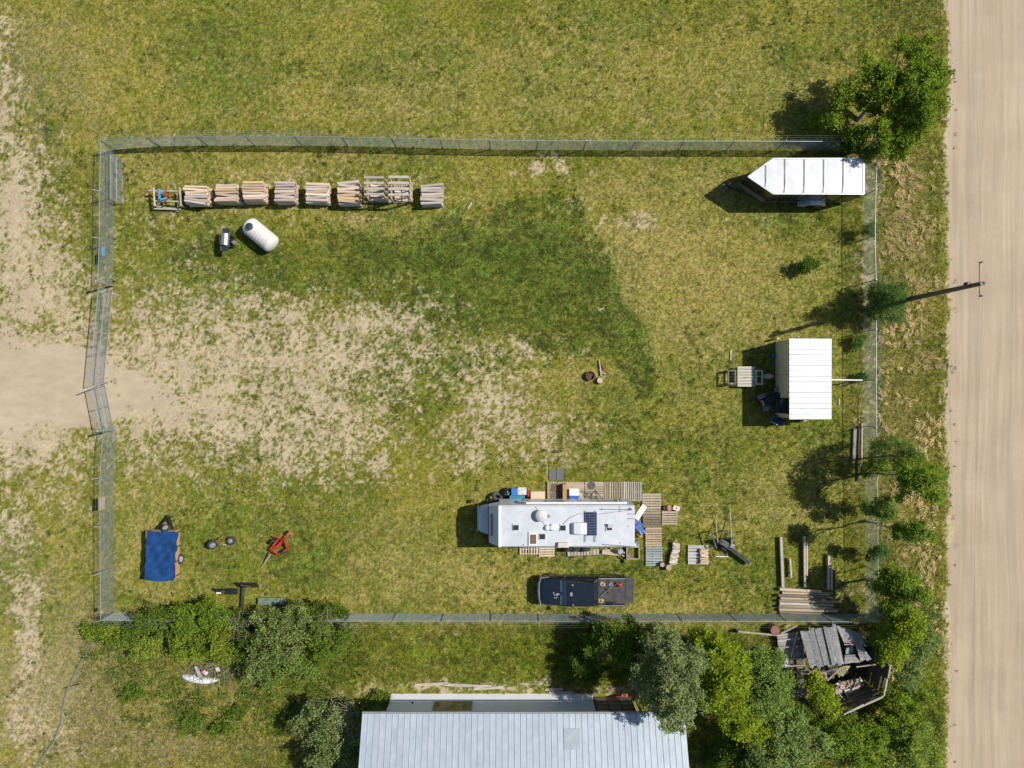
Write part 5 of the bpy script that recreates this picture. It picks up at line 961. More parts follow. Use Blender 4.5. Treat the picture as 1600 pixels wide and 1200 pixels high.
t = thing('trestle', 'weathered plank trestle under the rear south corner of the motorhome', 'trestle', W(957, 861, 0)); MB().bar(W(941, 862, .3), W(976, 866, .3), .3, .04).build('plank', pale_wood, t); MB().bar(W(941, 866, .1), W(970, 857, .4), .05, .05).bar(W(975, 866, .1), W(945, 857, .4), .05, .05).build('brace', grey_wood, t)
t = thing('hand_truck', 'black hand truck leaning by the rear south corner of the motorhome', 'hand truck', W(973, 868, 0)); MB().bar(W(967, 857, .9), W(975, 876, .1), .05, .05).bar(W(971, 856, .9), W(978, 872, .1), .05, .05).build('frame', dark_steel, t); wheel(t, W(974.5, 877, .13), (1, .3, 0), .12, .08); MB().bar(W(969, 859, .85), W(971, 864, .6), .3, .05).build('pale_pad', M('pale_blue_pad', (.40, .45, .55), .6), t)

# ------------------------------------------------------------------ log splitter with long handles
s = thing('log_splitter', 'black log splitter with a long beam lying on the grass', 'log splitter', W(1140, 860, 0)); MB().bar(W(1136, 853, .5), W(1171, 880, .28), .22, .2).build('beam', dark_steel, s); MB().box(W(1132, 849, .45), (.7, .34, .35), -.45).build('engine', M('oily_engine', (.10, .10, .105), .5, .5, .4, 9), s, False, True, .03)
MB().rev([(-.08, .12), (.08, .12)], W(1126, 846, .72), 'z', 12).build('air_filter', dark_steel, s, True); MB().box(W(1143, 853, .55), (.3, .26, .3), -.45).build('tank', M('grey_engine_part', (.26, .27, .29), .4, .6), s, False, True, .03); MB().bar(W(1169, 878, .2), W(1172.5, 881, .4), .2, .2).build('wedge', M('worn_steel', (.4, .4, .38), .4, .7), s)
for px, py in ((1129, 857), (1143, 846)): wheel(s, W(px, py, .24), (.55, .8, 0), .24, .14)
for i, (x0, y0, x1, y1) in enumerate(((1121.5, 846, 1118, 811.5), (1143.5, 848.5, 1140.5, 796.5))):
    a, b = W(x0, y0, .75), W(x1, y1, .05); t = thing('long_pole', ('short' if i == 0 else 'long') + 'er pale pole leaning from the log splitter to the grass', 'pole', (b.x, b.y, 0), 0, 'pale poles by the log splitter'); MB().cyl(a, b, .03, .025, 8).build('shaft', M('pale_pole', (.48, .40, .30), .7, 0, .15, 5), t, True); MB().cyl(a, a + (a - b).normalized() * .08, .034, .034, 8).build('ferrule', galv, t)
bs = M('slate_blue_steel', (.07, .10, .17), .5, .2, .2, 4)
for i, (px, py) in enumerate(((1116, 845), (1141, 838))):
    t = thing('sawhorse', ('left' if i == 0 else 'right') + ' blue steel sawhorse by the log splitter', 'sawhorse', W(px, py, 0), 0, 'blue steel sawhorses'); a, b = W(px - 4, py - 12 + 6 * i, .75), W(px + 3.5, py + 12 - 7 * i, .75); MB().bar(a, b, .07, .07).build('rail', bs, t)
    for e_ in (a, b):
        for dx in (-.22, .22): MB().bar(e_, (e_.x + dx, e_.y, 0), .035, .035).build('leg', bs, t)
a, b = W(1118, 869.6, .1), W(1137, 869.6, .1); t = thing('white_bar', 'short white bar lying on the grass below the log splitter', 'bar', (a.x, a.y, 0)); MB().bar(a, b, .05, .05).build('shaft', white_metal, t); MB().bar(a, a + Vector((0, .35, .1)), .03, .03).bar(b, b + Vector((-.1, .4, .1)), .03, .03).build('bent_leg', MATS['worn_steel'], t)

# ------------------------------------------------------------------ beams and log stack in the southeast corner
for (x0, y0, x1, y1, w_, mt, lb) in ((1220, 839, 1223, 917, .17, grey_wood, 'longest and leftmost grey beam lying above the log stack'), (1234, 872, 1236, 902, .10, pale_wood, 'short plank between the two long beams'), (1256.5, 838, 1257.5, 917, .14, grey_wood, 'second long beam, middle of the group above the log stack'),
        (1260.5, 849, 1260.5, 899, .08, pale_wood, 'thin plank touching the second long beam'), (1295, 868, 1294, 921, .14, grey_wood, 'beam on the right, left of the dark rusty one'), (1299, 887, 1299, 922, .10, pale_wood, 'plank between a grey beam and the rusty beam'), (1303.5, 891, 1303, 922, .11, M('rusty_beam', (.14, .06, .04), .8, 0, .3, 4), 'dark rusty beam nearest the fence above the log stack')):
    a, b = W(x0, y0, .22), W(x1, y1, .22); c = (a + b) / 2; t = thing('timber_beam', lb, 'beam', (c.x, c.y, 0), 0, 'timber beams above the log stack'); MB().bar(a, b, w_, .16).build('timber', mt, t); 
    for f in (.2, .8): q = a.lerp(b, f); MB().box((q.x, q.y, .07), (.3, .1, .14)).build('bearer', dark_wood, t)
bark_grey = M('mossy_bark', (.17, .15, .09), .95, 0, .4, 3, c2=(.30, .25, .17), bump=.5, objvar=.2, stretch=(.5, 3, 3)); peel = M('peeled_log', (.40, .31, .21), .85, 0, .35, 3, c2=(.52, .43, .33), bump=.4, objvar=.22, stretch=(.5, 3, 3)); t = thing('log_stack', 'stack of long peeled logs in the southeast corner of the yard', 'log stack', W(1258, 940, 0))
for k, (x0, x1, y, z, d) in enumerate(((1218, 1283, 921, .3, .20), (1222, 1296, 926, .12, .2), (1216, 1302, 930.5, .32, .19), (1219, 1290, 934.5, .15, .2), (1217, 1315, 938, .32, .18), (1218, 1302, 943, .18, .22), (1217, 1299, 947, .33, .2), (1217, 1308, 952, .2, .21), (1218, 1306, 957, .1, .2), (1225, 1300, 924, .1, .18), (1224, 1290, 940, .12, .18), (1222, 1312, 949, .1, .17))):
    a, b = W(x0, y, z), W(x1, y + 3, z); c = (a + b) / 2; piece('log', (peel, peel, bark, peel, bark_grey, grey_slab, bark_grey, peel, bark, bark_grey, bark, bark_grey)[k], t, c + Vector((0, 0, rr.uniform(-.03, .03))), ((b - a).length, d, d), math.atan2(b.y - a.y, b.x - a.x) + rr.uniform(-.012, .012), kind='log%d' % (k % 3))
# rails leaning on the east fence
for x0, x1, y0, y1, mt, lb in ((1336, 1334, 669, 719, grey_wood, 'grey plank, leftmost of the three lying along the east fence'), (1342.5, 1341, 665, 752, dark_steel, 'dark steel rail, longest beside the planks along the east fence'), (1347, 1346, 661, 720, pale_wood, 'pale plank closest to the east fence')):
    a, b = W(x0, y0, .12), W(x1, y1, .12); t = thing('fence_side_plank', lb, 'plank', ((a.x + b.x) / 2, (a.y + b.y) / 2, 0), 0, 'planks along the east fence'); MB().bar(a, b, .19 if mt == grey_wood else .09, .09).build('plank', mt, t); q = a.lerp(b, .5); MB().box((q.x, q.y, .035), (.3, .1, .07)).build('bearer', dark_wood, t)

# ------------------------------------------------------------------ fire ring, stump, driftwood
c = W(922.5, 587, .3); t = thing('fire_ring', 'rusty round fire ring in the middle of the grass', 'fire ring', (c.x, c.y, 0)); rust = M('rusty_steel', (.17, .075, .04), .8, .1, .35, 6)
m = MB(); n = 24; m.loft([[(c.x + r_ * math.cos(a_), c.y + r_ * math.sin(a_), z) for r_, z in ((.30, 0), (.30, .3), (.265, .3), (.265, 0))] for a_ in [6.2832 * k / n for k in range(n + 1)]]).build('ring', rust, t, True)
MB().cyl((c.x, c.y, .0), (c.x, c.y, .06), .26, None, 18).build('ash', M('ash', (.12, .105, .1), .95, 0, .5, 12), t); r2 = random.Random(4)
for i in range(7): a_ = r2.uniform(0, 3.1); MB().cyl((c.x - .2 * math.cos(a_), c.y - .2 * math.sin(a_) + r2.uniform(-.06, .06), .1), (c.x + .2 * math.cos(a_), c.y + .2 * math.sin(a_), .2), .03, .02, 6).build('charred_stick', M('charred_wood', (.16, .11, .085), .9, 0, .4, 8), t, True)
c = W(937.5, 594.5, .3); t = thing('chopping_block', 'pale round chopping block beside the fire ring', 'stump', (c.x, c.y, 0)); MB().cyl((c.x, c.y, 0), (c.x, c.y, .3), .2, .19, 16).build('bark', bark, t, True); MB().cyl((c.x, c.y, .3), (c.x, c.y, .305), .175, None, 16).build('cut_face', M('pale_cut_face', (.50, .40, .30), .8, 0, .12, 12), t)
t = thing('driftwood', 'bleached branch with a side twig lying right of the fire ring', 'branch', W(940, 583, 0)); bl = M('bleached_wood', (.44, .36, .29), .85, 0, .25, 5)
MB().tube([W(936, 562, .1), W(937, 570, .12), W(938, 576, .1), W(939, 587, .12)], .035, 6, .06).build('stem', bl, t, True); MB().tube([W(941, 577, .06), W(950, 581, .1), W(958, 588, .08)], .012, 5).build('twig', bl, t, True); MB().cyl(W(937, 577, .08), W(939, 585, .1), .06, .05, 7).cyl(W(941, 582.5, .08), W(947, 584.5, .08), .045, .05, 7).build('knuckle', bl, t, True)
MB().tube([W(939, 566, .1), W(941, 573, .1), W(945, 578, .06)], .02, 5, .05).build('bark_strip', M('red_bark', (.16, .07, .045), .9), t, True)

# ------------------------------------------------------------------ bench, bits and quad by the shed
b_ = thing('lawn_bench', 'slatted wooden bench with open arm frames, half in the shed shadow', 'bench', W(1165, 589, 0)); cream = M('cream_paint_wood', (.50, .45, .37), .7, 0, .12, 4, objvar=.06)
for i in range(7): y = 574.5 + i * 4.6; a, q = W(1152.5, y, .5), W(1179, y, .5); piece('slat', cream, b_, ((a.x + q.x) / 2, a.y, .5), (q.x - a.x, .16, .03))
for x in (1153, 1178.5): a, q = W(x, 573, .45), W(x, 604, .45); MB().bar(a, q, .07, .09).build('seat_rail', cream, b_)
for xa, xb, mt in ((1181.5, 1191, cream), (1138, 1149, M('shadow_dark_arm_wood', (.13, .12, .10), .8, 0, .3, 4))):  # left arm frame coloured dark for the arm and its shadow together
    for x in (xa, xb): a, q = W(x, 578, .62), W(x, 601, .62); MB().bar(a, q, .10, .05).build('arm_rail', mt, b_)
    for y in (579, 600): a, q = W(xa, y, .64), W(xb, y, .64); MB().bar(a, q, .09, .05).build('arm_end', mt, b_); 
    for x in (xa, xb):
        for y in (579.5, 599.5): q = W(x, y, .6); MB().box((q.x, q.y, .3), (.06, .06, .6)).build('leg', mt, b_)
for y in (580, 599): MB().bar(W(1140, y, .25), W(1187, y, .25), .06, .06).build('stretcher', cream, b_)
t = thing('shovel', 'long-handled shovel resting across the bench towards the shed', 'shovel', W(1198, 588, .55)); MB().cyl(W(1163, 589.5, .56), W(1195, 587.5, .56), .022, None, 7).build('handle', M('shovel_handle', (.50, .45, .38), .7), t, True)
m = MB(); P_ = [W(x, y, .55) for x, y in ((1194, 586), (1200, 583.5), (1206, 585.5), (1209.5, 587.5), (1206, 590.5), (1200, 592), (1194, 590))]; m.prism([(p.x, p.y) for p in P_], .53, .56).build('blade', M('pale_grey_blade', (.42, .42, .38), .5, .3), t)
c = W(1211, 555, .25); t = thing('blue_bucket', 'small light blue bucket against the shed wall', 'bucket', (c.x, c.y, 0)); MB().rev([(0, .11), (.26, .14), (.25, .125), (.05, .1)], (c.x, c.y, 0), 'z', 16).build('pail', M('sky_blue_plastic', (.10, .34, .52), .5), t, True); MB().torus((c.x, c.y, .25), (1, 0, .3), .135, .007, 14, 4).build('bail', galv, t, True)
qd = thing('quad_bike', 'dark quad bike standing in the shadow at the shed opening', 'quad bike', W(1203, 622, 0), R(25)); 
MB().loft([[(x, -w_, z0), (x, w_, z0), (x, w_ * .8, z1), (x, -w_ * .8, z1)] for x, w_, z0, z1 in ((-.75, .2, .45, .7), (-.4, .26, .4, .82), (.1, .2, .4, .78), (.45, .26, .42, .88), (.8, .2, .5, .78))]).build('body', blk, qd, True, False)
MB().loft([[(x, -w_, .8), (x, w_, .8), (x, w_ * .7, z1), (x, -w_ * .7, z1)] for x, w_, z1 in ((-.55, .14, .86), (-.2, .17, .92), (.15, .12, .88))]).build('seat', dark_steel, qd, True, False)
for x in (-.58, .58):
    for y in (-.42, .42):
        wheel(qd, (x, y, .27), (0, 1, 0), .27, .24, 'wheel', None, False); MB().loft([[(x + dx, y - .14, z), (x + dx, y + .14, z), (x + dx, y + .14, z + .02), (x + dx, y - .14, z + .02)] for dx, z in ((-.3, .5), (-.12, .6), (.12, .6), (.3, .5))]).build('fender', M('grey_fender', (.16, .17, .18), .4), qd, False, False)
MB().tube([(.3, -.36, 1.02), (.38, -.15, 1.0), (.38, .15, 1.0), (.3, .36, 1.02)], .02, 6).build('handlebar', galv, qd, True, False); MB().bar((-.78, -.2, .72), (-.78, .2, .72), .1, .05).build('rear_rack', galv, qd, False, False)
for y in (-.2, .2): MB().box((-.84, y, .62), (.06, .1, .07)).build('tail_lamp', M('red_lens', (.45, .08, .08), .3), qd, False, False)
ch = thing('camp_chair', 'navy camp chair by the south corner of the shed', 'chair', W(1209, 655, 0), R(-30)); nav = M('navy_canvas', (.03, .06, .13), .85, 0, .2, 5)
MB().loft([[(x, -.26, z), (x, .26, z), (x, .26, z + .015), (x, -.26, z + .015)] for x, z in ((-.25, .42), (0, .38), (.24, .42))]).build('seat', nav, ch, False, False); MB().loft([[(x, -.26, z), (x, .26, z), (x + .015, .26, z), (x + .015, -.26, z)] for x, z in ((.24, .42), (.3, .7), (.36, .95))]).build('backrest', nav, ch, False, False)
for y in (-.28, .28):
    MB().cyl((-.28, y, 0), (.3, y, .62), .013, None, 6).build('leg', galv, ch, True, False); MB().cyl((.28, y, 0), (-.28, y, .62), .013, None, 6).build('leg', galv, ch, True, False); MB().bar((-.3, y, .62), (.3, y, .64), .05, .02).build('armrest', galv, ch, False, False)

# ------------------------------------------------------------------ blue tarped trailer and loose running gear
tt = thing('tarped_trailer', 'utility trailer under a tight blue tarp beside the west fence', 'trailer', W(253, 868, 0)); tarp = M('blue_tarp', (.011, .046, .150), .30, 0, .2, 1.8, c2=(.018, .066, .20), bump=.25)
C_ = [W(230, 829.5, .95), W(276.4, 831.5, .95), W(271.8, 906.5, .95), W(226, 905, .95)]
N_ = 26; M_ = 36; vs = []; rr3 = random.Random(6)
for j in range(M_ + 1):
    for i in range(N_ + 1):
        u, v = i / N_, j / M_; p = C_[0].lerp(C_[1], u).lerp(C_[3].lerp(C_[2], u), v); e = min(u, 1 - u) * min(v, 1 - v) * 4
        z = .98 + .05 * math.sin(3.14 * u) - .075 * abs(math.sin((u * 1.1 + v * 2.1 + .15 * math.sin(7 * v)) * 8)) ** 3 * min(1, 5 * e) - .05 * math.exp(-((u - .55) ** 2 + (v - .62) ** 2) * 30) + .018 * math.sin((u * 1.4 - v * 1.1) * 11 + 1) * min(1, 6 * e) + (.05 if u > .80 else 0) * 0
        if u > .8: z += .025
        ex = .025 * math.sin(v * 23) * (u in (0, 1)); ey = (-.10 * math.sin(3.14 * u)) * (v == 1)
        vs.append((p.x + ex, p.y + ey, z))
m = MB(); m.add(vs, [(j * (N_ + 1) + i, j * (N_ + 1) + i + 1, (j + 1) * (N_ + 1) + i + 1, (j + 1) * (N_ + 1) + i) for j in range(M_) for i in range(N_)])
rim_i = [i for i in range(N_ + 1)] + [(j * (N_ + 1) + N_) for j in range(1, M_ + 1)] + [M_ * (N_ + 1) + i for i in range(N_ - 1, -1, -1)] + [j * (N_ + 1) for j in range(M_ - 1, 0, -1)]
sk = [(vs[i][0], vs[i][1], vs[i][2] - .2 - .05 * math.sin(k * .5)) for k, i in enumerate(rim_i)]; n0 = len(m.v); m.v += sk; L_ = len(rim_i)
m.f += [[rim_i[k], rim_i[(k + 1) % L_], n0 + (k + 1) % L_, n0 + k] for k in range(L_)]
m.build('tarp', tarp, tt, True)
xa, xb = C_[3].x + .06, C_[1].x + .02; ya, yb = C_[3].y + .05, C_[0].y - .04
boxw = M('orange_trailer_wood', (.42, .26, .14), .8, 0, .2, 3, stretch=(1, 6, 6))
for k in range(3): MB().box2((xb - .14, ya, .42 + k * .17), (xb - .10, yb, .57 + k * .17)).build('side_board', boxw, tt); MB().box2((xa, ya, .42 + k * .17), (xa + .04, yb, .57 + k * .17)).build('side_board', boxw, tt)
MB().box2((xa, ya - .03, .4), (xb - .1, ya, .92)).build('tailboard', boxw, tt); MB().box2((xa, yb, .4), (xb - .1, yb + .03, .92)).build('headboard', boxw, tt); MB().box2((xa, ya, .36), (xb - .1, yb, .40)).build('bed', dark_wood, tt)
for f in (.05, .36, .66, .97): y = ya + (yb - ya) * f; MB().box2((xb - .095, y - .03, .36), (xb - .05, y + .03, .95)).build('stake', dark_steel, tt)
wheel(tt, W(284, 873.5, .36) - Vector((.12, 0, 0)), (1, 0, .25), .34, .22, 'wheel', M('bright_rim', (.5, .5, .5), .4, .4)); wheel(tt, (xa - .16, W(0, 873.5, .36).y, .34), (1, 0, 0), .34, .2)
hitch = W(263.6, 806, .5); MB().bar((xa + .45, yb, .42), hitch, .09, .1).bar((xb - .5, yb, .42), hitch, .09, .1).build('drawbar', dark_steel, tt); MB().sphere(hitch, .09, 8, 5, (.8, 1.3, .7)).build('coupler', dark_steel, tt, True); MB().cyl(hitch + Vector((.1, -.1, -.45)), hitch + Vector((.1, -.1, .35)), .03, None, 8).build('jack', dark_steel, tt, True)
wheel(tt, W(259, 825.5, .75), (0, 1, .75), .31, .2, 'spare_wheel', MATS['bright_rim'])
t = thing('loose_axle', 'old axle with two wheels and rusty bars lying on the grass', 'axle', W(345, 846, 0)); wheel(t, W(360.6, 845, .2), (.1, 0, 1), .28, .2, 'wheel', M('grey_blue_rim', (.24, .25, .27), .6, .3)); wheel(t, W(332, 851, .34), (.5, -.35, .8), .33, .2, 'wheel', MATS['grey_blue_rim'])
MB().bar(W(337, 848, .3), W(356, 845, .2), .07, .07).build('axle_bar', M('rusty_bar', (.20, .075, .035), .8, 0, .3, 5), t); MB().bar(W(341, 843, .25), W(350, 837.5, .1), .1, .06).bar(W(346, 836.5, .08), W(356, 837, .08), .08, .05).build('spring', MATS['rusty_bar'], t); MB().bar(W(348, 851, .06), W(354, 850.5, .06), .08, .04).build('plank', pale_wood, t); MB().bar(W(336, 843, .1), W(342, 842, .55), .04, .04).build('bracket', dark_steel, t)
redf = M('red_trailer_paint', (.48, .028, .018), .4, 0, .15, 4)
t = thing('red_trailer_frame', 'bare red boat trailer frame with two small wheels', 'trailer', W(436, 851, 0)); zf = .38
for p, q in (((454, 831), (425, 861)), ((445, 840), (450, 857)), ((437, 841), (422, 859)), ((450, 857), (435, 866)), ((422, 859), (435, 866)), ((443, 843), (434, 858))): MB().bar(W(*p, zf), W(*q, zf), .09, .08).build('frame_bar', redf, t)
for p, q in (((427, 838), (440, 842)), ((446, 849), (451, 858))): MB().bar(W(*p, zf + .1), W(*q, zf + .1), .07, .04).build('mudguard', redf, t)
MB().bar(W(455, 829.5, .42), W(449, 836, .42), .14, .06).build('coupler', M('faded_red', (.40, .09, .07), .5), t)
for px, py in ((425, 846), (442, 862)): wheel(t, W(px, py, .23), (.62, -.78, 0), .24, .15, 'wheel', M('grey_small_rim', (.3, .3, .3), .5))
a, b = W(423, 865, .4), W(408.5, 887, .1); t = thing('weathered_pole', 'thin grey pole leaning from the red trailer frame to the grass', 'pole', (b.x, b.y, 0)); MB().cyl(a, b, .045, .03, 7).build('shaft', grey_wood, t, True); MB().cyl(a, a + (a - b).normalized() * .1, .05, .05, 7).build('end_band', dark_steel, t)
t = thing('drag_blade', 'black steel drag blade with a long towing pole by the shrubs', 'blade', W(385, 916, 0)); MB().loft([[(x, y, z) for y, z in prof_] for x, prof_ in [(W(px, 0, .3).x, [(W(0, 918, 0).y, .02), (W(0, 917, 0).y, .02), (W(0, 910.5, .4).y, .38), (W(0, 912, .4).y, .40)]) for px in (369.5, 402.5)]]).build('blade', blk, t)
MB().bar(W(379, 918, .25), W(377, 950, .2), .08, .08).bar(W(382, 918, .25), W(380, 950, .2), .05, .06).build('towing_pole', M('dark_green_steel', (.035, .045, .035), .7), t); MB().bar(W(376, 914, .42), W(392, 917, .42), .05, .06).build('hinge', rust, t)
t = thing('grader_box', 'black steel box with a white plate lying left of the drag blade', 'box', W(352, 924, 0)); MB().bar(W(332, 921, .1), W(350, 921.5, .1), .12, .14).bar(W(334, 922, .1), W(347, 927, .1), .1, .12).build('arm', blk, t); MB().box2(W(355, 927, 0) , W(369.5, 920.5, .25)).build('box', blk, t, False, True, .02); MB().box(W(341.5, 926.5, .18), (.32, .1, .03)).build('white_plate', white_metal, t); MB().bar(W(346, 923, .12), W(353, 925, .12), .07, .05).build('rusty_link', rust, t)

# ------------------------------------------------------------------ white hull and brush heap beyond the south fence
t = thing('white_shell', 'long white pointed plastic shell lying by the brush heap', 'shell', W(316, 1062, 0)); m = MB(); secs = []
for i in range(13):
    f = i / 12; q = W(286.5 + 57.5 * f, 1056.5 + 5.5 * f + 2.5 * math.sin(3.14 * f), .0); w_ = .03 + .22 * min(1, (math.sin(math.pi * min(1, f * .85 + .12))) * 1.15); secs.append([(q.x, q.y + w_ * math.cos(a_), .02 + .3 * abs(math.sin(a_)) * (w_ / .25)) for a_ in [math.pi * k / 6 for k in range(7)]])
m.loft(secs).build('hull', M('chalky_white_shell', (.68, .69, .70), .5, 0, .08, 3), t, True); MB().bar(W(290, 1057, .16), W(342, 1063, .16), .03, .04).build('seam_rib', M('pale_rib', (.5, .5, .48), .6), t)
t = thing('grey_plank', 'grey green plank lying over the white shell', 'plank', W(309, 1050, 0)); MB().bar(W(305, 1041, .4), W(312.5, 1059, .38), .16, .03).build('plank', M('grey_green_paint', (.33, .38, .37), .7, 0, .1, 4), t); MB().bar(W(308.5, 1043, .34), W(317, 1063, .42), .06, .05).build('batten', grey_wood, t)
sheet_m = M('pale_green_sheet', (.15, .20, .15), .45, 0, .2, 4); c = W(425, 939.5, .25); t = thing('plastic_sheet', 'pale green plastic sheet lying along the top of the hedge', 'sheet', (c.x, c.y, 0)); vs = []
for j in range(5):
    for i in range(15): vs.append(W(403 + 44 * i / 14, 934.5 + 2.6 * j - i * .05, .25 + .05 * math.sin(i * 1.3 + j)))
MB().add(vs, [(j * 15 + i, j * 15 + i + 1, (j + 1) * 15 + i + 1, (j + 1) * 15 + i) for j in range(4) for i in range(14)]).build('sheet', sheet_m, t, True); MB().bar(W(403, 940, .12), W(447, 940, .12), .35, .18).build('stack_below', dark_wood, t)
for px, py, dx, dy, lb in ((1141.5, 556, 0, .3, 'white stick lying on the grass left of the shed shadow'), (734, 321, .12, .2, 'white scrap on the grass right of the rightmost firewood stack'), (939.5, 483, .18, .08, 'curved white scrap in the dark clover patch'), (1311, 628, .0, .2, 'pale scrap on the grass right of the shed roof')):
    p = W(px, py, .06); t = thing('white_scrap', lb, 'scrap', (p.x, p.y, 0)); MB().tube([p - Vector((dx, dy, 0)), p + Vector((.02, 0, .02)), p + Vector((dx, dy, 0))], .028, 5).build('strip', white_metal, t)
t = thing('brush_heap', 'heap of dead brown brush behind the white shell', 'brush heap', W(330, 1045, 0)); twig = M('dead_twig', (.20, .15, .115), .95, 0, .35, 6, c2=(.30, .25, .21), objvar=.2); m2 = None; r2 = random.Random(17)
for k in range(70):
    p = W(328 + r2.gauss(0, 15), 1043 + r2.gauss(0, 8), r2.uniform(.02, .25)); a_ = r2.gauss(1.9, .7); l = r2.uniform(.5, 1.6); q = p + Vector((math.cos(a_) * l, -math.sin(a_) * l * .8, r2.uniform(-.05, .35))); q.z = max(.03, q.z); mid = p.lerp(q, .5) + Vector((r2.uniform(-.1, .1), r2.uniform(-.1, .1), .06))
    MB().tube([p, mid, q], r2.uniform(.01, .022), 4, .006).build('branch', twig, t)
t.children[0]['label'] = 'thin dead branch'
for px, py, mt in ((316, 1050, redp), (321, 1051, MATS['cream_box']), (340, 1046, MATS['cream_box'])): MB().box(W(px, py, .25), (.22, .3, .03), r2.uniform(0, 3), .2).build('scrap', mt, t)
for (pts_, lb) in (([(150, 985), (142, 1005), (126, 1035), (113, 1062), (104, 1080), (98, 1105), (95, 1130), (85, 1155), (70, 1178), (55, 1200), (40, 1225)], 'faint grey green hose snaking down the southwest grass'),):
    t = thing('garden_hose', lb, 'hose', W(98, 1100, 0)); MB().tube([W(x, y, .05) for x, y in pts_], .06, 6).build('hose', M('grey_green_hose', (.15, .16, .135), .8, 0, .2, 3), t, True); MB().cyl(W(122, 1069, .05), W(97, 1075.5, .06), .035, .02, 6).build('branch_line', dark_steel, t, True)

# ------------------------------------------------------------------ collapsed cabin in the southeast corner
gb = M('grey_roof_boards', (.20, .20, .205), .85, 0, .3, 1.6, c2=(.29, .285, .28), bump=.4, objvar=.14, stretch=(1, 8, 8))
cab = thing('collapsed_cabin', 'collapsed grey board cabin with fallen roof behind the south fence', 'cabin', W(1320, 1045, 0))
def roofquad(cs, n, name, sag=0):
    """boards running from edge 0-1 to edge 3-2"""
    for i in range(n):
        u0, u1 = (i + .0) / n, (i + .985) / n; a = cs[0].lerp(cs[1], u0); b = cs[0].lerp(cs[1], u1); c = cs[3].lerp(cs[2], u1); d = cs[3].lerp(cs[2], u0); r3 = random.Random(i * 7 + len(name)); dz = Vector((0, 0, r3.uniform(-.03, .03))); e0, e1 = r3.uniform(-.03, .05), r3.uniform(-.05, .04)
        a2, b2, c2_, d2 = a.lerp(d, e0) + dz, b.lerp(c, e0) + dz, c.lerp(b, e1) + dz, d.lerp(a, e1) + dz; t_ = Vector((0, 0, .03))
        MB().add([a2, b2, c2_, d2, a2 - t_, b2 - t_, c2_ - t_, d2 - t_], [(0, 1, 2, 3), (4, 7, 6, 5), (0, 4, 5, 1), (1, 5, 6, 2), (2, 6, 7, 3), (3, 7, 4, 0)]).build(name, gb, cab)
roofquad([W(1250, 986, 1.0), W(1284, 980.5, 1.2), W(1299, 1039, 2.1), W(1266, 1044, 1.9)], 6, 'roof_board')
roofquad([W(1286, 979.5, 1.25), W(1306, 976, 1.3), W(1319, 1037, 2.2), W(1300.5, 1040, 2.2)], 4, 'roof_board')
roofquad([W(1306.5, 977, 1.3), W(1338, 987, 1.3), W(1341, 1006, 1.6), W(1319, 1005, 1.6)], 5, 'roof_board')
roofquad([W(1320, 1025.5, 2.0), W(1336, 1025, 2.0), W(1345, 1034, 2.15), W(1319.5, 1037.5, 2.2)], 3, 'roof_board'); roofquad([W(1335.5, 1005, 1.6), W(1344, 1004, 1.6), W(1362, 1030, 2.1), W(1345, 1033.5, 2.12)], 4, 'roof_board'); roofquad([W(1338, 988, 1.32), W(1346, 991, 1.35), W(1354, 1012, 1.7), W(1342, 1005, 1.6)], 2, 'roof_board')
MB().bar(W(1319, 1007, 1.66), W(1334.5, 1007, 1.66), .06, .05).bar(W(1320, 1024, 1.98), W(1336, 1023.5, 1.98), .06, .05).build('hatch_frame', grey_wood, cab); MB().add([W(1321, 1012, 1.4), W(1333, 1009, 1.45), W(1334, 1019, 1.5), W(1322, 1022, 1.5)], [(0, 1, 2, 3)]).build('hatch_flap', M('pale_hatch', (.34, .35, .36), .7, 0, .2, 4), cab)
# walls: boards, east and south standing
dk = M('dark_cabin_boards', (.085, .065, .05), .9, 0, .35, 2, c2=(.12, .095, .075), bump=.3, objvar=.18, stretch=(1, 7, 7))
def wall(a, b, h0, h1, n, name='wall_board'):
    r4 = random.Random(n + int(a.x * 10)); nr_ = Vector((b.y - a.y, a.x - b.x, 0)).normalized()
    for i in range(n):
        z0, z1 = h0 + (h1 - h0) * i / n, h0 + (h1 - h0) * (i + .92) / n; u0 = r4.uniform(0, .04) + (r4.uniform(.0, .35) if i > n - 3 else 0); u1 = 1 - r4.uniform(0, .04) - (r4.uniform(0, .4) if i > n - 4 else 0); p, q = a.lerp(b, u0), a.lerp(b, u1); j0, j1 = nr_ * r4.uniform(-.06, .06), nr_ * r4.uniform(-.06, .06)
        MB().bar(Vector((p.x, p.y, (z0 + z1) / 2 + r4.uniform(-.02, .02))) + j0, Vector((q.x, q.y, (z0 + z1) / 2 + r4.uniform(-.04, .04))) + j1, .05, z1 - z0).build(name, dk, cab)
NE, SE, SW = W(1366, 993, 0), W(1350, 1062, 0), W(1293, 1088, 0); hw = 2.35
wall(NE, SE, 0, hw, 11); wall(SE, SW, 0, hw, 11)
for p, q in ((NE.lerp(SE, .2), NE.lerp(SE, .62)), (NE.lerp(SE, .64), SE), (SE, SE.lerp(SW, .48)), (SE.lerp(SW, .5), SW)): MB().bar((p.x, p.y, hw + .06 - random.Random(int(p.x * 9)).uniform(0, .12)), (q.x + .05, q.y, hw + .02), .08, .09).build('wall_plate', grey_wood, cab)
MB().bar((SE.x, SE.y - .12, hw - .05), (SW.x, SW.y - .12, hw - .1), .08, .08).build('wall_plate', grey_wood, cab)
fl = M('cabin_dirt_floor', (.05, .042, .035), .95, 0, .4, 3); P_ = [W(1262, 1010), NE, SE, SW]; MB().prism([(p.x, p.y) for p in P_], .0, .05).build('floor', fl, cab)
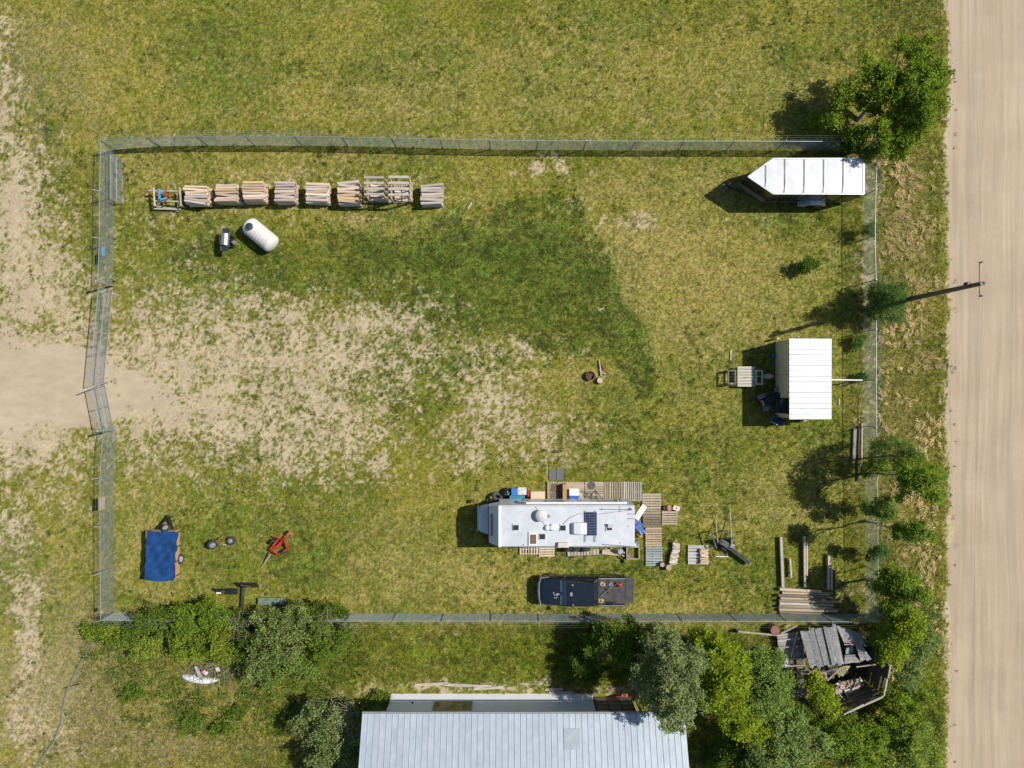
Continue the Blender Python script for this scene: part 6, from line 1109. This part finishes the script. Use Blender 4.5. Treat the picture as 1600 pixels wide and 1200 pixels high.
for p, q, w_ in ((W(1338, 1042, 1.8), W(1368, 1038, 2.0), .07), (W(1313, 1044, 1.4), W(1293, 1063, .9), .09), (W(1320, 1095, 1.2), W(1305, 1075, .9), .05), (W(1331, 1100, 1.4), W(1320, 1080, .8), .05), (W(1288, 1050, 1.5), W(1303, 1046, 1.9), .1)): MB().bar(p, q, w_, .06).build('fallen_rafter', grey_wood, cab)
for p in ((1299, 1081), (1302, 1092)): MB().bar(W(p[0], p[1], .5), W(p[0] + 20, p[1] + 12, 1.6), .06, .05).build('fallen_rafter', dark_wood, cab)
t = thing('yellow_sheet', 'faded yellow sheet lying tilted inside the collapsed cabin', 'sheet', W(1315, 1050, .3)); MB().add([W(1304, 1046, 1.0), W(1322, 1039.5, 1.3), W(1329, 1041, 1.2), W(1317, 1057, .7), W(1311, 1055, .7)] + [p + Vector((0, 0, -.02)) for p in (W(1304, 1046, 1.0), W(1322, 1039.5, 1.3), W(1329, 1041, 1.2), W(1317, 1057, .7), W(1311, 1055, .7))], [(0, 1, 2, 3, 4), (9, 8, 7, 6, 5), (0, 5, 6, 1), (1, 6, 7, 2), (2, 7, 8, 3), (3, 8, 9, 4), (4, 9, 5, 0)]).build('sheet', M('faded_yellow', (.44, .40, .20), .7, 0, .15, 4), t)
for i in range(6): q = W(1307 + i * 3, 1047.5 - i * .9, 1.05 + .03 * i); MB().bar(q, q + Vector((.25, -.45, -.25)), .012, .02).build('rib', MATS['faded_yellow'], t)
# bunk of rubble: broken bricks and boards
brick = M('broken_brick', (.26, .13, .09), .9, 0, .3, 5, c2=(.38, .28, .22), objvar=.35); r2 = random.Random(33)
t = thing('rubble_pile', 'pile of broken bricks on a bench inside the collapsed cabin', 'rubble', W(1325, 1070, 0)); a, b = W(1306, 1072, .75), W(1345, 1064, .75)
MB().bar(W(1305, 1078, .7), W(1346, 1068, .7), .75, .06).build('bench_top', grey_wood, t)
for i in range(85): f = r2.random(); q = a.lerp(b, f) + Vector((r2.uniform(-.1, .1), r2.uniform(-.25, .25), r2.uniform(.02, .16))); piece('brick', brick if r2.random() < .75 else MATS['cream_box'], t, q, (r2.uniform(.1, .2), .1, .07), r2.uniform(0, 3), r2.uniform(-.5, .5), kind='brick')
for px, py in ((1316, 1073), (1341, 1064)): q = W(px, py, .95); MB().torus(q, (0, 0, 1), .1, .035, 14, 6).build('white_ring', white_metal, t, True)
MB().add([W(1319, 1078, .85), W(1341, 1073, .85), W(1346, 1082, .8), W(1325, 1089, .8)] + [p - Vector((0, 0, .03)) for p in (W(1319, 1078, .85), W(1341, 1073, .85), W(1346, 1082, .8), W(1325, 1089, .8))], [(0, 1, 2, 3), (7, 6, 5, 4), (0, 4, 5, 1), (1, 5, 6, 2), (2, 6, 7, 3), (3, 7, 4, 0)]).build('loose_board', grey_wood, t)
t = thing('brick_heap', 'heap of broken brick at the west edge of the fallen cabin roof', 'brick heap', W(1275, 1050, 0))
for i in range(110): q = W(1277 + r2.gauss(0, 11), 1050 + r2.gauss(0, 4.5), 0); piece('brick', brick if r2.random() < .8 else MATS['cream_box'], t, (q.x, q.y, r2.uniform(.05, .35)), (r2.uniform(.1, .22), .1, .07), r2.uniform(0, 3), r2.uniform(-.5, .5), kind='brick')
# fallen deck with joists west of the cabin
t = thing('ruined_deck', 'ruined board deck with bare joists left of the collapsed cabin', 'deck', W(1235, 1040, 0)); dg = M('grey_deck_boards', (.27, .25, .23), .85, 0, .3, 2, c2=(.36, .34, .31), bump=.3, objvar=.15, stretch=(1, 8, 8))
for i in range(9):
    y = 992 + i * 4.4; a, b = W(1214 + i * .5, y + 1, .42), W(1248 + i * .9, y - 2.5, .42); MB().bar(a, b, .17, .03).build('deck_board', dg, t)
for y in (998, 1010, 1029, 1040, 1050.5, 1060.5, 1070.5, 1079): a, b = W(1216, y + 1.5, .55), W(1258, y - 1, .55); MB().bar(a, b, .06, .12).build('joist', M('pale_joist', (.36, .33, .29), .85, 0, .2, 4), t)
MB().bar(W(1254, 1010, .5), W(1259, 1080, .5), .09, .12).build('ledger', M('grey_green_ledger', (.24, .27, .23), .8, 0, .2, 4), t)
for i in range(4): a, b = W(1232, 1078 + i * 3.6, .35), W(1259, 1076 + i * 3.6, .35); MB().bar(a, b, .13, .03).build('deck_board', dg, t)
MB().prism([(p.x, p.y) for p in (W(1214, 1000), W(1256, 990), W(1260, 1090), W(1216, 1090))], 0, .05).build('rotten_floor', M('brown_litter', (.16, .115, .08), .95, 0, .4, 4, c2=(.26, .20, .15)), t)
for (x0, y0, x1, y1, z, lb) in ((1153, 987, 1218, 993, .5, 'long grey pole lying left of the ruined deck'), (1220, 990, 1246, 977, .6, 'pale pole crossing above the ruined deck'), (1350, 992, 1372, 994, 1.1, 'grey pole poking out right of the fallen roof'), (1352, 1001, 1370, 1009, 1.2, 'lower grey pole poking out right of the fallen roof')):
    a, b = W(x0, y0, z), W(x1, y1, z); tq = thing('fallen_pole', lb, 'pole', (a.x, a.y, 0), 0, 'poles lying about the collapsed cabin'); MB().cyl(a, b, .075, .055, 8).build('pole', grey_wood, tq, True); MB().bar((a.x, a.y, 0), a, .08, .08, (1, 0, 0)).build('rest', dark_wood, tq)
c = W(1211, 984, .5); t = thing('rusty_drum', 'rusty red brown drum squeezed beside the south fence', 'drum', (c.x, c.y, 0)); MB().rev([(0, .3), (.02, .32), (.27, .31), (.29, .33), (.31, .31), (.6, .32), (.62, .30), (.59, .28), (.585, .02)], (c.x, c.y, 0), 'z', 20).build('shell', M('rusty_red', (.24, .11, .085), .8, 0, .25, 4), t, True); MB().torus((c.x, c.y, .61), (0, 0, 1), .31, .015, 20, 5).build('rim', rust, t, True)
t = thing('white_sheet', 'crumpled white sheet among the branches left of the ruined deck', 'sheet', W(1226, 1035, 0)); n_ = 12; vs = []
for j in range(n_ + 1):
    for i in range(n_ + 1): q = W(1219 + 14 * i / n_ + r2.uniform(-.8, .8), 1028 + 15 * j / n_ + r2.uniform(-.8, .8), .7 + r2.uniform(0, .16)); vs.append(q)
MB().add(vs, [(j * (n_ + 1) + i, j * (n_ + 1) + i + 1, (j + 1) * (n_ + 1) + i + 1, (j + 1) * (n_ + 1) + i) for j in range(n_) for i in range(n_)]).build('sheet', M('dull_white_sheet', (.50, .52, .54), .7, 0, .1, 5), t)
MB().bar(W(1220, 1036, .62), W(1232, 1036, .62), .5, .04).build('backing_board', grey_wood, t)
# ------------------------------------------------------------------ trees and shrubs: trunk, limbs to every leaf mass, many small leaves
leaf_m = Mattr('leaves', .6, trans=.36, spec=.1)
def plant(name, label, cat, base_px, clumps, colr, n, lsz, seed, trunk_r=.08, group=None, colr2=None, sub=.32, up=.85, needle=False, stems=1, dead=0., dens=1.):
    """clumps: (px, py, height, radius m) in photo pixels; every clump is broken into leafy tufts around its shell"""
    r = np.random.default_rng(seed); n = int(n * 1.3); lsz = lsz * .86; b = W(*base_px); t = thing(name, label, cat, b, 0, group)
    cs = [(W(x, y, h), rad) for x, y, h, rad in clumps]; wts = np.array([rad ** 2 for _, rad in cs]); wts /= wts.sum()
    P = []; T = []; 
    for (c, rad), w in zip(cs, wts):
        m = max(20, int(n * w)); nt = max(5, int(9 * (rad / sub) ** 2 * .42)); zr = min(rad, max(.35, c.z * .62))
        d = r.normal(0, 1, (nt, 3)); d /= np.linalg.norm(d, axis=1)[:, None]; q = d * (r.uniform(.25, 1., nt) ** .5)[:, None] * np.array((rad, rad, zr)); q *= r.uniform(.78, 1.12, (nt, 1))
        tc = r.uniform(.74, 1.28, nt); sz = r.uniform(.55, 1.25, nt) * sub
        k = r.integers(0, nt, m); off = r.normal(0, 1, (m, 3)) * (sz[k] * .52)[:, None] * np.array((1, 1, .75))
        P.append(np.array(c)[None] + q[k] + off); T.append(tc[k])
    P = np.concatenate(P); T = np.concatenate(T); P[:, 2] = np.maximum(P[:, 2], .04); m = len(P)
    ct = np.array(colr)[None] * np.ones((m, 1)); 
    if colr2 is not None:
        f = r.random(m)[:, None] ** 1.5; ct = ct * (1 - f) + np.array(colr2)[None] * f
    C = np.clip(ct * (T * r.uniform(.70, 1.38, m))[:, None], 0, .6)
    if dead: k = r.random(m) < dead; C[k] = np.array((.13, .095, .06)) * r.uniform(.7, 1.3, (k.sum(), 1))
    nrm = r.normal(0, 1, (m, 3)); nrm /= np.linalg.norm(nrm, axis=1)[:, None]; nrm[:, 2] = np.abs(nrm[:, 2]) + up; nrm /= np.linalg.norm(nrm, axis=1)[:, None]
    a = np.cross(nrm, r.normal(0, 1, (m, 3))); a /= np.linalg.norm(a, axis=1)[:, None]; bb = np.cross(nrm, a); L_ = (lsz * r.uniform(.7, 1.35, m))[:, None]; Wd = L_ * (.22 if needle else .62)
    V = np.empty((m, 4, 3), np.float32); V[:, 0] = P - a * L_ * .5; V[:, 1] = P + bb * Wd * .5 + a * L_ * .05; V[:, 2] = P + a * L_ * .55; V[:, 3] = P - bb * Wd * .5 + a * L_ * .05
    V -= np.array(b)[None, None]
    cr = bpy.data.objects.new('crown', arrays_mesh('crown', V.reshape(-1, 3), np.arange(m * 4).reshape(-1, 4), np.repeat(C, 4, 0), leaf_m)); col.objects.link(cr); cr.parent = t
    # trunk and limbs
    rr_ = random.Random(seed); top = max(cs, key=lambda q: q[0].z)[0]
    tops = [top] if stems == 1 else [q[0] for q in sorted(cs, key=lambda q: -q[0].z)[:stems]]
    for j, tp_ in enumerate(tops):
        bj = b + Vector((rr_.uniform(-.15, .15), rr_.uniform(-.15, .15), 0)) * (stems > 1); n_ = 6
        pts = [bj.lerp(tp_, i / n_) + Vector((rr_.uniform(-.07, .07), rr_.uniform(-.07, .07), 0)) * min(i, 1) for i in range(n_ + 1)]
        tr = MB().tube(pts, trunk_r, 8, trunk_r * .25).build('trunk', bark_l, t, True)
        for c, rad in cs:
            if c is tp_ or j > 0: continue
            f = min(.8, max(.15, (c.z * .55) / max(tp_.z, .1))); s_ = bj.lerp(tp_, f); md = s_.lerp(c, .5) + Vector((0, 0, -.1 * rad))
            MB().tube([s_, md, c], trunk_r * .5, 6, trunk_r * .15).build('limb', bark_l, tr)
            for _ in range(3): e = c + Vector((rr_.uniform(-1, 1), rr_.uniform(-1, 1), rr_.uniform(-.2, .6))) * rad * .8; e.z = max(.05, e.z); MB().tube([md.lerp(c, .6), e], trunk_r * .2, 4, .006).build('limb', bark_l, tr)
    return t
bark_l = M('grey_brown_bark', (.20, .165, .13), .95, 0, .35, 6, c2=(.30, .265, .22), bump=.5)
G_POP = (0.137, 0.215, 0.016); G_POP2 = (0.226, 0.314, 0.024); G_DK = (0.083, 0.138, 0.016); G_WIL = (0.196, 0.245, 0.084); G_WIL2 = (0.297, 0.350, 0.139); G_YG = (0.196, 0.264, 0.016); G_YG2 = (0.304, 0.374, 0.028); G_MID = (0.140, 0.223, 0.024); G_SPR = (0.095, 0.178, 0.040); G_SPR2 = (0.155, 0.252, 0.063); G_CAR = (0.148, 0.209, 0.028); G_CAR2 = (0.243, 0.295, 0.056); G_GRY = (0.172, 0.245, 0.061); G_GRY2 = (0.255, 0.331, 0.094)
gt = 'broadleaf trees along the fences'
plant('poplar_tree', 'large leaning green poplar at the northeast corner, grey trunk showing', 'tree', (1340, 188), [(1312, 137, 3, .32), (1353, 95, 3.6, .4), (1408, 67, 4, .5), (1456, 63, 4.8, .4), (1472, 162, 4.2, .38), (1480, 115, 4.6, .3), (1345, 162, 2.8, .5), (1365, 172, 2.6, .5), (1375, 145, 3.6, .8), (1402, 152, 3.9, .7), (1452, 105, 4.6, .95), (1430, 132, 4.2, 1.25), (1398, 132, 4.0, 1.1), (1362, 119, 3.5, .85), (1335, 139, 3.2, .75), (1415, 169, 3.4, 1.15), (1435, 85, 4.5, .75), (1382, 115, 3.8, .8), (1312, 159, 2.7, .55), (1460, 132, 4.2, .6)], G_POP, 15500, .15, 1, .15, gt, G_POP2)
plant('poplar_tree', 'lower spreading poplar below the large one, over the fence corner', 'tree', (1345, 240), [(1385, 222, 3.4, .85), (1415, 212, 3.8, .95), (1440, 185, 4.6, .85), (1360, 240, 2.4, .55), (1402, 240, 2.6, .55), (1378, 195, 3.6, .6), (1440, 158, 5, .7)], G_POP, 11000, .14, 2, .09, gt, G_POP2)
plant('poplar_sapling', 'bright green sapling standing in the shadow left of the large poplar', 'sapling', (1292, 195), [(1303, 186, 2.2, .5), (1290, 192, 1.4, .4), (1275, 190, .9, .4)], G_MID, 1700, .13, 3, .04, None, G_YG2)
plant('bushy_tree', 'small dark bushy tree between the poplar and the fence', 'tree', (1313, 232), [(1335, 222, 2.6, .6), (1345, 212, 3., .6), (1352, 205, 3.2, .5), (1320, 232, 1.6, .4)], G_DK, 2600, .13, 4, .06, None, G_POP)
# conifer by the pole
plant('spruce_shrub', 'round blue green conifer by the east fence, crossed by the pole shadow', 'conifer', (1352, 480), [(1380, 470, 1.6, .95), (1388, 468, 2.4, 1.0), (1394, 465, 3.2, .75), (1398, 462, 4., .4), (1372, 488, 1.4, .8), (1376, 452, 1.4, .75), (1398, 490, 1.8, .7), (1404, 455, 2.2, .55)], G_SPR, 15000, .15, 5, .09, None, G_SPR2, .26, .3, True)
plant('leafy_shrub', 'yellow green leafy shrub growing in front of the round conifer', 'shrub', (1362, 476), [(1374, 474, 1.9, .42), (1368, 462, 1.5, .35), (1380, 482, 2.2, .35)], G_YG, 1500, .13, 6, .03, None, G_WIL2)
for i, (px, py, cl, lb, c_) in enumerate(((1252, 416, [(1262, 414, 1.0, .42), (1270, 410, .8, .4), (1256, 418, .5, .4)], 'low round bush on its own in the yard north of the shed', G_DK), (1350, 363, [(1362, 358, 1.3, .45), (1352, 362, .7, .4)], 'small dark bush at the east fence beside the trailer', G_SPR), (1341, 534, [(1345, 531, .7, .3), (1339, 538, .4, .3)], 'tiny bush at the fence beside the shed roof corner', G_MID), (1342, 590, [(1345, 590, .5, .28)], 'tiny tuft of bush at the end of the white pole', G_SPR))):
    plant('small_bush', lb, 'bush', (px, py), cl, c_, 1500 if i < 2 else 700, .12, 20 + i, .025, None, G_MID if i == 0 else G_SPR2, .2, .4, i in (1,))
# thin trees along the middle of the east fence
plant('thin_spruce', 'spiky thin conifer with a long pointed top by the shed end of the east fence', 'conifer', (1351, 716), [(1378, 705, 2.2, .85), (1398, 702, 3.4, .72), (1416, 702, 4.4, .55), (1430, 705, 5.2, .28), (1438, 709, 5.7, .16), (1368, 722, 1.4, .6), (1388, 690, 2.2, .4)], G_SPR, 5200, .14, 7, .07, 'trees along the middle of the east fence', G_MID, .25, .3, True)
plant('young_poplar', 'young poplar with the densest round crown beside the road verge', 'tree', (1350, 738), [(1420, 730, 4.8, .85), (1442, 740, 5.2, 1.0), (1452, 762, 5.4, .85), (1428, 758, 4.8, .8), (1404, 722, 3.8, .5), (1466, 778, 5.6, .35), (1410, 770, 4.2, .4), (1470, 746, 6, .3), (1380, 730, 2, .5), (1358, 735, 1.0, .5), (1460, 775, 5.6, .35)], G_MID, 6200, .13, 8, .07, 'trees along the middle of the east fence', G_POP2)
plant('young_poplar', 'low round tree half behind the fence mesh, south of the dense poplar', 'tree', (1348, 790), [(1386, 793, 3, .72), (1370, 800, 2, .55), (1356, 790, 1, .45)], G_MID, 2400, .13, 9, .05, 'trees along the middle of the east fence', G_SPR2)
plant('young_poplar', 'sparsest tree on the verge, twiggy crown spread in loose tufts', 'tree', (1350, 815), [(1408, 824, 4.6, .35), (1424, 832, 5.2, .42), (1440, 824, 5.8, .38), (1432, 845, 5.2, .35), (1452, 835, 6.2, .25), (1400, 835, 4, .25)], G_MID, 1900, .14, 10, .05, 'trees along the middle of the east fence', G_POP2)
plant('young_poplar', 'smallest round bushy tree on the east fence, above the southeast clump', 'tree', (1350, 868), [(1376, 862, 2.2, .42), (1364, 868, 1.2, .4)], G_SPR, 1500, .12, 11, .03, 'trees along the middle of the east fence', G_SPR2)
# southeast clump
gs = 'trees in the southeast corner by the road'
plant('poplar_tree', 'dark green tree at the top of the southeast clump', 'tree', (1352, 905), [(1396, 903, 3.4, .7), (1418, 918, 4.2, .9), (1402, 938, 3.6, .85), (1440, 928, 4.8, .5), (1374, 915, 2, .5)], G_MID, 6500, .14, 12, .09, gs, G_POP2)
plant('poplar_tree', 'green tree straddling the southeast fence corner', 'tree', (1368, 958), [(1398, 962, 2.6, .95), (1425, 975, 3.6, .95), (1402, 1000, 2.8, .95), (1380, 1000, 1.6, .7), (1392, 1025, 2., .8)], G_YG, 10000, .14, 13, .09, gs, G_YG2)
plant('willow_bush', 'hazy grey green bush between the southeast clump and the road', 'bush', (1420, 990), [(1440, 980, 2.2, .85), (1450, 1005, 2.2, .75), (1432, 1025, 1.8, .85), (1420, 1055, 1.8, .8), (1452, 960, 2., .5)], G_GRY, 6500, .12, 14, .06, gs, G_GRY2, .3, .5)
plant('willow_bush', 'low green bush right of the collapsed cabin wall', 'bush', (1392, 1100), [(1400, 1095, 1.4, .8), (1420, 1115, 1.8, .8), (1395, 1125, 1.4, .8), (1440, 1090, 1.2, .6)], G_MID, 5000, .13, 15, .05, gs, G_YG2)
plant('willow_bush', 'rounded bright bush lowest along the road in the southeast', 'bush', (1410, 1155), [(1415, 1150, 2, 1.0), (1445, 1150, 2, .85), (1430, 1180, 2.4, 1.0), (1460, 1180, 2, .7), (1395, 1185, 2, .9)], G_GRY, 8500, .13, 16, .06, gs, G_YG2)
plant('willow_bush', 'dark bush below the collapsed cabin', 'bush', (1335, 1140), [(1340, 1135, 1.6, .9), (1365, 1150, 2, 1.0), (1320, 1160, 2.4, 1.1), (1350, 1180, 2.4, 1.1), (1300, 1135, 1.8, .8)], G_MID, 9000, .13, 17, .07, gs, G_POP2)
plant('leafy_shrub', 'vivid green shrub growing out of the ruined deck and cabin gap', 'shrub', (1275, 1085), [(1275, 1068, 1.6, .6), (1285, 1085, 1.9, .65), (1296, 1100, 1.8, .5), (1304, 1120, 1.6, .5), (1268, 1060, 1.3, .4)], G_YG, 4600, .15, 18, .05, None, G_YG2)
# trees beside the long building
gb_ = 'trees between the long building and the ruined cabin'
plant('dark_tree', 'dark shadowy tree left of the silver willow, close to the fence', 'tree', (938, 1015), [(945, 995, 2.6, .9), (975, 990, 3, 1.0), (990, 1015, 3.2, .9), (918, 1010, 2, .6), (905, 1040, 1.6, .55), (925, 1045, 1.6, .7), (975, 1020, 3, .8)], G_DK, 10000, .14, 30, .1, gb_, G_MID)
plant('silver_willow', 'large silver green willow overhanging the east end of the metal roof', 'tree', (998, 1035), [(1035, 1010, 5, 1.15), (1058, 1045, 6, 1.35), (1022, 1050, 5, 1.1), (1062, 1085, 6.2, 1.4), (1030, 1090, 5.4, 1.1), (1050, 1118, 6, 1.0), (1080, 1030, 5.6, .9), (1004, 1070, 4.4, .7)], G_WIL, 24000, .135, 31, .16, gb_, G_WIL2, .30, .5)
plant('yellow_green_tree', 'yellow green tree directly right of the silver willow', 'tree', (1075, 1005), [(1105, 1005, 4, .9), (1120, 1035, 5, 1.2), (1138, 1065, 5.4, 1.3), (1115, 1085, 5, 1.0), (1150, 1030, 4.6, .9), (1145, 1100, 5.2, 1.0), (1092, 990, 3, .6)], G_YG, 17000, .14, 32, .13, gb_, G_YG2)
plant('yellow_green_tree', 'bright tree filling the space between the yellow green tree and the deck', 'tree', (1145, 1045), [(1180, 1030, 4, .9), (1200, 1060, 4.6, 1.1), (1180, 1090, 4.8, 1.1), (1215, 1095, 4.4, .9), (1205, 1025, 3.4, .7), (1222, 1062, 4, .7)], G_MID, 14000, .14, 33, .12, gb_, G_GRY2)
plant('yellow_green_tree', 'lowest yellow tinged tree at the right end of the metal roof', 'tree', (1120, 1100), [(1150, 1130, 4, .9), (1170, 1120, 4.2, .8), (1130, 1115, 4, .6), (1185, 1135, 3.6, .8)], G_YG, 7000, .14, 34, .09, gb_, G_YG2)
plant('grey_green_tree', 'grey green tree at the bottom edge between the roof and the dark bush', 'tree', (1195, 1130), [(1225, 1150, 3.4, 1.1), (1250, 1140, 3.2, .9), (1205, 1180, 3.4, 1.1), (1245, 1178, 3.6, 1.1), (1180, 1200, 3, 1.0), (1280, 1165, 3, .9)], G_GRY, 14000, .135, 35, .1, gb_, G_GRY2)
plant('dark_tree', 'dark low tree at the bottom edge right of the metal roof', 'tree', (1140, 1180), [(1150, 1175, 2, .9), (1170, 1195, 2.2, 1.0), (1130, 1205, 2, .8)], G_DK, 5000, .14, 36, .08, gb_, G_MID)
plant('dark_tree', 'dark undergrowth bush in the gap below the bright tree', 'bush', (1225, 1105), [(1235, 1110, 1.6, .7), (1255, 1115, 1.4, .6), (1200, 1115, 1.6, .7), (1275, 1135, 1.4, .6)], G_DK, 4500, .13, 37, .05, gb_, G_MID)
# hedge of shrubs along the southwest fence
gh = 'shrubs crowding the south fence on the left'
hs = [('leftmost shrub of the hedge, at the southwest fence corner', (170, 985), [(160, 985, .8, .7), (180, 990, .9, .75), (142, 985, .6, .55)], G_MID, G_YG2, 3200), ('shrub next to the corner shrub, dark with upright shoots', (222, 975), [(222, 975, 1.4, .85), (245, 965, 1.5, .8), (205, 990, 1.1, .7), (262, 980, 1.4, .7)], G_CAR, G_MID, 5500),
      ('yellowish low shrub at the outer foot of the hedge', (225, 1010), [(222, 1012, 1.0, .8), (242, 1005, 1.1, .7), (205, 1005, .8, .55)], G_CAR2, G_YG2, 4200), ('shrub with dark shoots reaching above the fence line', (300, 965), [(290, 965, 1.8, .9), (318, 955, 1.8, .8), (345, 965, 1.9, .85), (300, 985, 1.6, .8)], G_MID, G_POP2, 8000),
      ('shrub in the middle of the hedge above the brush heap', (305, 1008), [(285, 1010, 1.4, .85), (318, 1010, 1.6, .9), (345, 1000, 1.8, .85), (352, 1020, 1.5, .7)], G_CAR, G_YG2, 7500), ('biggest pale green shrub in the middle of the hedge', (425, 990), [(420, 975, 2.2, 1.1), (445, 1000, 2.4, 1.25), (415, 1015, 2.2, 1.1), (460, 965, 2, .9), (400, 1045, 1.6, .8)], G_CAR, G_WIL2, 14000),
      ('shrub below the biggest one, trailing towards the grass', (445, 1042), [(430, 1045, 1.4, .9), (460, 1035, 1.6, .9), (420, 1065, .8, .6), (480, 1050, 1.2, .7)], G_MID, G_GRY2, 6500), ('shrub at the right end of the hedge', (505, 990), [(495, 985, 1.8, .95), (520, 1005, 1.6, .85), (500, 1020, 1.5, .85), (535, 995, 1.2, .6)], G_CAR, G_MID, 8000), ('dark shrub poking through the fence mesh at the hedge right end', (505, 958), [(495, 955, 1.1, .55), (520, 955, 1.1, .5), (535, 960, .9, .4), (465, 952, 1.1, .5)], G_DK, G_MID, 3000),
      ('dark narrow shrub beside the towing pole', (378, 975), [(378, 965, 1.4, .6), (385, 995, 1.4, .7), (375, 1020, 1.2, .6)], G_DK, G_CAR, 3600)]
for i, (lb, bp_, cl, c1, c2_, n_) in enumerate(hs): plant('hedge_shrub', lb, 'shrub', bp_, cl, c1, n_, .125, 50 + i, .05, gh, c2_, .28, .45, False, 3, .04)
plant('grey_shrub', 'grey green shrub with bare brown twigs against the building left end', 'shrub', (505, 1130), [(553, 1150, 2.4, .75), (550, 1185, 2.6, .8), (495, 1115, 1.8, .95), (520, 1130, 2.3, 1.1), (505, 1165, 2.3, 1.2), (535, 1165, 2.3, 1.0), (520, 1200, 2.3, 1.1), (545, 1120, 1.8, .6), (472, 1130, 1.6, .7)], G_GRY, 18000, .13, 70, .09, None, G_WIL2, .28, .5, False, 3, .10)
for i, (px, py, lb) in enumerate(((300, 1122, 'low green clump in the grass below the white shell'), (365, 1112, 'low green clump right of another one below the white shell'), (346, 1135, 'low yellow green clump, lower of the two under the hedge'), (590, 1090, 'bright green clump at the upper left corner of the building'), (205, 1080, 'dull olive clump in the rough grass below the hedge'))):
    plant('grass_clump_shrub', lb, 'shrub', (px, py), [(px, py, .35, .5), (px + 12, py + 3, .3, .4), (px - 9, py + 6, .25, .35)], G_CAR, 1100, .12, 80 + i, .02, None, G_MID, .2, .4)
# bare brown brushwood tangled at both ends of the hedge and on the roof edge
def brushwood(label, spots, seed):
    r = random.Random(seed); p0 = W(spots[0][0], spots[0][1], 0); t = thing('brushwood', label, 'brushwood', p0)
    for (px, py, h, rad, n) in spots:
        for _ in range(n):
            c = W(px, py, h) + Vector((r.gauss(0, rad), r.gauss(0, rad), r.uniform(-.2, .3))); a = r.uniform(0, 6.28); l = r.uniform(.4, 1.2); q = c + Vector((math.cos(a) * l, math.sin(a) * l, r.uniform(-.2, .4))); c.z = max(c.z, .05); q.z = max(q.z, .05)
            MB().tube([c, c.lerp(q, .5) + Vector((r.uniform(-.1, .1), r.uniform(-.1, .1), .05)), q], .013, 4, .005).build('twig', twig, t)
    return t
brushwood('bare brown twigs tangled over the right end of the hedge', [(500, 980, 1.9, .4, 26), (545, 985, .8, .3, 18)], 1)
brushwood('bare brown twigs over the middle of the hedge beside the towing pole', [(372, 975, 1.9, .45, 30)], 2)
brushwood('bare brown twigs reaching over the left edge of the metal roof', [(545, 1110, 2.3, .45, 30), (552, 1140, 2.8, .35, 20), (520, 1100, 2., .5, 16)], 3)

# low leafy undergrowth that nobody could count: under the hedge, round the cabin, right of the roof
def undergrowth(name, zones, n, seed, c1, c2):
    r = np.random.default_rng(seed); P = []; CC = []
    for (x0, y0, x1, y1, dens, hmax) in zones:
        px = r.uniform(x0, x1, int(n * dens)); py = r.uniform(y0, y1, int(n * dens)); X = (px - 800) / K; Y = (600 - py) / K; f = .55 * fbm(X, Y, .55, 6, 4) + .45 * fbm(X, Y, 1.9, 2, 3); ed = np.minimum(np.minimum(px - x0, x1 - px), np.minimum(py - y0, y1 - py)) / 45.; k = f > .50 + .14 * r.random(len(X)) - .1 * np.clip(ed, -1, .6); X, Y, f = X[k], Y[k], f[k]
        z = np.clip((f - .45) * 3.5, .1, 1) * hmax * r.uniform(.2, 1., len(X)); P.append(np.stack((X, Y, z + .05), 1)); t_ = sst(.4, .6, fbm(X, Y, 1.3, 3, 3))[:, None]; CC.append((np.array(c1) * (1 - t_) + np.array(c2) * t_) * np.exp(r.normal(0, .28, len(X)))[:, None])
    P = np.concatenate(P); C = np.clip(np.concatenate(CC), 0, .6); m = len(P); nrm = r.normal(0, .6, (m, 3)); nrm[:, 2] = np.abs(nrm[:, 2]) + .8; nrm /= np.linalg.norm(nrm, axis=1)[:, None]
    a = np.cross(nrm, r.normal(0, 1, (m, 3))); a /= np.linalg.norm(a, axis=1)[:, None]; bb = np.cross(nrm, a); L_ = r.uniform(.06, .14, m)[:, None]; V = np.empty((m, 4, 3), np.float32)
    V[:, 0] = P - a * L_ * .5; V[:, 1] = P + bb * L_ * .3; V[:, 2] = P + a * L_ * .55; V[:, 3] = P - bb * L_ * .3
    o = bpy.data.objects.new(name, arrays_mesh(name, V.reshape(-1, 3), np.arange(m * 4).reshape(-1, 4), np.repeat(C, 4, 0), leaf_m)); col.objects.link(o); tag(o, kind='stuff')
undergrowth('undergrowth', [(130, 975, 575, 1085, 1.0, .5), (190, 1080, 470, 1150, .45, .3), (1060, 985, 1250, 1200, .5, .5), (1385, 940, 1470, 1200, .8, .5), (1240, 1090, 1400, 1200, .6, .5), (1078, 1130, 1120, 1200, .15, .3), (890, 980, 990, 1060, .2, .4)], 14000, 91, G_DK, G_MID)
